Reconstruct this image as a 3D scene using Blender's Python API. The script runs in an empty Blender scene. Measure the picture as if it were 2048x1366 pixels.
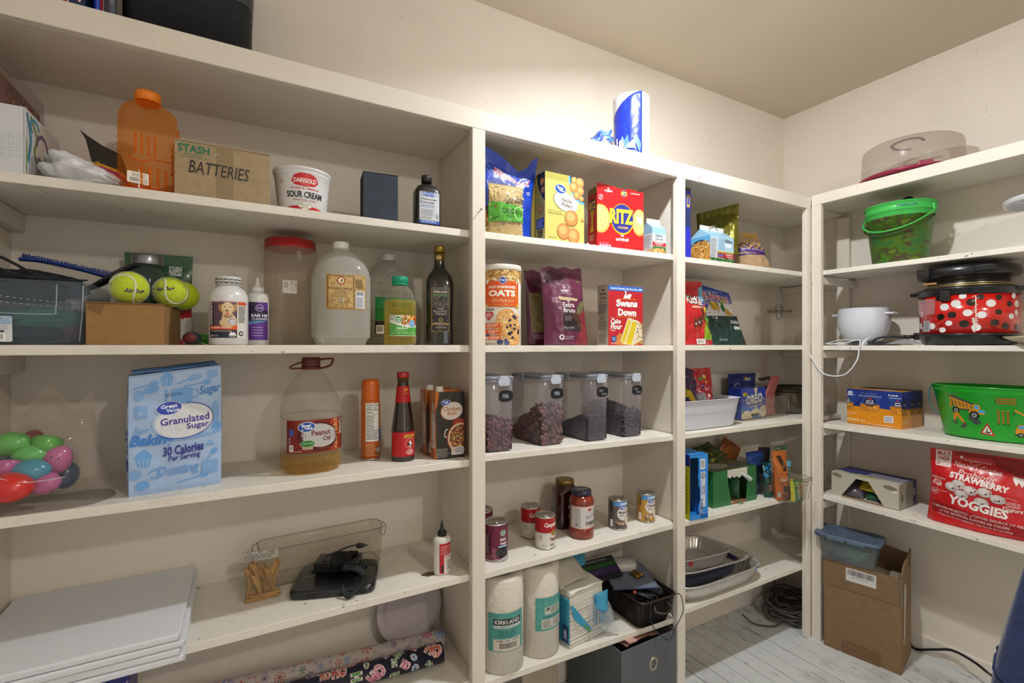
import bpy, bmesh, math, random
from mathutils import Vector, Matrix, noise
from mathutils.geometry import tessellate_polygon
from math import sin, cos, pi, radians, atan2, sqrt
# ------------------------------------------------------------------ camera, world, light, exposure
SC = bpy.context.scene
COL = SC.collection
E = 1.275                                   # eye height above the floor
cam = bpy.data.cameras.new('camera'); camo = bpy.data.objects.new('camera', cam); COL.objects.link(camo)
camo.location = (0, 0, E); camo.rotation_euler = (radians(90), 0, radians(-29.1))
cam.sensor_width = 36; cam.lens = 960/2048*36; cam.shift_y = 8/2048; cam.clip_start = .02
SC.camera = camo
w = bpy.data.worlds.new('world'); SC.world = w; w.use_nodes = True
w.node_tree.nodes['Background'].inputs[0].default_value = (.05, .05, .05, 1)
w.node_tree.nodes['Background'].inputs[1].default_value = .2
def point(name, loc, power, col, rad):
 l = bpy.data.lights.new(name, 'POINT'); l.energy = power; l.color = col; l.shadow_soft_size = rad
 o = bpy.data.objects.new(name, l); o.location = loc; COL.objects.link(o); return o
def area(name, loc, rot, power, col, sx, sy):
 l = bpy.data.lights.new(name, 'AREA'); l.energy = power; l.color = col; l.shape = 'RECTANGLE'; l.size = sx; l.size_y = sy
 o = bpy.data.objects.new(name, l); o.location = loc; o.rotation_euler = rot; COL.objects.link(o); return o
def disk(name, loc, power, col, dia):
 l = bpy.data.lights.new(name, 'AREA'); l.energy = power; l.color = col; l.shape = 'DISK'; l.size = dia
 o = bpy.data.objects.new(name, l); o.location = loc; COL.objects.link(o); return o
disk('ceiling_lamp', (1.04, .80, 2.335), 18, (.94, .975, 1), .07).rotation_euler = (0, radians(-16), 0)
point('ceiling_lamp_glow', (1.04, .80, 2.335), 3, (.95, .975, 1), .05)
point('rear_ceiling_bulb', (.87, -1.43, 2.36), 42, (1, .96, .90), .05)
# added fill light behind the camera to brighten shelf interiors, no real source
area('rear_fill', (.35, -2.5, 1.15), (radians(90), 0, 0), 9, (.95, .97, 1), 1.0, 2.0)
vs = SC.view_settings
vs.view_transform = 'Standard'; vs.look = 'None'; vs.gamma = 1; vs.use_curve_mapping = False
vs.exposure = .10
SC.cycles.max_bounces = 10; SC.cycles.diffuse_bounces = 5; SC.cycles.glossy_bounces = 4
SC.cycles.transmission_bounces = 6; SC.cycles.transparent_max_bounces = 40
SC.cycles.caustics_reflective = False; SC.cycles.caustics_refractive = False
# ------------------------------------------------------------------ pixel -> place on a real plane
FX, FY = .48634, .87377
def _u(px): return (px-1024)/960
def XY(px, y): u = _u(px); return y*(FX+FY*u)/(FY-FX*u)          # x where the sight line meets the plane y
def YX(px, x): u = _u(px); return x*(FY-FX*u)/(FX+FY*u)          # y where the sight line meets the plane x
def ZY(px, py, y): return E+(691-py)/960*y/(FY-FX*_u(px))         # height on the plane y
def ZX(px, py, x): return E+(691-py)/960*x/(FX+FY*_u(px))
def G(px, py, z):                                                 # point on the level z (absolute)
 d = (z-E)*960/(691-py); u = _u(px); return (d*(FX+FY*u), d*(FY-FX*u))
# ------------------------------------------------------------------ materials
def lin(c):
 if isinstance(c, str): c = tuple(int(c[i:i+2], 16) for i in (0, 2, 4))
 return tuple(((x/255)/12.92 if x/255 <= .04045 else ((x/255+.055)/1.055)**2.4) for x in c)+(1,)
_M = {}
def P(c, rough=.5, metal=0, spec=.5, bump=0, bscale=80, var=0, vscale=20, coat=0, sheen=0):
 k = ('P', c, rough, metal, spec, bump, bscale, var, vscale, coat, sheen)
 if k in _M: return _M[k]
 m = bpy.data.materials.new('surface_%s' % (c if isinstance(c, str) else '%d_%d_%d' % c)); m.use_nodes = True
 n = m.node_tree; b = n.nodes['Principled BSDF']
 b.inputs['Base Color'].default_value = lin(c); b.inputs['Roughness'].default_value = rough
 b.inputs['Metallic'].default_value = metal; b.inputs['Specular IOR Level'].default_value = spec
 if coat: b.inputs['Coat Weight'].default_value = coat; b.inputs['Coat Roughness'].default_value = .12
 if sheen: b.inputs['Sheen Weight'].default_value = sheen
 if bump or var:
  tc = n.nodes.new('ShaderNodeTexCoord')
 if bump:
  t = n.nodes.new('ShaderNodeTexNoise'); t.inputs['Scale'].default_value = bscale; t.inputs['Detail'].default_value = 4
  n.links.new(tc.outputs['Object'], t.inputs['Vector'])
  bp = n.nodes.new('ShaderNodeBump'); bp.inputs['Strength'].default_value = bump; bp.inputs['Distance'].default_value = .004
  n.links.new(t.outputs['Fac'], bp.inputs['Height']); n.links.new(bp.outputs[0], b.inputs['Normal'])
 if var:
  t = n.nodes.new('ShaderNodeTexNoise'); t.inputs['Scale'].default_value = vscale; t.inputs['Detail'].default_value = 6
  n.links.new(tc.outputs['Object'], t.inputs['Vector'])
  mx = n.nodes.new('ShaderNodeMix'); mx.data_type = 'RGBA'; mx.blend_type = 'MULTIPLY'
  rp = n.nodes.new('ShaderNodeMapRange'); rp.inputs['From Min'].default_value = .35; rp.inputs['From Max'].default_value = .65
  rp.inputs['To Min'].default_value = 1-var; rp.inputs['To Max'].default_value = 1
  n.links.new(t.outputs['Fac'], rp.inputs['Value'])
  mx.inputs['Factor'].default_value = 1; mx.inputs['A'].default_value = lin(c)
  n.links.new(rp.outputs[0], mx.inputs['B']); n.links.new(mx.outputs['Result'], b.inputs['Base Color'])
 _M[k] = m; return m
def TR(c, a=.25, rough=.12, tint=None, spec=.5, bump=0, bscale=40):
 """clear or tinted plastic/glass: a share a of surface colour over a tinted see-through body, stronger at grazing angles"""
 k = ('T', c, a, rough, tint, spec, bump, bscale)
 if k in _M: return _M[k]
 m = bpy.data.materials.new('clear_%s' % c); m.use_nodes = True; n = m.node_tree
 b = n.nodes['Principled BSDF']; out = n.nodes['Material Output']
 b.inputs['Base Color'].default_value = lin(c); b.inputs['Roughness'].default_value = rough; b.inputs['Specular IOR Level'].default_value = spec
 t = n.nodes.new('ShaderNodeBsdfTransparent'); t.inputs[0].default_value = tuple(q**(.25 if min(lin(tint)) > .55 else 1) for q in lin(tint)) if tint else (1, 1, 1, 1)
 lw = n.nodes.new('ShaderNodeLayerWeight'); lw.inputs['Blend'].default_value = .25
 mr = n.nodes.new('ShaderNodeMapRange'); mr.inputs['To Min'].default_value = a; mr.inputs['To Max'].default_value = min(1, a+.26)
 n.links.new(lw.outputs['Facing'], mr.inputs['Value'])
 mx = n.nodes.new('ShaderNodeMixShader')
 tl = n.nodes.new('ShaderNodeBsdfTranslucent'); tl.inputs[0].default_value = lin(c); m2 = n.nodes.new('ShaderNodeMixShader'); m2.inputs[0].default_value = .45
 n.links.new(b.outputs[0], m2.inputs[1]); n.links.new(tl.outputs[0], m2.inputs[2])
 n.links.new(mr.outputs[0], mx.inputs[0]); n.links.new(t.outputs[0], mx.inputs[1]); n.links.new(m2.outputs[0], mx.inputs[2])
 n.links.new(mx.outputs[0], out.inputs[0])
 if bump:
  tc = n.nodes.new('ShaderNodeTexCoord'); tx = n.nodes.new('ShaderNodeTexNoise'); tx.inputs['Scale'].default_value = bscale
  n.links.new(tc.outputs['Object'], tx.inputs['Vector'])
  bp = n.nodes.new('ShaderNodeBump'); bp.inputs['Strength'].default_value = bump; bp.inputs['Distance'].default_value = .01
  n.links.new(tx.outputs['Fac'], bp.inputs['Height']); n.links.new(bp.outputs[0], b.inputs['Normal'])
  n.links.new(bp.outputs[0], lw.inputs['Normal'])
 _M[k] = m; return m
def paint(name, c, rough=.5, grain=None, dirt=.0, dcol='6b5a45', bump=.25, bscale=60, chip=.70):
 """old oil paint: slight brush grain, grey-brown smudges and scuffs"""
 m = bpy.data.materials.new(name); m.use_nodes = True; n = m.node_tree; b = n.nodes['Principled BSDF']
 b.inputs['Roughness'].default_value = rough; b.inputs['Specular IOR Level'].default_value = .35
 tc = n.nodes.new('ShaderNodeTexCoord'); mp = n.nodes.new('ShaderNodeMapping')
 mp.inputs['Scale'].default_value = grain or (1, 1, 1)
 n.links.new(tc.outputs['Object'], mp.inputs['Vector'])
 t = n.nodes.new('ShaderNodeTexNoise'); t.inputs['Scale'].default_value = bscale; t.inputs['Detail'].default_value = 5
 n.links.new(mp.outputs[0], t.inputs['Vector'])
 bp = n.nodes.new('ShaderNodeBump'); bp.inputs['Strength'].default_value = bump; bp.inputs['Distance'].default_value = .003
 n.links.new(t.outputs['Fac'], bp.inputs['Height']); n.links.new(bp.outputs[0], b.inputs['Normal'])
 t2 = n.nodes.new('ShaderNodeTexNoise'); t2.inputs['Scale'].default_value = 3.1; t2.inputs['Detail'].default_value = 8; t2.inputs['Roughness'].default_value = .7
 n.links.new(tc.outputs['Object'], t2.inputs['Vector'])
 mr = n.nodes.new('ShaderNodeMapRange'); mr.inputs['From Min'].default_value = .50; mr.inputs['From Max'].default_value = .78
 mr.inputs['To Min'].default_value = 0; mr.inputs['To Max'].default_value = dirt
 n.links.new(t2.outputs['Fac'], mr.inputs['Value'])
 t3 = n.nodes.new('ShaderNodeTexNoise'); t3.inputs['Scale'].default_value = 45 if chip > .66 else 7; t3.inputs['Detail'].default_value = 3
 n.links.new(tc.outputs['Object'] if chip > .66 else mp.outputs[0], t3.inputs['Vector'])
 m3 = n.nodes.new('ShaderNodeMapRange'); m3.inputs['From Min'].default_value = chip; m3.inputs['From Max'].default_value = chip+.05
 m3.inputs['To Min'].default_value = 0; m3.inputs['To Max'].default_value = min(1, dirt*2.5)
 n.links.new(t3.outputs['Fac'], m3.inputs['Value'])
 ad = n.nodes.new('ShaderNodeMath'); ad.operation = 'MAXIMUM'
 n.links.new(mr.outputs[0], ad.inputs[0]); n.links.new(m3.outputs[0], ad.inputs[1])
 mx = n.nodes.new('ShaderNodeMix'); mx.data_type = 'RGBA'
 mx.inputs['A'].default_value = lin(c); mx.inputs['B'].default_value = lin(dcol)
 n.links.new(ad.outputs[0], mx.inputs['Factor']); n.links.new(mx.outputs['Result'], b.inputs['Base Color'])
 return m
# ------------------------------------------------------------------ mesh builder
class MB:
 def __init__(s): s.v = []; s.f = []; s.m = []; s.s = []
 def add(s, vs_, fs, mi=0, sm=False, T=None):
  o = len(s.v)
  s.v += [tuple(T @ Vector(p)) if T is not None else tuple(p) for p in vs_]
  for f in fs: s.f.append([i+o for i in f]); s.m.append(mi); s.s.append(sm)
  return s
 def box(s, x0, y0, z0, x1, y1, z1, mi=0, T=None):
  v = [(x0,y0,z0),(x1,y0,z0),(x1,y1,z0),(x0,y1,z0),(x0,y0,z1),(x1,y0,z1),(x1,y1,z1),(x0,y1,z1)]
  return s.add(v, [(3,2,1,0),(4,5,6,7),(0,1,5,4),(1,2,6,5),(2,3,7,6),(3,0,4,7)], mi, False, T)
 def lathe(s, prof, seg=32, sx=1, sy=1, n=2, mi=0, sm=True, T=None, wob=None, a0=0, a1=2*pi):
  """prof: (r, z[, squareness]); n=2 round, larger = squarer"""
  full = abs(a1-a0-2*pi) < 1e-6; vs_ = []; fs = []; N = seg if full else seg+1
  for p in prof:
   r, z = p[0], p[1]; q = p[2] if len(p) > 2 else n
   for i in range(N):
    a = a0+(a1-a0)*i/seg; c_, s_ = cos(a), sin(a)
    k = 1 if q == 2 else (abs(c_)**q+abs(s_)**q)**(-1/q)
    rr = r*k*(wob(a, z) if wob else 1)
    vs_.append((rr*c_*sx, rr*s_*sy, z))
  for j in range(len(prof)-1):
   for i in range(seg):
    i2 = (i+1) % N
    fs.append((j*N+i, j*N+i2, (j+1)*N+i2, (j+1)*N+i))
  s.add(vs_, fs, mi, sm, T)
  if full:
   for j, flip in ((0, True), (len(prof)-1, False)):
    if prof[j][0] > 1e-5:
     pass
  return s
 def cap(s, r, z, seg=32, sx=1, sy=1, n=2, mi=0, up=True, T=None, wob=None):
  vs_ = []
  for i in range(seg):
   a = 2*pi*i/seg; c_, s_ = cos(a), sin(a); k = 1 if n == 2 else (abs(c_)**n+abs(s_)**n)**(-1/n)
   k *= wob(a, z) if wob else 1
   vs_.append((r*k*c_*sx, r*k*s_*sy, z))
  f = list(range(seg))
  return s.add(vs_, [f if up else f[::-1]], mi, False, T)
 def solid(s, prof, seg=32, sx=1, sy=1, n=2, mi=0, sm=True, T=None, wob=None):
  s.lathe(prof, seg, sx, sy, n, mi, sm, T, wob)
  q0 = prof[0][2] if len(prof[0]) > 2 else n; q1 = prof[-1][2] if len(prof[-1]) > 2 else n
  if prof[0][0] > 1e-5: s.cap(prof[0][0], prof[0][1], seg, sx, sy, q0, mi, False, T, wob)
  if prof[-1][0] > 1e-5: s.cap(prof[-1][0], prof[-1][1], seg, sx, sy, q1, mi, True, T, wob)
  return s
 def grid(s, fn, nu, nv, mi=0, sm=True, T=None, flip=False):
  vs_ = [fn(i/nu, j/nv) for j in range(nv+1) for i in range(nu+1)]
  fs = []
  for j in range(nv):
   for i in range(nu):
    a = j*(nu+1)+i; f = (a, a+1, a+nu+2, a+nu+1); fs.append(f[::-1] if flip else f)
  return s.add(vs_, fs, mi, sm, T)
 def tube(s, pts, r, seg=6, mi=0, closed=False, sub=6, T=None, flat=None):
  pts = [Vector(p) for p in pts]
  if sub > 1 and len(pts) > 2: pts = catmull(pts, sub, closed)
  n = len(pts); vs_ = []; up = Vector((0, 0, 1)); prev = None
  for i, p in enumerate(pts):
   a = pts[(i-1) % n] if closed or i > 0 else p; b = pts[(i+1) % n] if closed or i < n-1 else p
   t = (b-a); t = t.normalized() if t.length > 1e-9 else Vector((0, 0, 1))
   if prev is None: prev = t.cross(up) if abs(t.z) < .95 else t.cross(Vector((1, 0, 0)))
   prev = (prev-t*prev.dot(t)); prev = prev.normalized() if prev.length > 1e-9 else t.orthogonal().normalized()
   q = t.cross(prev); rr = r(i/(n-1)) if callable(r) else r
   ry = rr*(flat if flat else 1)
   for k in range(seg):
    an = 2*pi*k/seg; vs_.append(p+prev*cos(an)*rr+q*sin(an)*ry)
  fs = []; m = n if closed else n-1
  for i in range(m):
   for k in range(seg):
    fs.append((i*seg+k, ((i+1) % n)*seg+k, ((i+1) % n)*seg+(k+1) % seg, i*seg+(k+1) % seg))
  if not closed: fs += [tuple(range(seg)), tuple(range((n-1)*seg, n*seg))[::-1]]
  return s.add(vs_, fs, mi, True, T)
 def ball(s, c, r, mi=0, seg=16, rings=10, sc=(1, 1, 1), R=None, fn=None):
  T = Matrix.Translation(c) @ (R.to_4x4() if R is not None else Matrix.Identity(4)) @ Matrix.Diagonal((sc[0], sc[1], sc[2], 1))
  vs_ = [(0, 0, -r)]+[(r*cos(2*pi*i/seg)*cos(-pi/2+pi*j/rings), r*sin(2*pi*i/seg)*cos(-pi/2+pi*j/rings), r*sin(-pi/2+pi*j/rings)) for j in range(1, rings) for i in range(seg)]+[(0, 0, r)]
  fs = [(0, 1+(i+1) % seg, 1+i) for i in range(seg)]
  for j in range(rings-2):
   for i in range(seg): fs.append((1+j*seg+i, 1+j*seg+(i+1) % seg, 1+(j+1)*seg+(i+1) % seg, 1+(j+1)*seg+i))
  L = len(vs_)-1; fs += [(L, 1+(rings-2)*seg+i, 1+(rings-2)*seg+(i+1) % seg) for i in range(seg)]
  return s.add(vs_, fs, mi, True, T)
 def prism(s, poly, h0, h1, mi=0, T=None, axis='z'):
  n = len(poly)
  def m(p, h): return (p[0], p[1], h) if axis == 'z' else ((p[0], h, p[1]) if axis == 'y' else (h, p[0], p[1]))
  vs_ = [m(p, h0) for p in poly]+[m(p, h1) for p in poly]
  fs = [tuple(range(n))[::-1], tuple(range(n, 2*n))]+[(i, (i+1) % n, n+(i+1) % n, n+i) for i in range(n)]
  return s.add(vs_, fs, mi, False, T)
 def build(s, name, mats, parent=None, bev=0, fix=True, solidify=0, loc=None, kind=None):
  me = bpy.data.meshes.new(name); me.from_pydata(s.v, [], s.f)
  me.polygons.foreach_set('material_index', s.m); me.polygons.foreach_set('use_smooth', s.s)
  if not isinstance(mats, (list, tuple)): mats = [mats]
  for m in mats: me.materials.append(m)
  if fix:
   bm = bmesh.new(); bm.from_mesh(me); bmesh.ops.remove_doubles(bm, verts=bm.verts, dist=1e-6)
   bmesh.ops.recalc_face_normals(bm, faces=bm.faces); bm.to_mesh(me); bm.free()
  me.update(); o = bpy.data.objects.new(name, me); COL.objects.link(o)
  if parent is not None: o.parent = parent
  if loc: o.location = loc
  if kind: o['kind'] = kind
  if bev:
   b = o.modifiers.new('bevel', 'BEVEL'); b.width = bev; b.segments = 2; b.limit_method = 'ANGLE'; b.angle_limit = radians(50)
  if solidify:
   q = o.modifiers.new('thick', 'SOLIDIFY'); q.thickness = solidify; q.offset = 0
  return o
def catmull(p, sub, closed=False):
 out = []; n = len(p)
 for i in range(n if closed else n-1):
  a, b, c, d = (p[(i-1) % n] if closed or i else p[0]), p[i], p[(i+1) % n], (p[(i+2) % n] if closed or i+2 < n else p[-1])
  for k in range(sub):
   t = k/sub; out.append(.5*((2*b)+(-a+c)*t+(2*a-5*b+4*c-d)*t*t+(-a+3*b-3*c+d)*t*t*t))
 if not closed: out.append(p[-1])
 return out
def thing(name, label, cat, loc=(0, 0, 0), rz=0, group=None, rot=None):
 o = bpy.data.objects.new(name, None); COL.objects.link(o); o.empty_display_size = .05
 o.location = loc; o.rotation_euler = rot if rot else (0, 0, radians(rz)); o['label'] = label; o['category'] = cat
 if group: o['group'] = group
 return o
def tag(o, label, cat, group=None):
 o['label'] = label; o['category'] = cat
 if group: o['group'] = group
 return o
def struct(o): o['kind'] = 'structure'; return o
def N(x, y, z=0): return noise.noise(Vector((x, y, z)))
Rz = lambda a: Matrix.Rotation(radians(a), 4, 'Z')
Rx = lambda a: Matrix.Rotation(radians(a), 4, 'X')
Ry = lambda a: Matrix.Rotation(radians(a), 4, 'Y')
Tr = lambda x, y, z: Matrix.Translation((x, y, z))
# ------------------------------------------------------------------ flat print laid on real surfaces
_TX = {}
def textmesh(t, bold, shear):
 k = (t, bold, shear)
 if k not in _TX:
  c = bpy.data.curves.new('lettering', 'FONT'); c.body = t; c.offset = bold; c.shear = shear; c.resolution_u = 2; c.size = 1
  o = bpy.data.objects.new('lettering', c)
  me = bpy.data.meshes.new_from_object(o)
  vs_ = [(v.co.x, v.co.y) for v in me.vertices]; fs = [tuple(p.vertices) for p in me.polygons]
  bpy.data.objects.remove(o); bpy.data.curves.remove(c); bpy.data.meshes.remove(me)
  if vs_:
   x0 = min(v[0] for v in vs_); x1 = max(v[0] for v in vs_); y0 = min(v[1] for v in vs_); y1 = max(v[1] for v in vs_)
   vs_ = [((v[0]-x0)/(x1-x0), (v[1]-y0)/(y1-y0)) for v in vs_]
   asp = (x1-x0)/(y1-y0)
  else: asp = 1
  _TX[k] = (vs_, fs, asp)
 return _TX[k]
class Art:
 """flat artwork in metres (u right, v up) that is laid onto a surface S(u, v, height)"""
 def __init__(s, seed=1): s.T = []; s.L = 0; s.c = []; s.R = random.Random(seed)
 def _add(s, vs_, fs, c, keep=False):
  if not keep: s.L += 1
  if c not in s.c: s.c.append(c)
  s.T.append((vs_, fs, s.L, s.c.index(c))); return s
 def poly(s, pts, c, keep=False):
  t = tessellate_polygon([[Vector((p[0], p[1], 0)) for p in pts]])
  return s._add([tuple(p[:2]) for p in pts], [tuple(f) for f in t], c, keep)
 def rect(s, x0, y0, x1, y1, c, keep=False): return s._add([(x0,y0),(x1,y0),(x1,y1),(x0,y1)], [(0,1,2),(0,2,3)], c, keep)
 def rrect(s, x0, y0, x1, y1, r, c, keep=False):
  p = []
  for cx, cy, a in ((x1-r, y0+r, -90), (x1-r, y1-r, 0), (x0+r, y1-r, 90), (x0+r, y0+r, 180)):
   for k in range(5): t = radians(a+k*22.5); p.append((cx+r*cos(t), cy+r*sin(t)))
  return s.poly(p, c, keep)
 def ell(s, cx, cy, rx, ry, c, rot=0, seg=24, keep=False, n=2, a0=0, a1=360):
  p = []; r = radians(rot); full = a1-a0 >= 360
  for i in range(seg if full else seg+1):
   a = radians(a0+(a1-a0)*i/seg); k = 1 if n == 2 else (abs(cos(a))**n+abs(sin(a))**n)**(-1/n)
   x, y = rx*k*cos(a), ry*k*sin(a); p.append((cx+x*cos(r)-y*sin(r), cy+x*sin(r)+y*cos(r)))
  vs_ = [(cx, cy)]+p; m = len(p)
  fs = [(0, 1+i, 1+(i+1) % m) for i in range(m if full else m-1)]
  return s._add(vs_, fs, c, keep)
 def stroke(s, pts, wd, c, keep=False, closed=False, sm=1):
  pts = [Vector((p[0], p[1], 0)) for p in pts]
  if sm > 1 and len(pts) > 2: pts = catmull(pts, sm, closed)
  n = len(pts); vs_ = []; fs = []
  for i, p in enumerate(pts):
   a = pts[(i-1) % n] if closed or i else p; b = pts[(i+1) % n] if closed or i < n-1 else p
   d = b-a; d = d.normalized() if d.length > 1e-9 else Vector((1, 0, 0)); q = Vector((-d.y, d.x, 0))*wd/2
   vs_ += [tuple((p+q)[:2]), tuple((p-q)[:2])]
  for i in range(n if closed else n-1):
   a = 2*i; b = 2*((i+1) % n); fs += [(a, a+1, b+1), (a, b+1, b)]
  return s._add(vs_, fs, c, keep)
 def ring(s, cx, cy, rx, ry, wd, c, rot=0, seg=28, a0=0, a1=360, keep=False):
  r = radians(rot); full = a1-a0 >= 360
  p = [(cx+rx*cos(t)*cos(r)-ry*sin(t)*sin(r), cy+rx*cos(t)*sin(r)+ry*sin(t)*cos(r)) for t in (radians(a0+(a1-a0)*i/seg) for i in range(seg if full else seg+1))]
  return s.stroke(p, wd, c, keep, full)
 def text(s, t, x0, y0, x1, y1, c, bold=.012, shear=0, rot=0, keep=False, skew=0):
  """lettering scaled to fill the box (x0, y0)-(x1, y1); rot turns it about the box centre"""
  vs_, fs, asp = textmesh(t, bold, shear)
  cx, cy = (x0+x1)/2, (y0+y1)/2; r = radians(rot); o = []
  for (a, b) in vs_:
   x, y = x0+a*(x1-x0)-cx, y0+b*(y1-y0)-cy; y += skew*x
   o.append((cx+x*cos(r)-y*sin(r), cy+x*sin(r)+y*cos(r)))
  return s._add(o, fs, c, keep)
 def lines(s, x0, y0, x1, y1, n, c, fill=.45, keep=False):
  """small print too fine to read: broken bars"""
  h = (y1-y0)/n; first = not keep
  for i in range(n):
   x = x0; y = y1-(i+.5)*h; end = x1-(x1-x0)*s.R.random()*.25
   while x < end:
    wd = min((x1-x0)*(.05+.14*s.R.random()), end-x)
    s.rect(x, y-h*fill/2, x+wd, y+h*fill/2, c, keep=not first); first = False
    x += wd+(x1-x0)*.025
  return s
 def barcode(s, x0, y0, x1, y1, vert=False, c='111111', bg='f4f2ee', pad=.12):
  s.rect(x0, y0, x1, y1, bg); W = (x1-x0) if not vert else (y1-y0); p = W*pad; t = p; first = True
  while t < W-p:
   b = W*(.008+.022*s.R.random())
   if vert: s.rect(x0+(x1-x0)*.1, y0+t, x1-(x1-x0)*.1, y0+t+b, c, keep=not first)
   else: s.rect(x0+t, y0+(y1-y0)*.22, x0+t+b, y1-(y1-y0)*.1, c, keep=not first)
   first = False; t += b+W*(.008+.02*s.R.random())
  return s
 def specks(s, x0, y0, x1, y1, n, cols, r0, r1, asp=(.5, 1), mask=None):
  """many small patches in several colours (food pictures, gravel, flecks)"""
  for i in range(n):
   x, y = s.R.uniform(x0, x1), s.R.uniform(y0, y1)
   if mask and not mask(x, y): continue
   r = s.R.uniform(r0, r1); s.ell(x, y, r, r*s.R.uniform(*asp), s.R.choice(cols), s.R.uniform(0, 180), 8, keep=(i % 12 != 0))
  return s
 def build(s, name, parent, S, maxlen=None, rough=.4, h0=.0004, dh=.00003, spec=.4, coat=0):
  v = []; f = []; mi = []
  for (vs_, fs, L, ci) in s.T:
   h = h0+L*dh
   if maxlen:
    q = [tuple(vs_[i] for i in t) for t in fs]; out = []
    while q:
     a, b, c = q.pop()
     la, lb, lc = (a[0]-b[0])**2+(a[1]-b[1])**2, (b[0]-c[0])**2+(b[1]-c[1])**2, (c[0]-a[0])**2+(c[1]-a[1])**2
     m = max(la, lb, lc)
     if m <= maxlen*maxlen: out.append((a, b, c)); continue
     if m == lb: a, b, c = b, c, a
     elif m == lc: a, b, c = c, a, b
     d = ((a[0]+b[0])/2, (a[1]+b[1])/2); q += [(a, d, c), (d, b, c)]
    for t in out:
     o = len(v); v += [S(p[0], p[1], h) for p in t]; f.append((o, o+1, o+2)); mi.append(ci)
   else:
    o = len(v); v += [S(p[0], p[1], h) for p in vs_]
    for t in fs: f.append(tuple(i+o for i in t)); mi.append(ci)
  me = bpy.data.meshes.new(name); me.from_pydata(v, [], f); me.polygons.foreach_set('material_index', mi)
  for c in s.c: me.materials.append(P(c, rough, spec=spec, coat=coat) if isinstance(c, str) else c)
  me.update(); o = bpy.data.objects.new(name, me); COL.objects.link(o); o.parent = parent
  return o
def Sfront(d): return lambda u, v, h: (u, -d/2-h, v)
def Sleft(w_): return lambda u, v, h: (-w_/2-h, -u, v)
def Sright(w_): return lambda u, v, h: (w_/2+h, u, v)
def Stop(H): return lambda u, v, h: (u, v, H+h)
def Scyl(r, a0=-90):
 R = r if callable(r) else (lambda v: r); rm = R(.05) if callable(r) else r
 def S(u, v, h):
  a = radians(a0)+u/rm; q = R(v)+h; return (q*cos(a), q*sin(a), v)
 return S
def Ssq(r, n, sx=1, sy=1, a0=-90, rm=None):
 R = r if callable(r) else (lambda v: r); rm = rm or R(.1)
 def S(u, v, h):
  a = radians(a0)+u/rm; c_, s_ = cos(a), sin(a); k = (abs(c_)**n+abs(s_)**n)**(-1/n); q = R(v)*k+h
  return (q*c_*sx, q*s_*sy, v)
 return S
# ------------------------------------------------------------------ the room
YF, YW, XF, XW, XL = 1.2, 1.51, 2.167, 2.476, -.465      # shelf faces, back wall, right wall, left wall
YS, XS = 1.222, 2.189                                      # front edges of the shelf boards
YB = -2.6
wallm = paint('cream wall paint', (223, 215, 203), .55, dirt=.10, bump=.12, bscale=35)
whitep = paint('cream shelf paint', (225, 218, 205), .42, (1, 6, 6), dirt=.10, bump=.25, bscale=50)
shelfp = paint('worn white shelf paint', (228, 223, 212), .45, (1, 5, 5), chip=.69, dirt=.34, dcol='6a5f50', bump=.25, bscale=50)
postp = paint('cream post paint', (224, 216, 203), .42, (6, 6, 1), dirt=.12, bump=.3, bscale=50)
ceilm = paint('ceiling paint', (206, 195, 178), .6, dirt=.05, bump=.12, bscale=30)
def slab(name, a, b, m, bev=0):
 o = MB().box(*a, *b).build(name, m, bev=bev); return struct(o)
slab('wall_back', (XL-.1, YW, 0), (XW+.1, YW+.1, 2.465), wallm)
slab('wall_right', (XW, YB, 0), (XW+.1, YW, 2.465), wallm)
slab('wall_left', (XL-.1, YB, 0), (XL, YW, 2.465), wallm)
# rear wall with the doorway behind the camera
wf = MB().box(XL-.1, YB-.1, 0, -.25, YB, 2.465).box(.95, YB-.1, 0, XW+.1, YB, 2.465).box(-.25, YB-.1, 2.15, .95, YB, 2.465)
struct(wf.build('wall_front', wallm))
slab('ceiling', (XL-.1, YB-.1, 2.465), (XW+.1, YW+.1, 2.56), ceilm)
# floor: painted planks, each its own board over a dark gap
slab('floor', (XL-.1, YB-.8, -.12), (XW+.1, YW+.1, -.016), P('2a1d12', .9))
fl = bpy.data.objects['floor']
def plankmat():
 m = paint('chipped white floor paint', (205, 208, 208), .55, (10, 1.2, 10), dirt=.7, dcol='5a452f', bump=.4, bscale=16, chip=.648)
 return m
pm_ = plankmat(); R = random.Random(4); x = XL
shape = {}
while x < XW-.02:
 wd = .0765; x1 = min(x+wd, XW); z = R.uniform(-.0008, .0008)
 b = MB().box(x+.0016, YB-.8, -.016, x1-.0016, YW, 0).build('plank', pm_, fl, bev=.0015); b.location.z = z
 x = x1
# baseboards behind and beside
struct(MB().box(XL, YW-.015, 0, XW, YW, .09).build('baseboard_back', wallm, bev=.003))
struct(MB().box(XW-.014, YB, 0, XW, YW-.015, .07).build('baseboard_right', wallm, bev=.003))
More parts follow.
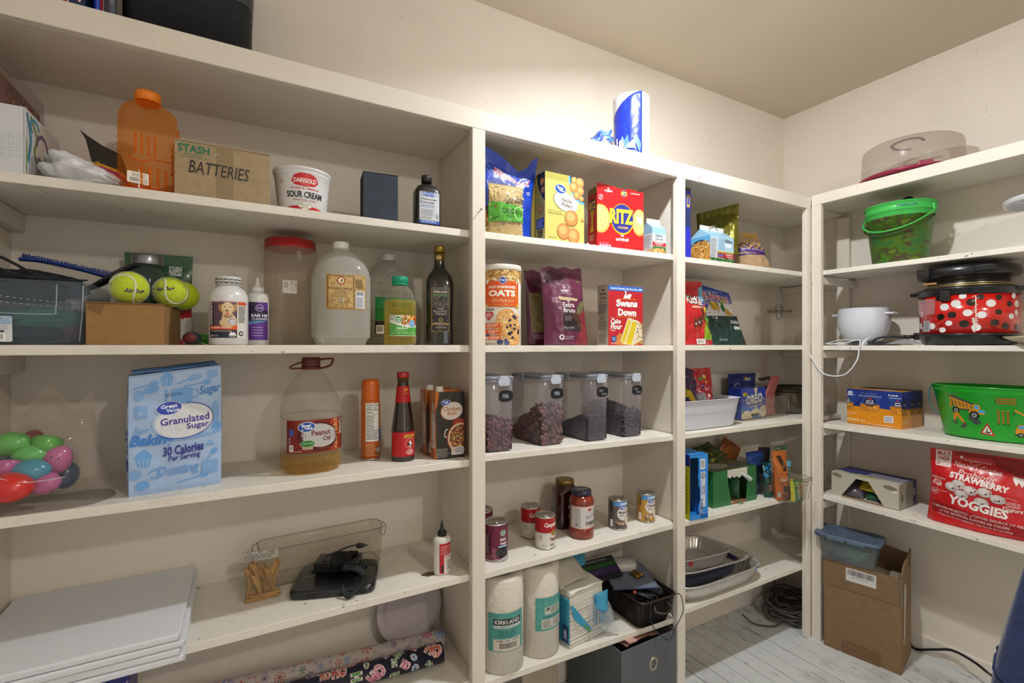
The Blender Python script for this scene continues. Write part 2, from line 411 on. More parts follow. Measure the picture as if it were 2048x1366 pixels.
# ------------------------------------------------------------------ built-in shelving
def zr(z): return E+z
P1, P2, P3 = .5437, 1.339, 2.136                            # left edges of the face-frame posts
back = thing('wall_shelving', 'cream painted built-in shelving along the long back wall', 'shelving', (0, 0, 0))
side = thing('wall_shelving', 'cream painted built-in shelving along the right-hand wall', 'shelving', (0, 0, 0))
def board(x0, y0, x1, y1, zl, zr_, t, par, axis='x', m=None):
 mb = MB()
 if axis == 'x':
  v = [(x0,y0,zl-t),(x1,y0,zr_-t),(x1,y1,zr_-t),(x0,y1,zl-t),(x0,y0,zl),(x1,y0,zr_),(x1,y1,zr_),(x0,y1,zl)]
 else:
  v = [(x0,y0,zr_-t),(x1,y0,zr_-t),(x1,y1,zl-t),(x0,y1,zl-t),(x0,y0,zr_),(x1,y0,zr_),(x1,y1,zl),(x0,y1,zl)]
 mb.add(v, [(3,2,1,0),(4,5,6,7),(0,1,5,4),(1,2,6,5),(2,3,7,6),(3,0,4,7)])
 return mb.build('shelf', m or shelfp, par, bev=.0015)
T_ = .0195
A = [.320, .001, -.3165, -.6345, -.930]
B = [(.322, .326), (0, 0), (-.309, -.3215), (-.641, -.638), (-.951, -.977)]
C = [(.3235, .3235), (.001, .001), (-.322, -.3235), (-.641, -.655), (-.960, -.9675)]
for z in A: board(XL+.002, YS, P1+.0228, YW, E+z, E+z, T_, back)
for a, b in B: board(P1+.0432, YS, P2+.018, YW, E+a, E+b, T_, back)
for a, b in C: board(P2+.0385, YS, XW-.002, YW, E+a, E+b, T_, back)
def zB(i, x): a, b = B[i]; return E+a+(b-a)*(x-P1)/(P2-P1)+.0009
def zC(i, x): a, b = C[i]; return E+a+(b-a)*(x-P2)/(P3-P2)+.0009
Rr = [(.325, .322), (0, 0), (-.338, -.331), (-.645, -.653)]
YR0 = YB+1.6
def zR(i, y): a, b = Rr[i]; return E+a+(b-a)*(1.186-y)/.7+.0011
for a, b in Rr: board(XS, YR0, XW-.002, 1.186, E+a, E+a+(b-a)*(1.186-YR0)/.7, T_, side, 'y')
# top boards and fascias
MB().box(XL+.002, YS, E+.610, XW-.002, YW, E+.645).build('top_board', whitep, back, bev=.001)
MB().box(XL+.002, YF, E+.597, XF-.0005, YS, E+.650).build('fascia', whitep, back, bev=.002)
MB().box(XS, YR0, E+.622, XW-.002, YS-.001, E+.648).build('top_board', whitep, side, bev=.001)
MB().box(XF, YR0, E+.610, XS, YF-.001, E+.655).build('fascia', whitep, side, bev=.002)
# posts and dividing panels
for px_ in (P1, P2, P3):
 MB().box(px_, YF, 0, px_+(.040 if px_ < 2 else .0305), YS, E+.597).build('post', postp, back, bev=.002)
for px_ in (P1, P2): MB().box(px_+.0228, YS, 0, px_+.0428, YW-.0005, E+.6095).build('divider_panel', wallm, back, bev=.001)
MB().box(XF, YF-.0405, 0, XS, YF-.0008, E+.610).build('post', postp, side, bev=.002)
MB().box(XW-.022, YF-.012, 0, XW-.001, YF+.04, E+.60).build('wall_post', postp, side, bev=.002)
# cleats under the shelves
for z in A[:4]: MB().box(XL+.002, YS+.03, E+z-T_-.042, XL+.024, YW-.002, E+z-T_-.0005).build('cleat', wallm, back, bev=.003)
for i in range(5):
 z = E+min(C[i])-T_
 MB().box(XW-.026, YS+.02, z-.036, XW-.003, YW-.002, z-.003).build('cleat', wallm, back, bev=.003)
for i in range(4):
 z = E+min(Rr[i])-T_-.002
 MB().box(XS+.002, 1.164, z-.034, XW-.003, 1.186, z-.001).build('cleat', wallm, side, bev=.004)
# nails left in the wood
def nail(par, a, b, c):
 MB().tube([a, b], .0012, 6, sub=1).ball(c, .0028, seg=8, rings=6).build('nail', P('8c8678', .4, .6), par)
xn = XY(958, 1.2); zn = ZY(958, 423, 1.2)
nail(back, (xn+.001, 1.2, zn), (xn-.001, 1.183, zn+.002), (xn-.001, 1.182, zn+.002))
xn = XY(1396, 1.2); zn = ZY(1396, 356, 1.2)
MB().tube([(xn, 1.2, zn-.006), (xn-.004, 1.19, zn), (xn+.003, 1.186, zn+.003)], .001, 6, sub=4).build('nail', P('4a443c', .5, .4), back)
# shallow dents and chips on the middle post
R = random.Random(9)
for i in range(22):
 z_ = E+R.choice([R.uniform(-.06, .0), R.uniform(-.2, -.1), R.uniform(-.9, .55)]); xx = P1+R.uniform(.006, .034)
 d = MB().ball((xx, YF, z_), R.uniform(.0010, .0022), seg=8, rings=6, sc=(1, .35, R.uniform(.8, 1.8)))
 d.build('paint_drip', postp, back)
# hanging plaster marks on walls: hairline pencil scrawl under the shelf of the back wall left bay
a = Art(3)
for (px_, py_, k) in ((505, 468, 1), (515, 478, .6)):
 x_, z_ = XY(px_, YW), ZY(px_, py_, YW)
 a.stroke([(x_-.008*k, z_+.010*k), (x_-.002*k, z_-.004*k), (x_+.008*k, z_), (x_+.002*k, z_-.012*k)], .0008, '4a4438', sm=4)
a.build('pencil_mark', bpy.data.objects['wall_back'], lambda u, v, h: (u, YW-h, v))
# ------------------------------------------------------------------ kits for packets, boxes and bottles
CARD = 'b08d62'
def carton(name, label, cat, w_, d, h, loc, rz=0, col='c03030', group=None, mats=None, body='box', top=True, bev=.0008, rough=.35):
 t = thing(name, label, cat, loc, rz, group)
 b = MB().box(-w_/2, -d/2, 0, w_/2, d/2, h)
 b.build(body, mats or P(col, rough, bump=.05, bscale=30), t, bev=bev)
 return t
class Pouch:
 def __init__(s, t, w, h, d, mat, name='bag', wt=1, wb=1, crimp=.06, flat=True, wr=.004, seed=0, lean=None, bend=None,
     topdz=None, p=2.4, nu=40, nv=44, belly=.4, freq=18, back=None, solid=True, kind=None):
  s.w, s.h, s.d, s.wt, s.wb, s.cr, s.flat, s.wr, s.seed, s.lean, s.bend, s.topdz, s.p, s.belly, s.fq = w, h, d, wt, wb, crimp, flat, wr, seed, lean, bend, topdz, p, belly, freq
  mb = MB()
  mb.grid(lambda a, b: s.at(2*a-1, b, 0, -1), nu, nv)
  mb.grid(lambda a, b: s.at(2*a-1, b, 0, 1), nu, nv, flip=True)
  if flat: mb.grid(lambda a, b: tuple(Vector(s.at(2*a-1, 0, 0, -1)).lerp(Vector(s.at(2*a-1, 0, 0, 1)), b)), nu, 2, flip=True)
  s.o = mb.build(name, mat, t, kind=kind); s.t = t
 def hw(s, t):
  k = s.wb+(s.wt-s.wb)*t
  return s.w/2*k*(1-.05*sin(pi*min(1, max(0, t))))
 def D(s, t):
  c = 1-s.cr; t = min(1, max(0, t))
  if t >= c: return .0012
  q = t/c; top_ = (1-max(0, (q-s.belly)/(1-s.belly))**1.7)
  bot = 1 if s.flat else min(1, (q/.16))**.6
  return max(.0012, s.d/2*top_*bot*(.9+.1*sin(pi*q)))
 def at(s, sx, t, hgt, side):
  hw_ = s.hw(t); sx = max(-1, min(1, sx)); D = s.D(t)
  y = D*(max(0, 1-abs(sx)**s.p))**.75+.0006
  x = sx*hw_; z = t*s.h
  f = s.fq; k = min(1, D/(s.d/2)*1.6+.25)*min(1, (1-abs(sx))*6)
  wq = (abs(N(x*f+s.seed, z*f*.8, s.seed*1.7+side))-.25)*1.4*s.wr*k+N(x*f*3+s.seed, z*f*3, side)*s.wr*.35*k
  y = y+wq
  y = side*(max(y, 0)+hgt)
  if s.topdz: z += s.topdz(sx)*max(0, (t-.5)/.5)**1.5
  if s.lean: y += s.lean(t)
  if s.bend: x += s.bend(t)
  return (x, y, z)
 def S(s, u, v, h):
  t = v/s.h; return s.at(u/max(.001, s.hw(t)), t, h, -1)
def silver_can(name, label, r, h, loc, rz=0, body='b02030', group=None):
 t = thing(name, label, 'can', loc, rz, group)
 m = P('c9c6c0', .28, .9)
 MB().lathe([(r-.0008, .003), (r-.0008, h-.003)], 40).build('label', P(body, .35, coat=.2), t)
 b = MB().solid([(r-.004, 0), (r, .0008), (r, .0032), (r-.0012, .004), (r-.0012, .0045)], 40)
 b.build('bottom_rim', m, t); b = MB()
 b.lathe([(r-.0012, h-.0045), (r, h-.0035), (r+.0002, h-.001), (r-.001, h), (r-.003, h-.0005), (r-.0035, h-.004), (r-.012, h-.0045), (r-.013, h-.0035), (r-.014, h-.0045), (0, h-.0045)], 40)
 b.build('rim', m, t)
 tb = MB().lathe([(.0085, h-.0035), (.0085, h-.002), (.005, h-.002), (.005, h-.0035)], 16, sx=1.3, T=Tr(0, -.006, 0)).box(-.003, -.003, h-.004, .003, .006, h-.002)
 tb.build('pull_tab', m, t)
 return t
def cap(t, r, h, z, mat, name='cap', ribs=24, x=0, y=0):
 wob = lambda a, z_: 1-.03*(abs(sin(a*ribs/2)) < .35)
 return MB().solid([(r, z), (r, z+h*.85), (r*.93, z+h), ], ribs*4 if ribs*4 <= 128 else 96, wob=wob, T=Tr(x, y, 0)).build(name, mat, t)
def tub_shell(w_, d, h, t_, taper=.85, n=7, seg=64, r=0, rim=0, rimh=.004, sy=None):
 """open-topped moulded tub: outer skin, rim, inner skin"""
 b = MB(); sy = d/w_; R0, R1 = w_/2*taper, w_/2
 prof = [(R0*.93, 0), (R0, .004)]
 for k in range(1, 7): q = k/6; prof.append((R0+(R1-R0)*q, .004+(h-.004)*q))
 if rim: prof += [(R1+rim, h), (R1+rim, h+.0015), (R1-t_, h+.0015)]
 else: prof += [(R1-t_, h)]
 for k in range(5, -1, -1): q = k/6; prof.append((R0+(R1-R0)*q-t_, .004+(h-.004)*q+t_*.5))
 b.lathe(prof, seg, 1, sy, n); b.cap(R0*.93, 0, seg, 1, sy, n, 0, False); b.cap(R0-t_, .004+t_*.5, seg, 1, sy, n, 0, True)
 return b
BLUE_OVAL = '1f4fa8'
def gv_logo(a, cx, cy, rx, ry, rot=8, ink='f4f4f4'):
 a.ell(cx, cy, rx*1.07, ry*1.1, 'f0f0ee', rot); a.ell(cx, cy, rx, ry, BLUE_OVAL, rot)
 a.text('Great', cx-rx*.62, cy-.02*ry, cx+rx*.5, cy+ry*.62, ink, .03, rot=rot)
 a.text('Value', cx-rx*.28, cy-ry*.52, cx+rx*.72, cy-ry*.02, ink, .03, rot=rot)
def nutrition(a, x0, y0, x1, y1):
 a.rect(x0, y0, x1, y1, 'efece6'); W, H = x1-x0, y1-y0
 a.text('Nutrition Facts', x0+W*.05, y1-H*.075, x1-W*.05, y1-H*.02, '1a1a1a', .02)
 a.lines(x0+W*.06, y1-H*.17, x1-W*.06, y1-H*.09, 2, '3a3a3a')
 a.rect(x0+W*.05, y1-H*.19, x1-W*.05, y1-H*.178, '1a1a1a')
 a.text('Calories', x0+W*.05, y1-H*.26, x0+W*.55, y1-H*.21, '1a1a1a', .02)
 a.rect(x0+W*.05, y1-H*.29, x1-W*.05, y1-H*.284, '1a1a1a')
 a.lines(x0+W*.06, y1-H*.70, x1-W*.3, y1-H*.31, 10, '4a4a4a'); a.rect(x0+W*.05, y1-H*.73, x1-W*.05, y1-H*.715, '1a1a1a')
 a.lines(x0+W*.06, y0+H*.04, x1-W*.06, y1-H*.75, 5, '4a4a4a')
def cookie(a, cx, cy, r, c='c98a4e', e='a5652f', l='dba76a'):
 a.ell(cx, cy, r, r*1.02, e, seg=22); a.ell(cx-r*.04, cy+r*.05, r*.92, r*.92, c, seg=22); a.ell(cx-r*.12, cy+r*.18, r*.6, r*.55, l, seg=18)
def cracker(a, cx, cy, rx, ry):
 p = [(cx+rx*(1+.05*(i % 2))*cos(i*pi/20), cy+ry*(1+.05*(i % 2))*sin(i*pi/20)) for i in range(40)]
 a.poly(p, 'e0a54e'); a.ell(cx-rx*.03, cy+ry*.03, rx*.9, ry*.9, 'eec079', seg=24)
 k = True
 for dx, dy in ((0, 0), (.45, .1), (-.45, .1), (.2, .5), (-.25, .52), (.2, -.45), (-.28, -.42), (.5, -.35), (-.55, -.25)):
  a.ell(cx+rx*dx, cy+ry*dy, rx*.05, ry*.04, 'a86a2a', seg=8, keep=not k); k = False
# ================================================================== LEFT BAY, on top of the unit
def tote():
 t = thing('storage_tote', 'large black scuffed plastic tote on the top board at the far left', 'tote', (-.108, 1.385, E+.6455))
 m = P('1d2027', .42, bump=.15, bscale=90, var=.3, vscale=9)
 b = MB(); prof = [(.168, 0), (.178, .006), (.196, .27), (.196, .30), (.204, .30), (.204, .312), (.19, .312), (.186, .02), (0, .012)]
 b.lathe(prof, 96, .66, .60, 7); b.cap(.168, 0, 96, .66, .60, 7, 0, False); b.build('body', m, t)
 a = Art(5)
 for i in range(34):
  u, v = a.R.uniform(-.10, .10), a.R.uniform(.01, .2); l = a.R.uniform(.001, .008); q = a.R.uniform(0, 6)
  a.stroke([(u, v), (u+l*cos(q), v+l*sin(q))], .0007, '6d7078', keep=i > 0)
 a.build('scuffs', t, lambda u, v, h: (u, -(.107+(v/.27)*.0108)-h-.0006, v))
 return t
tote()
def bigbox():
 t = carton('game_box', 'dark blue box with curly red lettering beside the black tote', 'box', .115, .2, .16, (-.336, 1.335, E+.6455), 2, '1d2c55', body='box')
 a = Art(2)
 a.ring(-.005, .045, .05, .04, .016, 'e8e2d8', 0, a0=-20, a1=200); a.ring(-.005, .045, .05, .04, .011, 'a92430', 0, a0=-20, a1=200)
 a.ring(.0, .02, .028, .02, .012, 'e8e2d8', 20); a.ring(.0, .02, .028, .02, .008, 'a92430', 20)
 a.poly([(-.057, .01), (-.03, 0.004), (-.035, .016), (-.057, .026)], 'd8cfa8')
 a.build('printed_front', t, Sfront(.2))
bigbox()
def bluepack():
 t = thing('snack_bag', 'bright blue glossy bag wedged between the game box and the black tote', 'bag', (-.2655, 1.30, E+.6455), 6)
 P_ = Pouch(t, .024, .2, .10, P('1c3fb4', .3, coat=.3), wr=.004, seed=4, belly=.7)
 a = Art(2); a.rect(.005, .0, .008, .18, 'c42b33'); a.rect(.008, 0, .0105, .18, 'e6e4e0'); a.build('printed_edge', t, P_.S, .01)
 t = thing('plastic_sleeve', 'grey plastic sleeve leaning on the left end of the black tote', 'sleeve', (-.2425, 1.275, E+.6455), 18)
 Pouch(t, .020, .19, .03, P('5b6470', .3), name='sleeve', wr=.006, seed=9)
bluepack()
# ================================================================== LEFT BAY, first shelf down (batteries box)
z1 = E+A[0]
def whitebox():
 w_, d, h = .046, .19, .128
 t = carton('gift_box', 'white box with grey squares in front and swirled side, far left of the batteries shelf', 'box', w_, d, h, (-.360-w_/2, 1.232+d/2, z1), 0, 'd4d6dc')
 a = Art(1)
 for i in range(4):
  for j in range(4):
   x, y = -.021+i*.0105, .030+j*.012
   a.stroke([(x, y), (x+.0062, y), (x+.0062, y+.0062), (x, y+.0062)], .0007, 'a7b7c4', closed=True, keep=bool(i or j))
 a.rect(.0205, 0, .0218, h, '9a9ca6'); a.build('printed_front', t, Sfront(d))
 a = Art(1)
 a.stroke([(-.088, .12), (-.07, .075), (-.085, .03)], .010, '2f8aa0', sm=8)
 a.stroke([(-.07, .12), (-.04, .09), (-.05, .055), (-.02, .03)], .009, '7b8a3a', sm=8)
 a.ring(-.01, .075, .030, .026, .008, '5d4f86', 20, a0=-150, a1=160)
 a.ring(.045, .05, .026, .022, .008, '2d3c62', 0, a0=-60, a1=200)
 a.ring(-.05, .105, .02, .014, .007, '3f8fb0', 0, a0=0, a1=240)
 a.rect(-.094, .005, -.088, .07, '93a861'); a.text('NUL', .055, .006, .08, .018, '39404a', .01)
 a.build('printed_side', t, Sright(w_))
whitebox()
def redbag():
 w_, d, h = .050, .27, .212
 t = carton('food_sack', 'red and blue patterned sack standing behind the white gift box', 'sack', w_, d, h, (XL+.028, 1.365, z1), 0, 'a0362f', mats=P('8f3030', .5, var=.4, vscale=40), body='sack', bev=.006)
 a = Art(8); a.specks(-.13, .03, .13, .205, 260, ['c9a24a', '7e2a26', '27365f', 'd6cbb8', 'a33a30', '3b4a78'], .002, .007)
 a.rect(-.1, .11, .1, .135, 'a32c2c'); a.text('INDUSTRIES', -.05, .113, .06, .131, 'd9a24a', .01); a.build('printed_side', t, Sright(w_))
 b = MB().grid(lambda u, v: (w_/2+.004+.004*v+N(u*4, v*4)*.004, -.13+.26*u, .02+.21*v), 20, 16)
 b.build('clear_cover', TR('b9b2a6', .08, .3), t, solidify=.0006)
redbag()
def whitebag():
 x0, x1 = XY(70, 1.26), XY(240, 1.26)
 t = thing('plastic_bag', 'crumpled white plastic bag lying in front of the swirl-sided box', 'bag', ((x0+x1)/2, 1.285, z1), 0)
 L = x1-x0
 def fn(a0, b0):
  th = a0*2*pi; ph = b0*pi; cx = cos(th)*sin(ph); cz = -cos(ph)
  y = sin(th)*sin(ph)
  hgt = .036*(1-.55*(cx+1)/2)
  r = 1+.38*(.5-abs(N(cx*1.7+3, y*1.7, cz*1.7))*1.6)+.05*N(cx*5, y*5, cz*5)
  x = cx*L*.50*min(r, 1.12); z = max(0, .032*(1-.45*cx)*(.92+cz)*r*.86)
  return (x, y*.05*r, z)
 MB().grid(fn, 90, 60).build('bag', P('d3d5d9', .28, coat=.2, bump=.3, bscale=60), t)
 a = Art(3)
whitebag()
def butterfly():
 x0 = XY(172, 1.33); x1 = XY(245, 1.33)
 t = thing('foil_packet', 'pink and yellow wing-shaped packet tipped up behind the orange jug', 'packet', ((x0+x1)/2, 1.335, z1), 0, rot=(radians(-8), 0, 0))
 zz = lambda py: ZY(200, py, 1.33)-z1
 o = [(-.047, zz(256)), (-.035, zz(266)), (-.008, zz(283)), (.025, zz(297)), (.042, .05), (.046, .012), (.03, 0), (.012, .008), (-.004, .018), (-.012, .038), (-.022, .066), (-.036, zz(275))]
 MB().prism(o, -.002, .002, axis='y').build('packet', P('241f1c', .35), t, bev=.0008)
 a = Art(1)
 a.poly([(-.034, .062), (-.012, .076), (.02, .066), (.042, .05), (.044, .016), (.03, .004), (.012, .012), (-.008, .03)], 'd8a52c')
 a.poly([(-.026, .060), (-.010, .070), (.018, .060), (.038, .046), (.04, .02), (.028, .010), (.012, .018), (-.004, .034)], 'b02a78')
 a.ell(.006, .046, .012, .012, 'd64aa0', -30); a.stroke([(-.044, .085), (-.03, .07), (-.012, .078)], .0022, 'd8b52c')
 a.build('printed_wing', t, Sfront(.004))
butterfly()
def jug():
 cx = XY(296, 1.285)
 t = thing('juice_jug', 'empty orange translucent ribbed jug with a screw cap', 'jug', (cx, 1.285, z1), 20)
 H = .196; m = TR('ffa838', .13, .1, 'ffe2c0', .6)
 prof = []
 for i in range(70):
  z = H*i/69; r = .0485
  if i == 0: r = .044
  if .045 < z < .16: r += .0014*sin((z-.045)/.0145*2*pi)
  if z > .168: q = (z-.168)/(H-.168); r = .0485*(1-q**2)**.5*.62+.0485*.38 if q < .999 else .0195
  prof.append((max(r, .0195), z, 4.5 if z < .168 else 4.5-2.4*((z-.168)/(H-.168))))
 wob = lambda a, z: 1
 b = MB().solid(prof, 72, 1, .86); b.build('body', m, t)
 # moulded relief: vertical bars and slanted grooves
 g = MB()
 for k in range(4): g.tube([(-.030+k*.011, -.0425, .075), (-.030+k*.011, -.0425, .118)], .0017, 6, sub=1)
 g.tube([(-.042, -.0425, .068), (-.02, -.043, .060), (0, -.043, .070), (.03, -.0425, .070)], .0015, 6, sub=4)
 for k in range(5): g.tube([(-.02+k*.014, -.0425, .010), (-.02+k*.014, -.0425, .052)], .0022, 6, sub=1)
 g.build('moulded_ribs', TR('ff9a30', .40, .1, 'ffd090'), t)
 g = MB()
 for k in range(5):
  z = .150-k*.0135; g.tube([(.0497, -.03, z), (.0497, .03, z-.03)], .0015, 6, sub=1)
 g.build('slanted_ribs', TR('ff9a30', .40, .1, 'ffd090'), t)
 MB().solid([(.0195, H), (.0195, H+.006)], 32).build('neck', m, t)
 cap(t, .0235, .021, H+.005, P('f0851a', .4), ribs=24)
 a = Art(4); a.rrect(-.044, .013, -.008, .036, .0015, 'e3d9cc'); a.lines(-.036, .026, -.010, .034, 5, '6b5a4c'); a.barcode(-.042, .014, -.020, .025, bg='e3d9cc'); a.lines(-.018, .015, -.010, .024, 4, '6b5a4c')
 a.build('sticker', t, lambda u, v, h: (u, -.0432-h, v))
 # thin tea-coloured pool of tinted plastic at the base
 MB().solid([(.043, .001, 4.5), (.0465, .004, 4.5), (.0465, .010, 4.5), (.0, .0101, 4.5)], 48, 1, .86).build('base', TR('f07020', .5, .1, 'ffb070'), t)
jug()
def stash():
 x0, x1 = XY(348, 1.235), XY(540, 1.235); w_ = x1-x0; h = .1165; d = .16
 t = thing('cardboard_box', 'long brown box with BATTERIES handwritten in marker and green STASH print', 'box', ((x0+x1)/2, 1.235+d/2, z1), 0)
 cb = P('a5906f', .8, bump=.12, bscale=120, var=.12, vscale=60)
 MB().box(-w_/2, -d/2, 0, w_/2, d/2, h).build('body', cb, t, bev=.0015)
 MB().box(-w_/2-.0006, -d/2-.001, h, w_/2+.0006, -.002, h+.0028).build('flap', cb, t, bev=.001)
 MB().box(-w_/2-.0006, .002, h, w_/2+.0006, d/2+.001, h+.0028).build('flap', cb, t, bev=.001)
 MB().box(-.0135, -d/2-.0006, .004, .018, -d/2-.0001, h+.003).build('packing_tape', P('8b7654', .3), t)
 a = Art(1); g = '1f7355'
 a.text('STASH', -.084, .094, -.027, .111, g, .02); a.text('TEA COMPANY', -.074, .0885, -.040, .0915, g, 0); a.text('Portland, OR 97224 U.S.A.', -.078, .0825, -.030, .0865, g, .0)
 a.ring(-.012, .092, .006, .008, .0008, 'c9bfae', a0=20, a1=180)
 k = 'k'
 a.text('BATTERIES', -.0645, .050, .049, .077, '25221f', .0, shear=.15, rot=-1.5)
 a.build('printed_front', t, Sfront(d), h0=.0009)
stash()
t = carton('cardboard_box', 'small dark brown box with an open flap hidden behind the batteries box', 'box', .055, .05, .148, (XY(462, 1.47), 1.47, z1), 4, '8a6a48')
MB().box(-.028, -.026, .148, .028, -.023, .163, T=Rx(0)).build('flap', P('80603f', .8), t)
def sourcream():
 cx = XY(605, 1.30); t = thing('sour_cream_tub', 'white sour cream tub with a red badge', 'tub', (cx, 1.30, z1), 0)
 R = lambda v: .0545+.0085*max(0, min(1, v/.092))
 prof = [(.051, 0), (.0545, .003), (R(.05), .05), (R(.092), .090), (.0642, .091), (.0642, .094), (.0648, .0985), (.067, .0995), (.0672, .105), (.0655, .1055), (.0625, .104), (.0535, .006), (0, .005)]
 b = MB().lathe(prof, 56); b.cap(.051, 0, 56, up=False); b.build('body', P('dfe0e2', .35, coat=.2), t)
 a = Art(1); r = 'c8202c'
 a.poly([(-.030, .071), (-.024, .084), (-.016, .088), (-.008, .0905), (0, .0915), (.008, .0905), (.016, .088), (.024, .084), (.030, .071), (.022, .062), (0, .059), (-.022, .062)], r)
 a.text('DARIGOLD', -.0245, .0675, .0245, .0785, 'f4f0ea', .03); a.text('SINCE 1918', -.009, .0635, .009, .0655, 'e0b0a8', .0)
 a.text('-PURE & SIMPLE-', -.034, .0525, .034, .0565, r, .02); a.text('SOUR CREAM', -.042, .0325, .042, .048, '2c3033', .035)
 a.text('TASTIEST RICHEST CREAMIEST', -.029, .0255, .029, .029, 'b8555a', .01)
 a.poly([(-.052, 0.0005), (-.052, .008), (-.03, .0125), (0, .0145), (.03, .0125), (.052, .008), (.052, .0005)], r)
 a.poly([(-.018, .013), (0, .024), (.018, .013), (0, .002)], 'a89a70'); a.poly([(-.0165, .013), (0, .0228), (.0165, .013), (0, .0032)], 'ebe7dc'); a.lines(-.009, .008, .009, .018, 3, '8a8264')
 a.text('NEW', -.058, .071, -.052, .075, 'c8505a', .02, rot=-12); a.text('CUP', -.058, .066, -.052, .070, 'c8505a', .02, rot=-12)
 a.build('printed_wrap', t, Scyl(R), .008)
sourcream()
def bluebox():
 t = thing('corrugated_box', 'small dark blue ribbed cardboard box standing alone', 'box', (XY(760, 1.275), 1.285, z1), -6)
 w_, d, h = .088, .07, .124
 m = P('2f3a4c', .6, var=.25, vscale=30, bump=.1)
 MB().box(-w_/2, -d/2, 0, w_/2, d/2, h).build('body', m, t, bev=.001)
 g = MB(); n = 30
 for i in range(n):
  x = -w_/2+.002+(w_-.004)*i/(n-1); g.box(x-.0006, -d/2-.0007, .002, x+.0006, -d/2, h-.002)
 o = g.build('corrugated_facing', P('3a475b', .6, var=.3, vscale=30), t); o['kind'] = 'stuff'
 g = MB()
 for i in range(22):
  y = -d/2+.002+(d-.004)*i/21; g.box(-w_/2-.0007, y-.0006, .002, -w_/2, y+.0006, h-.002)
 o = g.build('corrugated_side', P('1e222b', .65), t); o['kind'] = 'stuff'
 MB().box(-w_/2-.0005, -d/2-.001, h, w_/2+.0005, d/2, h+.0015, T=None).build('flap', P('222831', .7), t)
bluebox()
def peroxide():
 t = thing('peroxide_bottle', 'black hydrogen peroxide bottle with a blue and white label', 'bottle', (XY(853, 1.262), 1.262, z1), -3)
 m = P('1b1917', .35, coat=.15)
 MB().solid([(.030, 0, 5), (.034, .003, 5), (.034, .092, 5), (.033, .100, 4.5), (.026, .112, 3), (.015, .118, 2), (.0125, .120, 2), (.0125, .126, 2)], 56, 1, .72).build('body', m, t)
 cap(t, .0142, .019, .124, P('201d1b', .45), ribs=24)
 a = Art(1); a.rrect(-.023, .008, .026, .093, .001, 'c8ccd4'); a.rect(-.021, .081, .024, .0925, '2a55b0'); a.text('+TopCare', -.016, .084, .020, .090, 'dfe6f4', .02)
 a.text('3% USP', -.020, .0765, -.006, .079, '333333', .01); a.text('Hydrogen', -.020, .069, .019, .0755, '1d1f24', .03); a.text('Peroxide', -.020, .062, .014, .0675, '1d1f24', .03)
 a.lines(-.02, .050, .016, .060, 3, '3c62a8'); a.lines(-.019, .028, .014, .047, 6, '4a5468'); a.lines(-.02, .018, .012, .027, 4, '4a4a50'); a.barcode(.016, .018, .025, .038, True, bg='c8ccd4')
 a.rect(-.023, .008, .026, .0165, '2a55b0'); a.text('16 FL OZ (1 PT) 473 mL', -.019, .0105, .018, .0145, 'dfe6f4', .02)
 a.build('label', t, Ssq(lambda v: .034, 5, 1, .72, rm=.034), .006)
peroxide()
# ================================================================== LEFT BAY, eye-level shelf
z2 = E+A[1]
def bin1():
 w_, d, h = .20, .235, .122
 x1 = -.288; t = thing('storage_bin', 'clear open storage bin stuffed with straps at the left end of the eye-level shelf', 'bin', (x1-w_/2+.012, 1.238+d/2, z2), 0)
 m = TR('c3d3e4', .13, .15, 'f2f7fb', .5)
 tub_shell(w_, d, h, .0015, .93, 14, 96, rim=.003).build('bin', m, t)
 b = MB().tube([(-.03, -.1155, .118), (-.027, -.1135, .066), (-.018, -.112, .060), (.048, -.112, .060), (.056, -.113, .068), (.058, -.1155, .118)], .0009, 6, sub=4)
 b.tube([(.089, -.105, .008), (.094, -.109, .06), (.0965, -.1125, .118)], .0008, 6, sub=2)
 b.build('moulded_panel', TR('e4edf5', .75, .2), t)
 a = Art(6); a.rrect(-.095, .006, -.005, .054, .003, 'd9dde2'); a.rect(-.095, .038, -.006, .053, '9db9d8'); a.poly([(-.08, .052), (-.02, .052), (-.028, .039), (-.072, .039)], 'cfcdc4')
 a.poly([(-.085, .050), (-.05, .0435), (-.018, .048), (-.02, .052), (-.082, .053)], '8f9a9c')
 a.text('13 5/8" L x 8 1/4" W x 4 7/8" H', -.055, .033, -.012, .036, '444444', .01); a.text('(34.6 cm x 21 cm x 12.4 cm)', -.055, .029, -.012, .0318, '444444', .01)
 a.rect(-.05, .024, -.016, .0275, '22252c'); a.text('6 QL I 5.7 L', -.043, .0249, -.022, .0268, 'e8e8e8', .02); a.barcode(-.052, .007, -.014, .022)
 a.build('sticker', t, lambda u, v, h: (u, -.1115-.0045*v/.12*1.4-h, v))
 return t
bin1()
def cloth(name, label, cat, loc, rz, L, Wd, H, col, seed, rough=.8, part='cloth', amp=.5, group=None, mat=None):
 t = thing(name, label, cat, loc, rz, group)
 def fn(a0, b0):
  th = a0*2*pi; ph = b0*pi; x, y, z = cos(th)*sin(ph), sin(th)*sin(ph), -cos(ph)
  r = 1+amp*(abs(N(x*2.2+seed, y*2.2, z*2.2+seed))-.2)+.1*N(x*7+seed, y*7, z*7)
  return (x*L/2*r, y*Wd/2*r, max(0, H/2*(.95+z*r)))
 MB().grid(fn, 56, 36).build(part, mat or P(col, rough, bump=.3, bscale=150), t); return t
bx_ = -.375
cloth('folded_cloth', 'green folded cloth inside the clear bin on the left', 'cloth', (bx_+.02, 1.30, z2+.036), 5, .125, .07, .038, '1f6a55', 3)
cloth('folded_cloth', 'pinkish red cloth at the right side inside the clear left bin', 'cloth', (bx_+.052, 1.40, z2+.007), 5, .05, .11, .070, '8a2f48', 5)
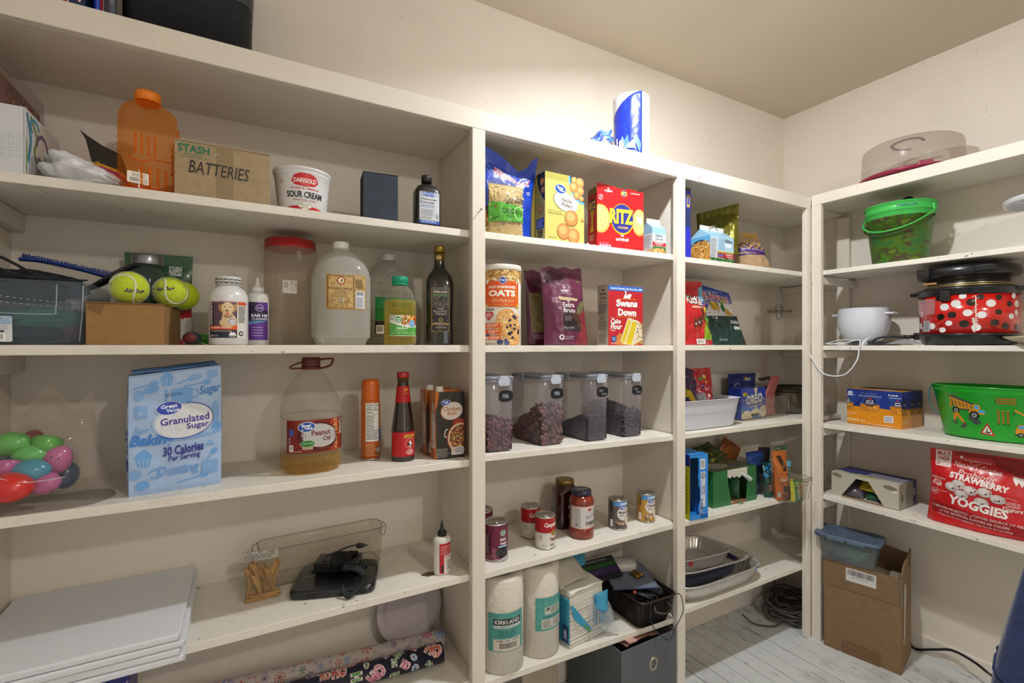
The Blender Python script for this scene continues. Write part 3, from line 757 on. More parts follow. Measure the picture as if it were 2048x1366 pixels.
cloth('folded_cloth', 'black stitched strap bundle at the bottom of the clear left bin', 'cloth', (bx_-.02, 1.37, z2+.006), 5, .12, .13, .036, '1b2028', 7)
def strap():
 t = thing('nylon_harness', 'black nylon harness with stitched straps heaped over the clear left bin', 'harness', (bx_, 1.345, z2+.088), 4)
 m = P('17181f', .75, bump=.4, bscale=250)
 def fn(a0, b0):
  th = a0*2*pi; ph = b0*pi; x, y, z = cos(th)*sin(ph), sin(th)*sin(ph), -cos(ph)
  r = 1+.5*(abs(N(x*2+1, y*2, z*2))-.2)
  return (x*.082*r, y*.09*r, max(0, .032*(.95+z*r*(1-.35*x))))
 MB().grid(fn, 56, 30).build('mesh_body', m, t)
 b = MB().tube([(-.08, -.10, .055), (-.04, -.105, .058), (.0, -.10, .042), (.05, -.095, .040), (.085, -.07, .044)], .010, 8, flat=.18, sub=8)
 b.build('wide_strap', P('1c2331', .85, bump=.4, bscale=300), t)
 MB().tube([(-.085, -.02, .075), (-.05, -.05, .084), (-.02, -.07, .07), (0.01, -.09, .05)], .0028, 8, sub=8).build('cord', P('15161a', .6), t)
 a = MB()
 for k in range(2):
  for i in range(18):
   u = i/17; x = -.085+.155*u; z = .012-.01*k-.030*u+.012*u*u; a.box(x, -.1045, z, x+.004, -.1035, z+.0009)
 o = a.build('white_stitching', P('c4c8cc', .7), t); o['kind'] = 'stuff'
strap()
def rake():
 t = thing('grooming_comb', 'blue plastic comb with short bristles lying on the black harness', 'comb', (-.322, 1.36, z2+.160), 0, rot=(radians(-12), radians(11), radians(4)))
 m = P('1e3f9a', .4)
 MB().tube([(-.085, 0, .0), (-.05, 0, .006), (0, 0, .006), (.06, 0, .001), (.12, 0, -.003)], .009, 8, flat=.3, sub=6).build('back', m, t)
 b = MB(); R = random.Random(3)
 for i in range(44):
  x = -.082+i*.0046
  for y in (-.005, .004): b.box(x, y, .003, x+.0025, y+.002, .012+R.uniform(0, .003))
 o = b.build('bristles', P('16307c', .4), t); o['kind'] = 'stuff'
rake()
def launcher():
 t = thing('ball_launcher', 'black curved plastic ball thrower arm reaching over the tennis balls', 'toy', (0, 0, 0))
 p = lambda px, py, y: (XY(px, y), y, ZY(px, py, y))
 MB().tube([p(165, 582, 1.36), p(195, 570, 1.34), p(225, 553, 1.335), p(255, 537, 1.34), p(278, 530, 1.35)], lambda q: .007+.005*sin(pi*min(1, q*1.1)), 10, flat=.45, sub=8).build('arm', P('14161b', .4, bump=.3, bscale=200), t)
launcher()
def lowbox():
 x0, x1 = XY(177, 1.235), XY(333, 1.232); w_ = x1-x0
 h = .083; d = .20
 t = thing('cardboard_box', 'low brown cardboard box with a tape scrap under the tennis balls', 'box', ((x0+x1)/2-.0, 1.234+d/2, z2), -3)
 cb = P('9a7443', .75, bump=.1, bscale=120, var=.12, vscale=50)
 MB().box(-w_/2, -d/2, 0, w_/2, d/2, h).build('body', cb, t, bev=.0015)
 MB().box(-w_/2-.003, -d/2-.001, h, w_/2+.001, d/2, h+.003).build('flap', P('7d5c35', .8), t, bev=.001)
 a = Art(1); a.poly([(-w_/2+.004, h-.001), (-w_/2+.031, h-.001), (-w_/2+.023, h-.022), (-w_/2+.004, h-.014)], '7c5a30'); a.build('tape_scrap', t, Sfront(d), rough=.3)
lowbox()
fuzz = P('cbe01c', .85, bump=.6, bscale=500)
def tball(x, y, z, label, rot, txt=True):
 t = thing('tennis_ball', label, 'tennis ball', (x, y, z), rot=rot, group='tennis balls in the net')
 r = .0335
 MB().ball((0, 0, 0), r, seg=32, rings=20).build('felt', fuzz, t)
 b = MB(); pts = []
 for i in range(64):
  a = 2*pi*i/64; A_ = .44*pi/1; x_ = cos(a)+.28*cos(3*a); y_ = sin(a)-.28*sin(3*a); z_ = .95*sin(2*a)
  v = Vector((x_, y_, z_)).normalized()*(r+.0002); pts.append(v)
 b.tube(pts, .0022, 6, closed=True, sub=1, flat=.5); b.build('seam', P('dfe3c4', .8), t)
 if txt:
  a = Art(2); a.text('AirDog', -.018, -.006, .018, .006, '23285a', .03, shear=.2, rot=12)
  a.build('printed_name', t, lambda u, v, h: tuple(Vector((sin(u/r)*cos(v/r), -cos(u/r)*cos(v/r), sin(v/r)))*(r+h+.0004)), .006)
zb = z2+.0865
b1 = (XY(259, 1.275), 1.275, zb+.0335); b2 = (XY(341, 1.33), 1.33, zb+.0335); b3 = (XY(366, 1.405), 1.405, zb+.0335)
tball(*b1, 'leftmost tennis ball in the white net on the low brown box', (.3, .2, .5))
tball(*b2, 'middle tennis ball in the net with large dark printed name', (-.1, .1, -.2))
tball(*b3, 'rear tennis ball at the right, behind the other two in the net', (.4, .7, .2), False)
def net():
 t = thing('mesh_net', 'fine white net holding the tennis balls', 'net', (0, 0, 0))
 b = MB(); r = .0352
 for c, seed in ((b1, 1), (b2, 2)):
  c = Vector(c); ax = Vector((.8, .5, -.1)).normalized(); u_ = ax.orthogonal().normalized(); v_ = ax.cross(u_)
  for k in range(14):
   pts = []
   for j in range(17):
    th = pi*j/16; an = 2*pi*k/14+j*.16
    pts.append(c+ax*(-cos(th)*r)+(u_*cos(an)+v_*sin(an))*sin(th)*r)
   b.tube(pts, .00022, 3, sub=1)
   pts = [c+ax*(-cos(pi*j/16)*r)+(u_*cos(2*pi*k/14-j*.16)+v_*sin(2*pi*k/14-j*.16))*sin(pi*j/16)*r for j in range(17)]
   b.tube(pts, .00022, 3, sub=1)
 o = b.build('netting', P('dfe2da', .6), t, fix=False); o['kind'] = 'stuff'
net()
def greenbag():
 x0, x1 = XY(247, 1.455), XY(386, 1.455)
 t = thing('treat_bag', 'dark green dog treat pouch with red and white base behind the tennis balls', 'bag', ((x0+x1)/2, 1.462, z2), -2)
 Q = Pouch(t, x1-x0, .224, .05, P('135226', .35, coat=.2), wr=.004, seed=12, crimp=.1)
 w2 = (x1-x0)/2
 a = Art(1); a.rect(.02, .0, w2*.96, .07, 'd8d8d8'); a.poly([(.0, .07), (w2*.96, .09), (w2*.96, .07), (.02, .055)], 'b3202c'); a.rect(.02, .0, w2*.96, .016, 'b3202c'); a.text('VIDS', .045, .020, .066, .026, 'e8e0e0', .02)
 a.rect(.02, .172, .046, .196, 'cfd4cf'); a.specks(.021, .173, .045, .195, 90, ['1d2a20'], .0008, .0014)
 a.build('printed_front', t, Q.S, .008)
greenbag()
def jar2():
 cx = XY(296, 1.385); t = thing('treat_jar', 'clear jar with a grey metallic lid standing behind the tennis balls', 'jar', (cx, 1.385, z2+0), 0)
 MB().solid([(.030, 0), (.034, .004), (.034, .150), (.030, .168), (.026, .174), (.026, .186)], 40).build('glass', TR('8f9f9a', .22, .08, 'd4e2dc'), t)
 MB().solid([(.031, .004), (.031, .10), (0, .102)], 32).build('dark_treats', P('1f2e26', .8, bump=.8, bscale=60), t)
 MB().solid([(.0305, .184), (.031, .186), (.031, .205), (.029, .2085), (.027, .2085), (.026, .207), (0, .207)], 48).build('lid', P('8f9096', .3, .8), t)
jar2()
def clicker():
 cx = XY(386, 1.28); t = thing('dog_clicker', 'small smoky oval clicker with a red centre beside the low box', 'clicker', (cx, 1.262, z2+.0148), 0)
 MB().ball((0, 0, 0), .0185, sc=(1, .8, .8), seg=24, rings=14).build('shell', TR('2e3748', .55, .08), t)
 MB().ball((-.004, -.003, .001), .0125, sc=(1, .8, .9)).build('red_core', P('c8382c', .4), t)
 MB().tube([(.012, -.01, -.008), (.024, -.022, -.0125), (.028, -.02, -.0135)], .0008, 6, sub=3).build('wire_loop', P('b9b9b9', .3, .8), t)
 t = thing('toy_tube', 'green plastic tube lying behind the white supplement bottle', 'tube', (XY(405, 1.36), 1.36, z2+.0135), 0)
 MB().tube([(-.03, 0, 0), (.05, 0, 0)], .0125, 16, sub=1).build('tube', P('3f8f1e', .4), t)
clicker()
def cosequin():
 cx = XY(457, 1.285); t = thing('supplement_bottle', 'white supplement bottle with a yellow dog portrait label', 'bottle', (cx, 1.285, z2), 0)
 MB().solid([(.035, 0), (.0395, .003), (.0395, .108), (.0385, .116), (.033, .126), (.026, .132), (.0235, .133), (.0235, .138)], 56).build('body', P('dcdcdc', .3, coat=.3), t)
 cap(t, .0262, .019, .137, P('d4d2ce', .4), ribs=30)
 a = Art(4)
 for k in range(9):
  x = -.035+k*.0105
  a.text('Nutramax', x-.004, .140, x+.0048, .1445, '24242c', .03, rot=12, keep=k > 0); a.text('Nutramax', x-.006, .147, x+.003, .1515, '24242c', .03, rot=12, keep=True)
 a.build('cap_print', t, Scyl(.0263), .006)
 a = Art(1); b0, b1_ = .016, .098
 a.rect(-.042, b0, .042, b1_, 'dad7d2'); a.rect(-.042, .042, .018, b1_-.002, '3b3138'); a.rect(-.042, b0, .018, .035, '252a3c')
 a.rect(-.042, .0345, .018, .0435, 'd8521c'); a.rect(-.042, .0968, .042, b1_, 'd8521c'); a.rect(.02, .090, .042, .0965, 'd8521c')
 a.rect(-.030, .0445, .018, .096, '5a4558')
 # dog portrait
 a.ell(.0, .050, .017, .010, 'd9b98c'); a.poly([(-.014, .046), (-.010, .072), (.008, .072), (.017, .058), (.017, .045), (-.014, .045)], 'dfc299')
 a.ell(-.013, .082, .0055, .010, 'b08350', 18); a.ell(.012, .083, .0055, .010, 'b98d5c', -18); a.ell(-.001, .083, .012, .0125, 'e3c9a0')
 a.ell(-.001, .073, .0085, .008, 'dcbd90'); a.ell(-.002, .0765, .003, .002, '8c4a3c'); a.ell(-.001, .069, .0035, .004, 'd0705c'); a.ell(-.006, .085, .0013, .0012, '2a1a14'); a.ell(.004, .085, .0013, .0012, '2a1a14', keep=True)
 a.stroke([(-.008, .066), (0, .062), (.009, .067)], .002, '2c2a2e', sm=4)
 a.poly([(.008, .0445), (.0165, .053), (.008, .0615), (-.0005, .053)], '3e6ac0'); a.poly([(.008, .046), (.015, .053), (.008, .060), (.001, .053)], 'f2f2f2'); a.text('#1', .005, .056, .011, .059, 'c23030', .03); a.lines(.003, .050, .013, .055, 3, '40508c')
 a.text('COSEQUIN', -.0655, .068, -.0055, .0745, 'cfc8c0', .02, rot=90) if False else a.text('COSEQUIN', -.060, .0665, -.012, .0735, 'e6e0d8', .03, rot=90)
 a.text('MAXIMUM STRENGTH', -.036, .037, .006, .041, 'f0e6d8', .03); a.text('PLUS MSM & Hyaluronic Acid', -.036, .0295, .006, .0325, 'd8d4d0', .02); a.text('180', -.037, .0185, -.031, .0235, 'e6e4e0', .03); a.lines(-.029, .019, -.018, .023, 2, 'b8b8c0')
 a.poly([(.002, .024), (.006, .031), (.008, .027), (.011, .030), (.016, .0235), (.016, .021), (.002, .021)], 'e8e8e8'); a.text('FOR DOGS', .003, .0175, .015, .0195, 'e8e8e8', .02)
 a.lines(.021, .050, .040, .088, 12, '55555c'); a.ell(.027, .026, .0055, .0055, '26282c'); a.ell(.027, .026, .0035, .003, 'c8c8c8')
 a.build('label', t, Scyl(.0396), .006)
cosequin()
def earcleaner():
 cx = XY(515, 1.335); t = thing('ear_cleaner_bottle', 'slim white squeeze bottle with a purple label and pointed tip', 'bottle', (cx, 1.335, z2), 0)
 MB().solid([(.021, 0), (.024, .002), (.024, .115), (.022, .124), (.0145, .130)], 40, 1.06, .8).build('body', P('c9c8c2', .35), t)
 MB().solid([(.0145, .128), (.0145, .142), (.0085, .143), (.0065, .150), (.0045, .152), (.003, .163), (.0018, .166)], 32).build('nozzle_cap', P('dcdad4', .35), t)
 a = Art(1); a.rect(-.020, .012, .0245, .104, '5d2f86'); a.rect(-.020, .058, .0245, .104, '221f33'); a.poly([(-.02, .048), (.0245, .060), (.0245, .064), (-.02, .058)], '5f9cc4')
 a.rect(.0, .085, .0245, .104, '5d2f86'); a.ring(.004, .090, .008, .008, .0009, 'd9c8ea'); a.text('BAYER', -.002, .0888, .010, .0912, 'e8e0f0', .02); a.text('EAR HE', -.013, .068, .022, .075, 'e8e4ec', .03); a.text('CLEANSE', -.013, .061, .021, .066, 'd8d4e0', .02)
 a.lines(-.012, .020, .012, .046, 4, 'cdb8de', .2)
 a.build('label', t, Ssq(lambda v: .024, 2, 1.06, .8, rm=.024), .006)
earcleaner()
def redlid():
 cx = XY(581, 1.405); t = thing('food_canister', 'tall frosted clear canister with a wide red lid', 'canister', (cx, 1.405, z2), 0)
 m = TR('c8b8a6', .24, .22, 'f2eae0')
 MB().solid([(.056, 0, 3), (.062, .005, 3), (.063, .24, 3), (.062, .250, 2.6), (.059, .256, 2), (.059, .262, 2)], 64).build('body', m, t)
 b = MB().solid([(.0625, .252), (.0640, .253), (.0640, .256), (.0625, .257), (.0625, .273), (.060, .2765), (0, .2765)], 64)
 b.build('lid', P('a81a1c', .35, coat=.2), t)
 b = MB()
 for x in (-.025, .025): b.tube([(x-.012, -.0625, .06), (x-.012, -.0625, .21), (x+.012, -.0628, .21), (x+.012, -.0625, .06)], .0007, 4, sub=1, closed=True)
 b.build('moulded_panels', TR('cfc0b0', .4, .2), t)
 a = Art(8); a.rrect(-.022, .132, .010, .165, .002, 'cdc6bc'); a.barcode(-.020, .143, -.010, .162, True, bg='cdc6bc'); a.specks(-.008, .137, .009, .163, 60, ['55504a'], .0005, .0013)
 a.build('sticker', t, Ssq(lambda v: .063, 3, rm=.063), .008)
redlid()
def gallon(name, label, px, y, mat, lab, capm, capcol='e0e0dc', rz=0, R=.070, H=.268):
 cx = XY(px, y); t = thing(name, label, 'jug', (cx, y, z2), rz)
 prof = [(.052, 0, 3), (.058, .002, 3.2), (.066, .020, 3.4), (.0695, .030, 3.4), (.070, .16, 3.4), (.0695, .175, 3.2), (.066, .196, 2.8), (.058, .214, 2.4), (.046, .230, 2.1), (.032, .240, 2), (.0215, .2445, 2), (.0185, .2465, 2), (.0185, .252, 2)]
 prof = [(r*R/.07, z*H/.268, n) for r, z, n in prof]
 # smooth profile
 pp = catmull([Vector(p) for p in prof], 4); prof = [(p.x, p.y, p.z) for p in pp]
 MB().solid(prof, 72).build('body', mat, t)
 MB().solid([(.0195, .250*H/.268), (.0200, .2515*H/.268), (.0200, .2655*H/.268), (.0185, .268*H/.268), (0, .268*H/.268)], 40).build('cap', P(capcol, .4), t)
 return t, Ssq(lambda v: R*(1 if .03 < v < .175 else .98), 3.4, rm=R*1.08)
def vanilla():
 t, S = gallon('vanilla_jug', 'frosted gallon jug with a gold Mexican vanilla label', 682, 1.315, TR('dcdbd4', .60, .16, 'f0efe9'), None, None)
 a = Art(4); x0, x1, y0, y1 = -.047, .050, .088, .176; ink = '5a1f1a'
 a.rrect(x0, y0, x1, y1, .003, 'b08b4c'); a.rrect(x0+.002, y0+.002, x1-.002, y1-.002, .002, 'c3a468')
 a.specks(x0+.003, y0+.003, x1-.003, y1-.003, 110, ['b8955a', 'c9ac70', 'ad8a4e'], .002, .006)
 bx = [(x0+.004, y0+.004), (.020, y0+.004), (.020, y1-.004), (x0+.004, y1-.004)]
 a.stroke(bx, .0022, ink, closed=True)
 for cx_ in (x0+.004, .020):
  for cy_ in (y0+.004, (y0+y1)/2, y1-.004): a.ell(cx_, cy_, .0018, .0018, 'c3a468', keep=False); a.ell(cx_, cy_, .0011, .0011, ink)
 a.ell(-.012, .160, .0105, .0105, 'a3442c'); a.ell(-.012, .160, .0072, .0072, 'e6d8b4'); a.ell(-.012, .1595, .0012, .0045, '2c241c', -8); a.ell(-.0095, .161, .0009, .0038, '2c241c', 10)
 a.text('MEXICAN VANILLA', -.041, .138, .016, .1435, '2c201a', .0); a.text('A DISTINCTIVE', -.025, .1335, .001, .1355, '5a2f24', .02); a.text('CLEAR VANILLA', -.030, .1275, .007, .131, '2c201a', .0)
 a.lines(-.034, .118, .010, .1255, 3, '5a4432', .3); a.rect(-.018, .104, -.006, .116, 'd8cfae'); a.specks(-.0175, .1045, -.0065, .1155, 60, ['3c2c20'], .0006, .001); a.lines(-.038, .104, -.021, .114, 3, '5a4432', .3); a.lines(-.003, .104, .012, .114, 3, '5a4432', .3); a.lines(-.025, .096, .003, .102, 2, '5a4432', .3)
 a.lines(.024, .142, .046, .166, 8, '5a4a34'); a.rect(.024, .092, .046, .136, 'd2d4dc'); a.barcode(.025, .122, .045, .135, bg='d2d4dc'); a.lines(.026, .094, .044, .120, 9, '55586a')
 a.build('label', t, S, .008, rough=.5)
 a = Art(2); a.text('1L', .012, .062, .018, .067, '9aa0a0', 0); a.stroke([(.0, .064), (.008, .065)], .0006, '9aa0a0'); a.build('moulded_mark', t, S, .01)
vanilla()
def vinegar():
 t, S = gallon('vinegar_jug', 'clear gallon jug of distilled vinegar with a green label, behind the oil', 777, 1.425, TR('c9c9c0', .22, .12, 'f2f2ec'), None, None, 'dcdad6', R=.071)
 a = Art(4); a.rect(-.055, .070, .055, .135, '1c8a42'); a.rect(-.055, .030, .055, .068, '1d2022'); a.text('DISTILLED', -.012, .095, .050, .108, 'e9efe9', .01); a.text('VINEGAR', -.006, .077, .050, .090, 'e9efe9', .01)
 a.lines(-.048, .096, -.022, .102, 3, '123c20'); a.barcode(-.052, .032, -.032, .056); a.lines(-.02, .05, .01, .064, 4, 'a8aaa8'); a.build('label', t, S, .008)
 MB().tube([(.03, -.045, .20), (-.005, -.055, .215), (-.03, -.055, .19), (-.034, -.056, .165), (-.02, -.058, .15), (.02, -.058, .15)], .003, 8, sub=6).build('handle', TR('d0d4d0', .5, .12), t)
vinegar()
def canola():
 cx = XY(800, 1.275); t = thing('canola_oil_bottle', 'clear bottle of yellow canola oil with a green cap', 'bottle', (cx, 1.275, z2), 0)
 R = .0405
 prof = [(.034, 0, 3), (.0385, .003, 3), (R, .008, 3), (R, .024, 3), (R-.0015, .026, 3), (R-.0015, .080, 3), (R, .082, 3), (R, .112, 3), (R-.002, .120, 2.6), (R-.006, .134, 2.2), (.030, .147, 2), (.021, .157, 2), (.0175, .161, 2), (.0175, .168, 2)]
 m = TR('d6dac8', .10, .05, 'f6f8ee')
 wob = lambda a, z: 1+(.012*sin(a*12) if .112 < z < .16 else 0)
 MB().solid([(p[0], p[1], p[2]) for p in prof], 72, wob=wob).build('bottle', m, t)
 MB().solid([(.033, .001, 3), (R-.002, .009, 3), (R-.003, .112, 3), (R-.0035, .1185, 3), (0, .1185, 3)], 48).build('oil', TR('e8cc10', .20, .05, 'f8e850'), t)
 cap(t, .0215, .020, .163, P('0f9a78', .35), ribs=30)
 MB().solid([(.0222, .161), (.0222, .1635)], 40).build('neck_ring', P('12a884', .35), t)
 a = Art(2)
 a.rect(-.040, .024, .044, .078, 'dcdcd4'); a.poly([(-.04, .0255), (.044, .0255), (.044, .048), (.015, .046), (-.01, .050), (-.04, .060)], '3f9c2c')
 a.specks(-.008, .056, .043, .076, 110, ['a8301c', 'd06018', '5a8a2a', 'e0b040', '7a3018', 'c84020'], .002, .0055); a.specks(-.040, .066, -.012, .077, 30, ['b8b8a8', 'a8a890'], .002, .004)
 a.ell(-.016, .067, .0095, .0095, 'e8eee4'); a.ell(-.016, .067, .0085, .0085, '2c8a3c'); a.text('food', -.0225, .067, -.010, .072, 'eef4ec', .02); a.text('club', -.0215, .061, -.011, .0665, 'eef4ec', .02)
 a.ell(.022, .057, .0095, .0095, 'eaf2f8'); a.ell(.022, .057, .0085, .0085, '2c88c8'); a.lines(.016, .052, .028, .062, 4, 'd8e8f4')
 a.text('canola oil', -.021, .042, .010, .0485, 'eef6ea', .02); a.lines(-.02, .037, .012, .040, 1, 'a8d098'); a.text('24 FL OZ (1 PT 8 FL OZ) 710mL', -.021, .030, .012, .0335, 'e2efdc', .02)
 a.build('label', t, Ssq(lambda v: R-.0012, 3, rm=R*1.05), .007)
canola()
def balsamic():
 cx = XY(879, 1.30); t = thing('balsamic_vinegar_bottle', 'tall dark glass balsamic vinegar bottle with a gold neck', 'bottle', (cx, 1.30, z2), -16)
 m = P('12130c', .07, spec=.7, coat=.5)
 pr = [(.035, 0, 4), (.0385, .004, 4), (.0385, .055, 4), (.0372, .07, 4), (.0385, .11, 4), (.0395, .155, 4), (.0385, .178, 3.6), (.034, .195, 3), (.024, .210, 2.3), (.0165, .222, 2), (.0140, .240, 2), (.0138, .262, 2)]
 pp = catmull([Vector(p) for p in pr], 4); MB().solid([(p.x, p.y, p.z) for p in pp], 72, 1, .9).build('body', m, t)
 MB().solid([(.0142, .238), (.0142, .262)], 40).build('gold_sleeve', P('8a6f30', .35, .7), t)
 cap(t, .0150, .018, .264, P('a8883c', .35, .8), ribs=30)
 a = Art(3); a.rect(-.021, .038, .021, .160, 'b59a50'); a.rect(-.020, .039, .020, .159, '1b1a22'); a.rect(-.0185, .105, .0185, .1575, '6b6a68'); a.rect(-.0185, .132, .0185, .148, '5b7a52')
 a.specks(-.018, .106, .018, .135, 60, ['4a4038', '5c5048', '3c342e'], .002, .005); a.ell(.002, .130, .005, .006, '2a2c2c')
 a.rect(-.0175, .144, .0175, .1535, '3c1418'); a.text('KIRKLAND', -.0165, .146, .0165, .1515, 'e8e2e2', .03)
 for k, s in enumerate(('AGED', 'BALSAMIC', 'VINEGAR')): wdt = (.009, .016, .014)[k]; a.text(s, -wdt, .099-k*.0068, wdt, .104-k*.0068, 'd8d2c2', .0)
 a.text('OF MODENA', -.009, .082, .009, .084, 'b8b2a2', 0); a.ell(0, .071, .0052, .0052, 'c09a2c'); a.ell(0, .071, .0032, .0032, '2c2a28'); a.lines(-.014, .061, .014, .065, 2, '9a948a')
 for k in (-.006, 0, .006): a.ell(k, .056, .0035, .0035, '9a9a9a'); a.ell(k, .056, .0024, .0024, '2a2a30')
 a.text('ACETUM', -.013, .047, .013, .051, 'd8d2c2', .0); a.lines(-.007, .042, .007, .045, 1, 'a88a3c')
 a.build('label', t, Ssq(lambda v: .0385+(0 if v < .06 else .0006), 4, 1, .9, rm=.036), .006)
 a = Art(1); a.poly([(-.012, .243), (.004, .243), (.0, .254), (-.010, .254)], 'b8a46a'); a.build('neck_sticker', t, Scyl(.0145), .006)
balsamic()
# ================================================================== LEFT BAY, third shelf (sugar, oil)
z3 = E+A[2]
def sugar():
 w_, d, h = .165, .088, .262
 c = Vector((-.2105, 1.259)); dx = Vector((cos(radians(10)), sin(radians(10)))); dy = Vector((-dx.y, dx.x))
 o = c+dx*w_/2+dy*d/2
 t = thing('sugar_bag', 'large pale blue paper bag of granulated sugar', 'bag', (o.x, o.y, z3), 10)
 def S(u, v, h_):
  tt = v/h; s = u/(w_/2); k = 1+.015*sin(pi*tt); y = d/2+.006*sin(pi*min(1, max(0, tt)))*(1-s*s)
  y += (N(u*22, v*16, 3)*.0030+N(u*60, v*50, 5)*.0008)*(1 if abs(s) < .98 else .3)
  if tt > .93: y -= (tt-.93)*.25*d*2
  if tt < .04: y -= (.04-tt)*.06
  return (u*k, -(y+h_), v+.010*s*max(0, tt-.5)*2)
 def Sl(u, v, h_):
  tt = v/h; p = S(-w_/2, v, 0); yy = u/(d/2); k = -p[1]/(d/2)
  x = p[0]-.004*sin(pi*tt)*(1-yy*yy)+N(u*30, v*20, 9)*.002-.012*max(0, tt-.8)*0
  return (x-h_, -u*k, v-.010*max(0, tt-.5)*2+(max(0, tt-.9)*.10*(abs(yy)-1)))
 b = MB(); nu, nv = 34, 44
 b.grid(lambda a, q: S((2*a-1)*w_/2, q*h, 0), nu, nv)
 b.grid(lambda a, q: (lambda p: (p[0], -p[1], p[2]))(S((2*a-1)*w_/2, q*h, 0)), nu, nv, flip=True)
 b.grid(lambda a, q: Sl((1-2*a)*-d/2*1, q*h, 0), 16, nv, flip=False)
 b.grid(lambda a, q: (lambda p: (-p[0], p[1], p[2]+.02*max(0, q-.5)*2))(Sl((2*a-1)*d/2, q*h, 0)), 16, nv)
 b.grid(lambda a, q: tuple(Vector(S((2*a-1)*w_/2, h, 0)).lerp(Vector((S((2*a-1)*w_/2, h, 0)[0], -S((2*a-1)*w_/2, h, 0)[1], S((2*a-1)*w_/2, h, 0)[2])), q)), nu, 6)
 b.grid(lambda a, q: ((2*a-1)*w_/2, (2*q-1)*d/2*.95, 0.0005), 2, 2)
 b.build('bag', P('a3bde0', .5, bump=.15, bscale=60), t)
 # folded top
 MB().grid(lambda a, q: (-w_/2*.94+w_*.94*a, -.030+.058*q, h-.004+.006*q+.018*a-.002+N(a*4, q*4)*.002), 20, 6).build('folded_top', P('5f92d0', .5), t, solidify=.0015)
 # watermark motifs, then brand oval and wording
 lt, md = '6aa2dc', '7eaadd'
 a = Art(7)
 def cup(x, y, s, keep=False):
  a.poly([(x-s, y), (x-s*.7, y-s*1.4), (x+s*.7, y-s*1.4), (x+s, y)], lt); a.ell(x, y+s*.2, s*1.15, s*.6, lt); a.ell(x, y+s*.7, s*.8, s*.5, lt); a.ell(x, y+s*1.1, s*.4, s*.3, lt)
  for k in (-.5, 0, .5): a.stroke([(x+s*k*1.2, y-s*.1), (x+s*k*.9, y-s*1.3)], s*.12, 'a3bde0')
 def spoon(x, y, l, r):
  c_, s_ = cos(radians(r)), sin(radians(r)); a.stroke([(x, y), (x+l*c_, y+l*s_)], .0022, lt); a.ell(x+l*c_, y+l*s_, .009, .0055, lt, r)
 cup(-.018, .246, .011); cup(-.058, .078, .013); cup(.073, .132, .009); spoon(-.075, .232, .035, 12); spoon(.010, .225, .045, 6); spoon(.0, .232, .03, 20); spoon(.0, .018, .05, 10); spoon(.055, .062, .02, 50)
 a.rrect(-.010, .190, .028, .222, .004, lt); a.ring(.032, .208, .006, .009, .002, lt); a.rect(-.022, .19, -.018, .224, lt); a.rrect(.055, .238, .075, .254, .004, md); a.ring(.065, .252, .010, .006, .0015, lt, a0=180, a1=360)
 a.rect(-.072, .165, -.052, .192, md); a.poly([(-.068, .172), (-.062, .182), (-.056, .172)], '9dbbe0'); a.ell(.02, .115, .05, .004, md, 4); a.ell(.07, .165, .007, .022, md)
 a.ell(-.045, .226, .014, .008, lt, 15); a.ell(-.066, .216, .008, .012, md); a.ell(.035, .243, .012, .005, md, 10); a.poly([(.05, .092), (.06, .104), (.07, .092)], md)
 a.ell(-.072, .045, .010, .010, md); a.ell(-.06, .02, .012, .010, lt); a.rrect(.045, .030, .075, .058, .003, md); a.ell(.06, .047, .010, .010, '8db2e0'); a.ring(.06, .047, .008, .008, .0012, lt)
 a.stroke([(-.05, .044), (-.04, .052), (-.03, .046), (-.035, .034), (-.048, .036)], .003, lt, sm=4)
 a.text('Sugar', .040, .200, .0815, .224, '3d7ec6', .02, shear=.25, rot=6)
 a.text('Spr', -.074, .128, -.048, .144, lt, .01, shear=.2); a.text('Baking', -.081, .098, -.004, .128, '3d7fd0', .035, shear=.25)
 a.text('Dusting', -.036, .030, .040, .058, '6f9cd8', .02, shear=.2, rot=3)
 a.ell(.012, .152, .0555, .0375, 'b9cbe2', 7); a.ell(.014, .151, .052, .035, 'd9dade', 7)
 a.ring(.010, .152, .0560, .0375, .0016, '2b2a86', 7, a0=-140, a1=80);
 a.ell(-.0145, .182, .0235, .0150, 'd9dde8', 6); a.ell(-.0145, .182, .022, .0138, '2c49b2', 6); a.text('Great', -.029, .182, .000, .1905, 'e9edf6', .03, rot=4); a.text('Value', -.020, .1735, .004, .181, 'e9edf6', .03, rot=4)
 a.text('Granulated', -.030, .147, .058, .163, '3a3590', .02, rot=4); a.text('Sugar', .016, .131, .058, .147, '3a3590', .02, rot=4)
 a.text('30 Calories', -.026, .080, .048, .101, '37348c', .03, shear=.15, rot=5); a.text('Per Serving', -.016, .064, .042, .080, '37348c', .02, shear=.15, rot=5)
 a.text('NET WT 10 LB (4.54kg)', -.060, .010, -.004, .0155, 'b8d0ea', .01, rot=3); a.text('BEST BY 01/17/26', -.020, .207, .008, .214, '3a5068', .0, rot=1)
 a.build('printed_front', t, S, .008)
 a = Art(2); a.ell(.036, .166, .016, .027, 'd9dade'); a.text('ulated', .022, .168, .042, .176, '3a3590', .02); a.text('Sugar', .024, .156, .042, .166, '3a3590', .02)
 a.text('Calories', .010, .128, .042, .136, '37348c', .02); a.text('Serving', .012, .116, .042, .124, '37348c', .02)
 for k in range(4): a.rect(.028, .090+k*.006, .043, .0915+k*.006, '2a2a40', keep=k > 0)
 a.rect(.022, .052, .044, .078, '2c49b2'); a.specks(-.04, .02, .02, .24, 30, [lt, md], .004, .008); a.build('printed_side', t, Sl, .008)
sugar()
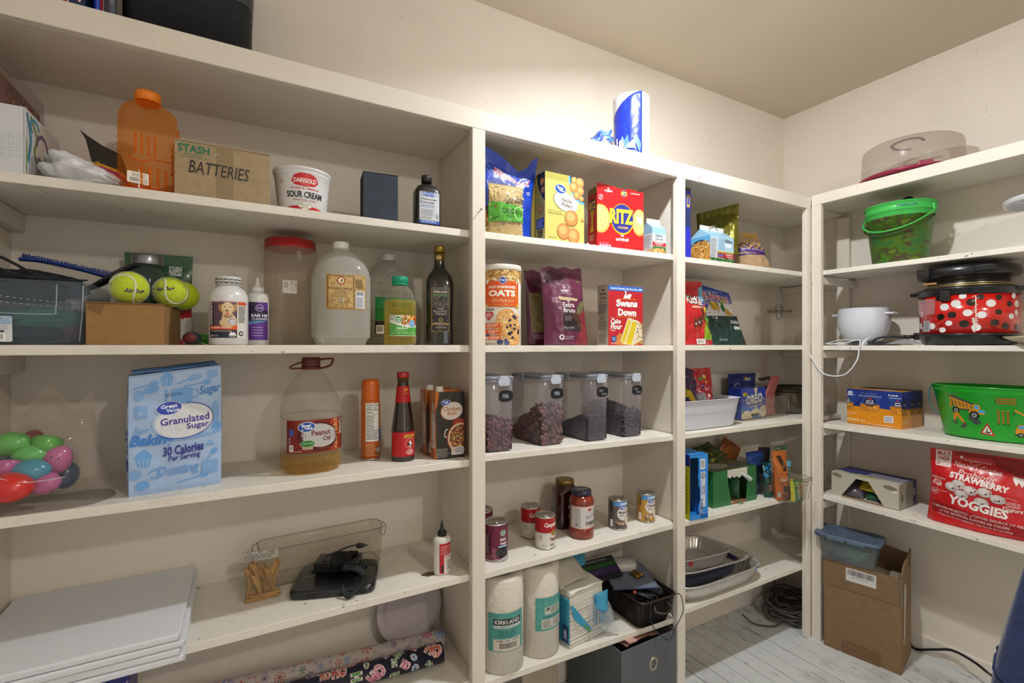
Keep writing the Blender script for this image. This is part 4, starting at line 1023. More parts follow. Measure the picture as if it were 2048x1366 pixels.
def egg(name, label, x, y, z, r, col, rot, half=False):
 t = thing(name, label, 'toy egg', (x, y, z), rot=rot)
 L = 1.28
 def prof(a0, a1, k): return [(r*sin(a0+(a1-a0)*i/10)*(1-.10*(-cos(a0+(a1-a0)*i/10))), -r*L*cos(a0+(a1-a0)*i/10)) for i in range(11)]
 m = P(col, .28, coat=.4)
 if half:
  p = prof(0.02, pi*.52, 0); q = [(a_*.93, b_*.93+.001) for a_, b_ in p][::-1]
  MB().lathe(p+q, 32).build('half_shell', m, t)
 else:
  MB().lathe(prof(0.01, pi*.53, 0)+[(0, r*.1)], 32).build('lower_half', m, t); MB().lathe([(a_*1.015, b_) for a_, b_ in prof(pi*.50, pi-.01, 0)], 32).build('upper_half', m, t)
  a = Art(1); a.ell(-.007, .018, .0014, .0014, '2a1a20', seg=10); a.ell(.005, .020, .0014, .0014, '2a1a20', seg=10)
  S = lambda u, v, h: (u, -sqrt(max(0, (r*sin(math.acos(min(1, v/(r*L)))))**2-u*u))*1.0-h-.0012, v)
  a.build('air_hole', t, S)
def eggp(px, py, y): return (XY(px, y), y, ZY(px, py, y))
dg = radians
for args in [
 ('open light green toy egg half on top of the pile in the clear bag', 97, 880, 1.31, .0245, '4fae3c', (dg(-28), dg(10), 0), True),
 ('light green toy egg lying at the left of the bag below the plastic crease', 24, 888, 1.30, .0235, '55b54a', (dg(80), dg(0), dg(70)), False),
 ('pale green toy egg in the middle of the pile above the turquoise one', 63, 912, 1.295, .0225, '5cb95a', (dg(80), 0, dg(-70)), False),
 ('dark red toy egg glimpsed between the two green ones', 62, 886, 1.36, .022, '8e1e1e', (0, dg(20), 0), False),
 ('large pink toy egg at the right side of the pile', 112, 920, 1.30, .0255, 'c2609a', (dg(20), dg(35), 0), False),
 ('turquoise toy egg with dark air holes at the front centre', 63, 943, 1.262, .0235, '3a93b4', (dg(84), 0, dg(80)), False),
 ('small pink toy egg resting on the shelf in front', 90, 966, 1.262, .0215, 'c0609c', (dg(80), 0, dg(60)), False),
 ('dark blue toy egg at the right end of the bag', 131, 950, 1.345, .0225, '1d4374', (dg(10), dg(20), 0), False),
 ('pink toy egg half lying at the left edge, open side up', 14, 928, 1.275, .024, 'b8569a', (dg(-25), 0, 0), True),
 ('blue toy egg under the pink half at the left edge', 8, 917, 1.34, .024, '2f7f9c', (0, dg(60), 0), False),
 ('bright red toy egg at the front left of the clear bag', 22, 975, 1.238, .0275, 'cf2a26', (dg(88), 0, dg(76)), False),
 ('yellow toy egg hidden behind the red one', 48, 966, 1.32, .0225, 'b88a1c', (dg(80), 0, dg(20)), False)]:
 lab, px, py, y, r, col, rot, half = args
 x, yy, z = eggp(px, py, y); z = max(z, z3+r*.93)
 egg('toy_egg', lab, x, yy, z, r, col, rot, half)
def eggbag():
 t = thing('clear_bag', 'clear plastic bag holding coloured toy eggs at the left end of the sugar shelf', 'bag', (-.352, 1.30, z3), 0)
 Pouch(t, .215, .215, .155, TR('e0d8cc', .10, .10, 'f2efe8', .8, bump=.7, bscale=22), wr=.012, seed=21, flat=True, belly=.55, wt=.80, wb=1.05, p=5, topdz=lambda s: .02*sin(s*7), bend=lambda q: -.012*q)
 b = MB()
 for pts in ([(-.09, -.072, .10), (-.06, -.08, .085), (-.03, -.082, .07), (.0, -.083, .062), (.05, -.078, .064)], [(-.1, -.07, .13), (-.07, -.075, .10), (-.055, -.08, .06), (-.045, -.082, .035), (-.035, -.08, .055)]):
  b.tube(pts, .0008, 4, sub=6)
 b.build('plastic_crease', TR('f4f2ee', .75, .15), t)
eggbag()
def peanut():
 t = thing('peanut_oil_jug', 'large clear peanut oil jug with a dark red label, nearly empty', 'jug', (XY(622, 1.337), 1.337, z3), 8)
 R = .0715; H = .262
 pr = [(.060, 0, 2.6), (.067, .004, 2.6), (R, .012, 2.6), (R, .040, 2.6), (R-.002, .045, 2.6), (R, .049, 2.6), (R-.0012, .054, 2.6), (R-.0012, .132, 2.6), (R, .136, 2.6), (R-.002, .142, 2.6), (R, .148, 2.5), (R, .160, 2.4), (.068, .178, 2.2), (.060, .200, 2), (.048, .222, 2), (.034, .242, 2), (.0215, .256, 2), (.0205, .264, 2)]
 pp = catmull([Vector(p) for p in pr], 3)
 def wob(a, z):
  if .150 < z < .232: return 1+.016*sin(8*a+z*95)*sin(pi*(z-.15)/.082)
  if z < .040: return 1-.02*(abs(sin(a*4)) < .25)
  return 1
 MB().solid([(p.x, p.y, p.z) for p in pp], 120, wob=wob).build('bottle', TR('c9c4bc', .11, .06, 'f4f2ee', .7), t)
 MB().solid([(.060, .001, 2.6), (R-.0015, .012, 2.6), (R-.0015, .040, 2.6), (0, .0402, 2.6)], 64).build('oil', TR('e4bc34', .20, .06, 'f8e49a'), t)
 MB().solid([(.0215, .262), (.0225, .264), (.0225, .283), (.0205, .286), (0, .286)], 40).build('cap', P('5e2216', .45), t)
 MB().solid([(.0235, .255), (.0235, .262)], 40).build('cap_ring', P('6a2a1a', .45), t)
 b = MB(); z = .272
 b.tube([(.022, 0, z+.008), (.05, 0, z+.010), (.056, 0, z+.006), (.048, 0, z-.008), (.030, 0, z-.014), (.022, 0, z-.014)], .0028, 8, sub=5)
 b.tube([(-.022, 0, z+.002), (-.044, 0, z-.006), (-.050, 0, z-.013), (-.030, 0, z-.014), (-.022, 0, z-.014)], .0022, 8, sub=5); b.build('handle', P('6a2a1a', .4), t)
 S = Ssq(lambda v: R-.0008, 2.6, rm=R*1.03)
 a = Art(5); y0, y1 = .054, .134
 a.rect(-.078, y0, .078, y1, '7c1f18'); a.rect(.030, y0, .058, y1, 'a2431f'); a.specks(.03, y0+.002, .056, y1-.002, 40, ['b85a2a', '98401e', 'a84e24'], .002, .005)
 a.text('STIR FRY', -.056, .122, -.010, .131, 'a04830', .0); a.text('DEEP FRY', .005, .0885, .082, .0985, 'd8a070', .02, rot=-90)
 a.ell(.000, .093, .050, .036, '4f1512', -8); a.ell(.003, .095, .043, .029, 'b9b6b2', -8); a.ring(.003, .095, .043, .029, .0008, '8c3a30', -8, a0=-100, a1=60)
 gv_logo(a, -.028, .1175, .0185, .0115, 4)
 a.text('Peanut', -.017, .095, .029, .109, '6a1c20', .02, rot=1); a.text('Oil', .010, .081, .029, .092, '6a1c20', .02)
 a.ell(-.026, .0765, .017, .0085, '2c7a2c'); a.ring(-.026, .0765, .0165, .0082, .0007, 'c8d8c0'); a.text('Great For Frying', -.038, .0755, -.014, .0785, 'dfeadc', .02); a.rrect(-.037, .0625, -.014, .0695, .001, 'b8aa8c'); a.lines(-.034, .064, -.016, .068, 2, '6a4a38')
 a.text('1 GAL (3.78 L)', -.058, .056, -.038, .060, 'dcb8a8', .02); a.text('High Smoke', .002, .060, .026, .065, 'b85a40', 0)
 a.rect(.058, .092, .066, .131, 'd8d2cc'); a.lines(.0585, .093, .0655, .130, 14, '4a4440'); a.rect(-.068, .096, -.058, .112, '3a62b8'); a.barcode(-.069, .058, -.058, .074, True); a.text('(4.0)', -.075, .082, -.060, .087, 'e0dad4', .02, rot=90)
 a.build('label', t, S, .008)
peanut()
def spray():
 t = thing('cooking_spray_can', 'orange aerosol cooking spray can showing its nutrition panel', 'can', (XY(741, 1.368), 1.368, z3), 0)
 MB().solid([(.0255, 0), (.0268, .002), (.0268, .005)], 48).build('base_rim', P('bcb8b2', .3, .8), t)
 MB().solid([(.0262, .004), (.0262, .158), (.0252, .166)], 48).build('body', P('c8661a', .35, coat=.3), t)
 MB().solid([(.0248, .165), (.0250, .166), (.0240, .212), (.0225, .219), (.018, .2225), (0, .223)], 48).build('cap', P('cf6212', .35, coat=.2), t)
 a = Art(3); nutrition(a, -.019, .052, .019, .157); a.lines(-.019, .012, .010, .048, 8, 'e8c090', .3); a.rect(.008, .018, .022, .034, '2a2420'); a.specks(.009, .019, .021, .033, 22, ['d8d0c4'], .001, .002); a.rect(.021, .05, .028, .085, '2a4fa0')
 a.build('label', t, Scyl(.0263), .006)
spray()
def oyster():
 t = thing('oyster_sauce_bottle', 'brown oyster sauce bottle with a red cap and red labels', 'bottle', (XY(806, 1.312), 1.312, z3), 6)
 pr = [(.026, 0), (.0305, .003), (.0310, .008), (.0310, .078), (.0306, .086), (.027, .116), (.0225, .146), (.0185, .176), (.0165, .196), (.0150, .210), (.0148, .220)]
 pp = catmull([Vector((a_, b_, 0)) for a_, b_ in pr], 4)
 MB().solid([(p.x, p.y) for p in pp], 64).build('bottle', P('1e0f0c', .08, spec=.7, coat=.4), t)
 MB().solid([(.0152, .216), (.0152, .2285)], 40).build('neck', TR('8a6a3c', .5, .1, 'b89a60'), t)
 MB().solid([(.0165, .2275), (.0172, .2285), (.0172, .240), (.0155, .243), (0, .243)], 40).build('cap', P('a81a20', .3, coat=.3), t)
 def R(v):
  prev = pr[0]
  for q in pr[1:]:
   if v <= q[1]: return prev[0]+(q[0]-prev[0])*(v-prev[1])/max(1e-6, q[1]-prev[1])
   prev = q
  return prev[0]
 S = lambda u, v, h: ((R(v)+h+.0003)*cos(radians(-90)+u/R(v)), (R(v)+h+.0003)*sin(radians(-90)+u/R(v)), v)
 a = Art(2); r = 'b81c20'
 a.rect(-.050, .014, .050, .080, r); a.rrect(-.009, .064, .027, .0745, .001, 'c08a2a'); a.rrect(-.006, .0655, .024, .073, .001, 'd8a83c'); a.text('LEE KUM KEE', -.004, .066, .022, .0695, '3a1a10', .03); a.text('李錦記', .004, .0700, .014, .0725, '3a1a10', .03) if False else a.lines(.003, .0700, .015, .0725, 1, '3a1a10')
 a.ring(.008, .049, .0135, .0135, .0010, 'e0c8b8', seg=20); a.ell(.008, .045, .006, .006, 'e8e4e0'); a.ell(.008, .053, .0045, .004, 'e8e4e0'); a.ell(.0115, .056, .0014, .0014, '1a1414'); a.ell(.0050, .056, .0014, .0014, '1a1414', keep=True)
 a.ell(.0095, .0535, .001, .0008, '1a1414', keep=True); a.ell(.004, .047, .003, .0045, '1a1414', 25); a.ell(.012, .0425, .0035, .0025, '1a1414', keep=True)
 for k, s in enumerate(('OYSTER', 'FLAVORED', 'SAUCE')): wdt = (.009, .0125, .008)[k]; a.text(s, .008-wdt, .0285-k*.0046, .008+wdt, .0322-k*.0046, 'f0e4dc', .03)
 a.text('NET WT 18 OZ (1 LB 2 OZ) 510g', -.012, .0155, .028, .0172, '3a1410', .02)
 a.rect(-.0175*2.6, .160, .0175*2.6, .205, r)
 for v0 in (): pass
 a.ell(.002, .192, .007, .007, 'd8901c', a0=0, a1=180); a.lines(-.003, .187, .010, .190, 1, '8a4a10'); a.text('LEE KUM KEE', -.008, .1825, .012, .1855, 'd8901c', .02)
 a.lines(-.012, .177, .016, .180, 1, '5a1a14')
 a.build('label', t, S, .005)
oyster()
def broth(loc, rz, label):
 w_, d, h = .0855, .060, .1865
 t = thing('broth_carton', label, 'carton', loc, rz, 'chicken broth cartons')
 b = MB().box(-w_/2, -d/2, 0, w_/2, d/2, h); b.build('carton', P('b5601a', .3, coat=.2), t, bev=.001)
 MB().box(-w_/2, -.001, h, w_/2, .001, h+.004).build('top_seam', P('c26f26', .4), t)
 MB().solid([(.0125, h), (.0130, h+.001), (.0130, h+.004), (.0105, h+.005), (.0105, h+.013), (.0095, h+.0145), (0, h+.0145)], 32, T=Tr(-w_/2+.018, -.012, 0)).build('cap', P('dedad2', .4), t)
 a = Art(4); a.rect(-w_/2, 0, w_/2, h, '2e2824'); a.poly([(-w_/2, h), (-w_/2+.012, h), (-w_/2, h-.07)], 'b5601a'); a.poly([(-w_/2, 0), (-w_/2+.003, 0), (-w_/2+.001, h*.6), (-w_/2, h*.6)], 'b5601a')
 for k in range(3): a.stroke([(-.02+k*.022, h), (-.04+k*.03, h*.72), (-.035+k*.03, h*.55)], .004, '3b342f', sm=5)
 a.ell(.004, .132, .034, .026, '7a3a18', 10); a.ell(.006, .133, .032, .0245, 'd8cfc4', 10); gv_logo(a, -.012, .157, .0125, .0075, 6)
 a.text('Chicken', -.020, .133, .032, .145, 'b5702c', .02); a.text('Broth', -.007, .1205, .019, .132, 'b5702c', .02)
 m = lambda x, y: x < w_/2
 a.ell(.024, .062, .0185*1.0, .046, 'a03a22', seg=26, a0=90, a1=270); a.poly([(.005, .098), (.02, .112), (w_/2, .108), (w_/2, .09)], '9a2f20')
 pts = [(min(w_/2, .032+.040*cos(i*pi/16)), .056+.044*sin(i*pi/16)) for i in range(32)]; a.poly(pts, 'c8602a')
 pts = [(min(w_/2, .032+.037*cos(i*pi/16)), .056+.041*sin(i*pi/16)) for i in range(32)]; a.poly(pts, 'd8ccb8')
 pts = [(min(w_/2, .032+.033*cos(i*pi/16)), .056+.037*sin(i*pi/16)) for i in range(32)]; a.poly(pts, '7a3a20')
 a.specks(.0, .022, .041, .092, 230, ['a8502c', 'd8c8a0', '8a2a1a', '6a8a2c', 'e0b83c', '4a2a18', 'c06a38'], .0012, .0034, mask=lambda x, y: (x-.032)**2/.032**2+(y-.056)**2/.036**2 < 1)
 a.stroke([(-.006, .082), (-.014, .078), (-.015, .062), (-.009, .060)], .003, 'd8ccb8', sm=4)
 a.lines(-w_/2+.004, .004, .0, .030, 6, 'd0c8be', .3); a.rrect(.004, .009, .041, .031, .002, 'd4d2ce'); a.ell(.010, .023, .003, .003, 'd8a020'); a.lines(.015, .014, .038, .029, 4, '3a4a90')
 a.build('printed_front', t, Sfront(d))
 a = Art(5); nutrition(a, -.006, .030, .028, .125); a.ell(.012, .142, .012, .016, 'd8cfc4', n=1.3); a.lines(.005, .134, .019, .150, 3, 'b5702c'); a.poly([(-.001, h-.001), (.03, h-.001), (.012, .155)], 'c87a34'); a.barcode(-.028, .012, -.010, .040); a.build('printed_side', t, Sleft(w_))
broth((.462+.0425, 1.262+.030, z3), -3, 'orange and black chicken broth carton at the front beside the post')
broth((.462+.0385, 1.262+.098, z3), -3, 'second chicken broth carton, mostly hidden behind the front one')
# ================================================================== LEFT BAY, fourth shelf (canvases, tablet)
z4 = E+A[3]
def canvas(k, dx, dy, rz):
 w_, d, h = .345, .345, .0138
 t = thing('canvas_panel', ('lowest white canvas panel of the stack, sticking out over the shelf edge', 'second white canvas panel from the bottom of the stack', 'third white canvas panel from the bottom of the stack', 'topmost white canvas panel of the stack at the lower left')[k],
    'canvas', (-.284+dx, 1.336+dy, z4+.0002+k*.0148), rz)
 MB().box(-w_/2, -d/2, 0, w_/2, d/2, h).build('panel', P('dcdfe5', .6, bump=.15, bscale=400), t, bev=.0035)
 b = MB()
 for sx in (-1, 1):
  b.box(sx*w_/2-.0008, -d/2-.0008, .002, sx*w_/2+.0008, -d/2+.014, h-.001)
 b.build('folded_corner', P('d2d5da', .6), t)
canvas(0, .004, -.002, .6); canvas(1, .0, .0, -.4); canvas(2, .005, -.003, .8); canvas(3, -.002, -.001, 0)
def acrylic():
 x0, x1 = .030, .356; w_ = x1-x0; d = .088; h = .100
 t = thing('fridge_bin', 'long clear acrylic organiser bin at the back of the fourth shelf', 'bin', ((x0+x1)/2, 1.448, z4), 3)
 tub_shell(w_, d, h, .0016, .95, 9, 96, rim=.002).build('bin', TR('cfc8bc', .05, .05, 'f2efe9', .8), t)
 b = MB(); sy = d/w_
 for z, k in ((h+.0015, 1), (.004, .94)): b.tube([((w_/2*k)*(abs(cos(a_))**9+abs(sin(a_))**9)**(-1/9)*cos(a_), sy*(w_/2*k)*(abs(cos(a_))**9+abs(sin(a_))**9)**(-1/9)*sin(a_), z) for a_ in [2*pi*i/96 for i in range(96)]], .0009, 5, closed=True, sub=1)
 b.tube([(w_/2, -.03, h), (w_/2+.012, -.02, h-.004), (w_/2+.012, .02, h-.004), (w_/2, .03, h)], .0011, 6, sub=4); b.tube([(w_/2+.012, -.02, h-.006), (w_/2+.006, -.018, h-.03), (w_/2+.004, .018, h-.03), (w_/2+.012, .02, h-.006)], .0011, 6, sub=4)
 b.tube([(-w_/2, -.03, h), (-w_/2-.012, -.02, h-.004), (-w_/2-.012, .02, h-.004), (-w_/2, .03, h)], .0011, 6, sub=4)
 b.build('polished_edges', TR('8d8478', .55, .05), t)
 g = MB()
 for i in range(40): g.box(-w_/2*.9+w_*.9*i/39, -d/2*.94-.0004, .004, -w_/2*.9+w_*.9*i/39+.0012, -d/2*.94+.0002, .010)
 o = g.build('moulded_grooves', TR('b8b0a2', .4, .1), t); o['kind'] = 'stuff'
acrylic()
def pins():
 x0, y0 = G(520, 1200, z4); t = thing('clothespin_bag', 'clear bag with a printed card header, full of wooden clothespins', 'bag', (x0, 1.362, z4), -4, rot=(radians(-12), 0, radians(-4)))
 b = Pouch(t, .090, .094, .034, TR('cfc6b8', .10, .10, 'f2eee6', .6, bump=.4, bscale=50), wr=.004, seed=31, wb=1.05, wt=.8, belly=.6, crimp=.05, flat=False)
 hd = MB().box(-.038, -.0022, .090, .040, .0018, .113); hd.build('card_header', P('a9a49a', .6), t, bev=.0004)
 a = Art(3); a.rect(-.038, .0905, .040, .112, 'b3aea4'); a.text('Clothespins', -.031, .107, -.018, .1105, '30343a', .02); a.lines(-.036, .0925, .038, .1065, 5, '4c4c4c'); a.barcode(.015, .1055, .037, .1112, bg='b3aea4'); a.ell(.0, .110, .006, .001, '5a5248'); a.build('printed_card', t, lambda u, v, h: (u, -.0022-h, v))
pins()
def clothespin(loc, rot, k, label):
 t = thing('clothespin', label, 'clothespin', loc, rot=rot, group='wooden clothespins in the clear bag')
 m = P('b08a55', .7, var=.2, vscale=60)
 for s in (-1, 1):
  MB().prism([(-.0035, 0), (.0, -.0), (.0045, .034), (.003, .056), (-.002, .066), (-.0045, .066), (-.0035, .03)] if s < 0 else [(.0035, 0), (.0, 0), (-.0045+.008, .034), (.003, .056), (.006, .066), (.0085, .066), (.0075, .03)], -.0045, .0045, axis='y').build('wooden_half', m, t, bev=.0005)
 MB().tube([(-.004+.010*cos(a_)*.0+.0035*cos(a_), -.006+.012*i/20, .030+.0035*sin(a_)) for i, a_ in enumerate([k_*1.2 for k_ in range(21)])], .0006, 5, sub=1).build('spring', P('9a9a96', .35, .8), t)
 return t
def allpins():
 x0, y0 = G(520, 1200, z4); R = random.Random(5)
 sp = [(-.030, .000, 4, 8), (-.020, .006, 10, -6), (-.014, -.004, 3, 14), (-.004, .006, 14, 2), (.004, -.006, 0, -16), (.010, .004, 12, 6), (.018, -.003, 0, -24), (.026, .006, 8, 12), (.032, .000, 6, -8), (-.026, -.004, 0, 22), (.0, .010, 24, -14), (.016, .008, 26, 20)]
 for i, (dx, dy, dz, tl) in enumerate(sp):
  clothespin((x0+dx*.92, 1.359+dy*.8, z4+.004+dz*.001), (radians(-12), radians(tl), radians(R.uniform(-50, 50))), i, 'pale wooden clothespin bundled in the clear bag with a card header')
 for i, (dx, z, rz) in enumerate(((-.002, .006, 4), (.010, .012, -6))):
  clothespin((x0+dx-.03, 1.350+.004*i, z4+z), (0, radians(88), radians(rz)), i, 'pale wooden clothespin bundled in the clear bag with a card header')
allpins()
def tablet():
 a0 = radians(-17.5); p0 = Vector((.092, 1.306)); ex = Vector((cos(a0), sin(a0))); ey = Vector((-ex.y, ex.x)); w_, d, h = .208, .165, .022
 c = p0+ex*w_/2+ey*d/2; t = thing('portable_player', 'black portable screen player lying face down near the shelf edge', 'electronics', (c.x, c.y, z4), -17.5)
 m = P('15181d', .28, coat=.25)
 MB().solid([(w_/2-.004, 0), (w_/2, .004), (w_/2, h-.006), (w_/2-.006, h)], 96, 1, d/w_, 9).build('body', m, t)
 for sx in (-.06, .055):
  for k in range(5): MB().box(sx+k*.006, -d/2-.0006, .005, sx+k*.006+.0028, -d/2+.0005, .017, T=None).build('vent_slot', P('060708', .6), t, bev=.0006)
 MB().box(-.082, -.004, h-.0002, -.066, -.001, h+.0006, T=Rz(0)).build('silver_mark', P('8f8a7a', .35, .7), t)
 MB().box(-.07, .02, h, .075, d/2-.01, h+.004).build('raised_cover', P('1a1d22', .35), t, bev=.002)
 t2 = thing('power_adapter', 'black power brick with its cable wound round it, lying on the portable player', 'adapter', (c.x+.008, c.y+.022, z4+h+.0045), -24)
 MB().box(-.058, -.028, 0, .058, .030, .030).build('brick', P('121418', .3, coat=.2), t2, bev=.004)
 b = MB(); R = random.Random(2)
 for k in range(11):
  x = -.020+k*.0052+R.uniform(-.001, .001); e = .034
  b.tube([(x, -e, .012), (x+.003, -e+.002, .030), (x+.008, 0, .038+R.uniform(0, .004)), (x+.012, e-.002, .030), (x+.010, e, .010), (x+.006, e-.006, .0035), (x+.002, -e+.006, .0035)], .0019, 6, closed=True, sub=5)
 b.build('wound_cable', P('101216', .5), t2)
 MB().tube([(-.045, -.03, .010), (-.03, -.01, .036), (0, .01, .044), (.03, .03, .048), (.05, .034, .045)], .0022, 6, sub=6).build('cable', P('101216', .5), t2)
 MB().solid([(.006, 0), (.007, .002), (.006, .018), (.003, .022), (.0016, .030)], 20, T=Tr(.04, .034, .046) @ Ry(90)).build('barrel_plug', P('16181c', .4), t2)
 MB().box(.03, -.026, .006, .075, -.008, .018).build('connector', P('1a2230', .4), t2, bev=.002)
 MB().tube([(.075, -.017, .012), (.092, -.012, .014), (.104, -.016, .006), (.100, -.040, -.008), (.060, -.060, -.018), (.03, -.05, -.0185)], .0022, 6, sub=6).build('cable_tail', P('14161b', .5), t2)
 t3 = thing('cable_strap', 'black hook-and-loop cable tie curling over the shelf edge', 'strap', (c.x, c.y, z4+h), -17.5)
 def st(u, v):
  P_ = catmull([Vector(q) for q in ((.02, -.035, .034), (.055, -.045, .030), (.075, -.060, .016), (.070, -.085, .004), (.045, -.100, -.012), (.030, -.092, -.004), (.026, -.085, .008))], 8)
  i = u*(len(P_)-1); k = min(int(i), len(P_)-2); p = P_[k].lerp(P_[k+1], i-k); return (p.x+(v-.5)*.004, p.y+(v-.5)*.010, p.z+(v-.5)*.012)
 MB().grid(st, 48, 3).build('strap', P('171b22', .7, bump=.3, bscale=300), t3, solidify=.0012)
tablet()
def glue():
 t = thing('glue_bottle', 'white glue bottle with a red label and black twist tip', 'bottle', (XY(884, 1.268), 1.268, z4), 4)
 MB().solid([(.022, 0), (.0245, .003), (.0245, .092), (.0235, .098), (.018, .103), (.013, .104)], 48, 1, .86).build('body', P('d6d2cc', .35), t)
 cap(t, .0125, .013, .103, P('15161a', .4), name='collar', ribs=18)
 MB().solid([(.0105, .1155), (.008, .119), (.0045, .124), (.0042, .131), (.0028, .137), (.0016, .145)], 24).build('twist_tip', P('15161a', .4), t)
 a = Art(3); r = 'b8262a'; a.rect(-.016, .006, .022, .088, r); a.rect(-.003, .006, .022, .056, 'dcd8d2'); a.text('ALL PURPOSE GLUE', -.012, .0775, .020, .081, 'e8d0c8', .02); a.lines(-.013, .058, .020, .076, 7, 'e0b8b0', .3); a.lines(-.001, .048, .020, .055, 2, 'b8262a'); a.barcode(.004, .010, .020, .048, True, bg='dcd8d2'); a.rect(-.011, .009, -.005, .030, '2a2a2a')
 a.build('label', t, Ssq(lambda v: .0245, 2, 1, .86, rm=.024), .006)
 MB().grid(lambda u, v: (.016+.018*u+N(u*5, v*5)*.004, -.012+.02*u, .098-.045*v+N(u*4, v*4, 3)*.006-.01*u), 14, 16).build('shrink_wrap', TR('e4dfd6', .30, .1, bump=.4, bscale=80), t, solidify=.0003)
 x, y = G(858, 1148, z4); a = Art(5)
 pts = [(.022*(1+.5*N(cos(k*.42)*2, sin(k*.42)*2, 4))*cos(k*.42), .014*(1+.5*N(cos(k*.42)*2, sin(k*.42)*2, 4))*sin(k*.42)) for k in range(15)]
 a.poly(pts, '5e4f33'); a.build('glue_stain', back, lambda u, v, h: (x+u, y+v, z4+h), rough=.3, h0=.0001)
glue()
# ================================================================== LEFT BAY, lowest deck
z5 = E+A[4]
def plate():
 t = thing('paper_plate', 'round greyish plate standing on edge against the back wall', 'plate', (XY(818, 1.478), 1.478, z5+.1045), rot=(radians(82), 0, radians(2)))
 MB().lathe([(0, 0), (.070, 0), (.076, .0015), (.083, .008), (.088, .0095), (.103, .011), (.1045, .010), (.104, .0085), (.088, .007), (.078, -.001), (.070, -.0018), (0, -.0018)], 64).build('plate', P('b3a9ae', .55, bump=.1, bscale=60), t)
plate()
def roll(label, c0, c1, r, base, kind):
 c0, c1 = Vector(c0), Vector(c1); d = (c1-c0); L = d.length; mid = (c0+c1)/2
 t = thing('wrapping_paper_roll', label, 'gift wrap', mid, rz=math.degrees(atan2(d.y, d.x)))
 MB().lathe([(r, -L/2), (r, L/2), (r-.0006, L/2), (r-.0006, -L/2)], 40, T=Ry(90)).build('paper_roll', P(base, .4, coat=.25), t)
 MB().lathe([(r-.006, -L/2+.002), (r-.006, L/2-.002), (r-.008, L/2-.002), (r-.008, -L/2+.002)], 30, T=Ry(90)).build('core', P('9a6a4a', .8), t)
 # cylinder surface: u along the roll, v round it; v=0 faces front-up
 S = lambda u, v, h: (u, -(r+h)*cos(v/r), (r+h)*sin(v/r))
 a = Art(11); R = random.Random(12)
 span = r*pi*.95
 if kind == 'snow':
  cols = ['b23a34', 'c2447a', '3a7ac4', '3c3076', '2f7a50', 'c05a3c', '5a3f8c']; pts = []
  for n_ in range(2600):
   u, v = R.uniform(-L/2+.012, L/2-.012), R.uniform(-.012, span-.006); s = R.choice([.017, .013, .010, .006])
   if any((u-q[0])**2+(v-q[1])**2 < (s+q[2]+.0015)**2 for q in pts): continue
   pts.append((u, v, s)); c = R.choice(cols); o = R.uniform(0, 60); first = True; spk = R.random() < .3
   for k in range(6 if not spk else 10):
    an = radians(o+k*(60 if not spk else 36)); ex, ey = cos(an), sin(an)
    a.stroke([(u, v), (u+ex*s, v+ey*s)], s*.11, c, keep=not first); first = False
    if not spk and s > .008:
     for q in (.5, .75):
      for sg in (-1, 1):
       b_ = an+sg*radians(50); a.stroke([(u+ex*s*q, v+ey*s*q), (u+ex*s*q+cos(b_)*s*.3, v+ey*s*q+sin(b_)*s*.3)], s*.09, c, keep=True)
    else: a.ell(u+ex*s, v+ey*s, s*.12, s*.12, c, seg=8, keep=True)
   if len(pts) > 150: break
 else:
  cols = ['c8447c', '3a8ac8', 'c8501c', '3f8a34', '5a2f8c', 'c03a2c']; pts = []
  for n_ in range(2400):
   s = R.choice([.026, .021, .015]); u, v = R.uniform(-L/2+s, L/2-s), R.uniform(-.016, span-.004)
   if any((u-q[0])**2+(v-q[1])**2 < ((s+q[2])*.9)**2 for q in pts): continue
   pts.append((u, v, s)); c = R.choice(cols); o = R.choice([0, 90, 40, -35, 180]); w_ = R.choice(['HO', 'HO', 'O', 'H'])
   q = s*(.95 if len(w_) == 2 else .55)
   a.text(w_, u-q, v-s*.75, u+q, v+s*.75, 'd8d0c8', .12, rot=o); a.text(w_, u-q*.94, v-s*.68, u+q*.94, v+s*.68, c, .085, rot=o)
   if len(pts) > 80: break
  for k in range(60): a.ell(R.uniform(-L/2, L/2), R.uniform(-.01, span), .0016, .0016, R.choice(cols), seg=8, keep=k > 0)
 a.L = 0
 a.build('printed_pattern', t, S, .008, dh=.000004, h0=.0003)
 return t
def rollat(px0, py0, px1, py1, y0, y1): return (XY(px0, y0), y0, ZY(px0, py0, y0)), (XY(px1, y1), y1, ZY(px1, py1, y1))
r_ = .027
c1 = (XY(886, 1.395), 1.395, z5+r_+.0005); c0 = (XY(886, 1.395)-.72*cos(radians(6)), 1.395+.72*sin(radians(6)), z5+r_+.0005)
roll('white gift wrap roll printed with coloured snowflakes', c0, c1, r_, 'c4b8b2', 'snow')
c1 = (XY(884, 1.335), 1.335, z5+r_+.0005); c0 = (XY(884, 1.335)-.72*cos(radians(5)), 1.335+.72*sin(radians(5)), z5+r_+.0005)
roll('dark navy gift wrap roll printed with colourful HO letters', c0, c1, r_, '1d1d34', 'ho')
t = carton('blue_box', 'dark blue upright box under the stack of canvas panels', 'box', .055, .09, .252, (XY(228, 1.27), 1.30, z5), 0, '1e2778', body='box')
a = Art(1)
for k in range(7): a.stroke([(.014, .15+k*.012), (.026, .165+k*.012)], .002, 'b9a8b8', keep=k > 0)
a.build('printed_stripes', t, Sfront(.09))
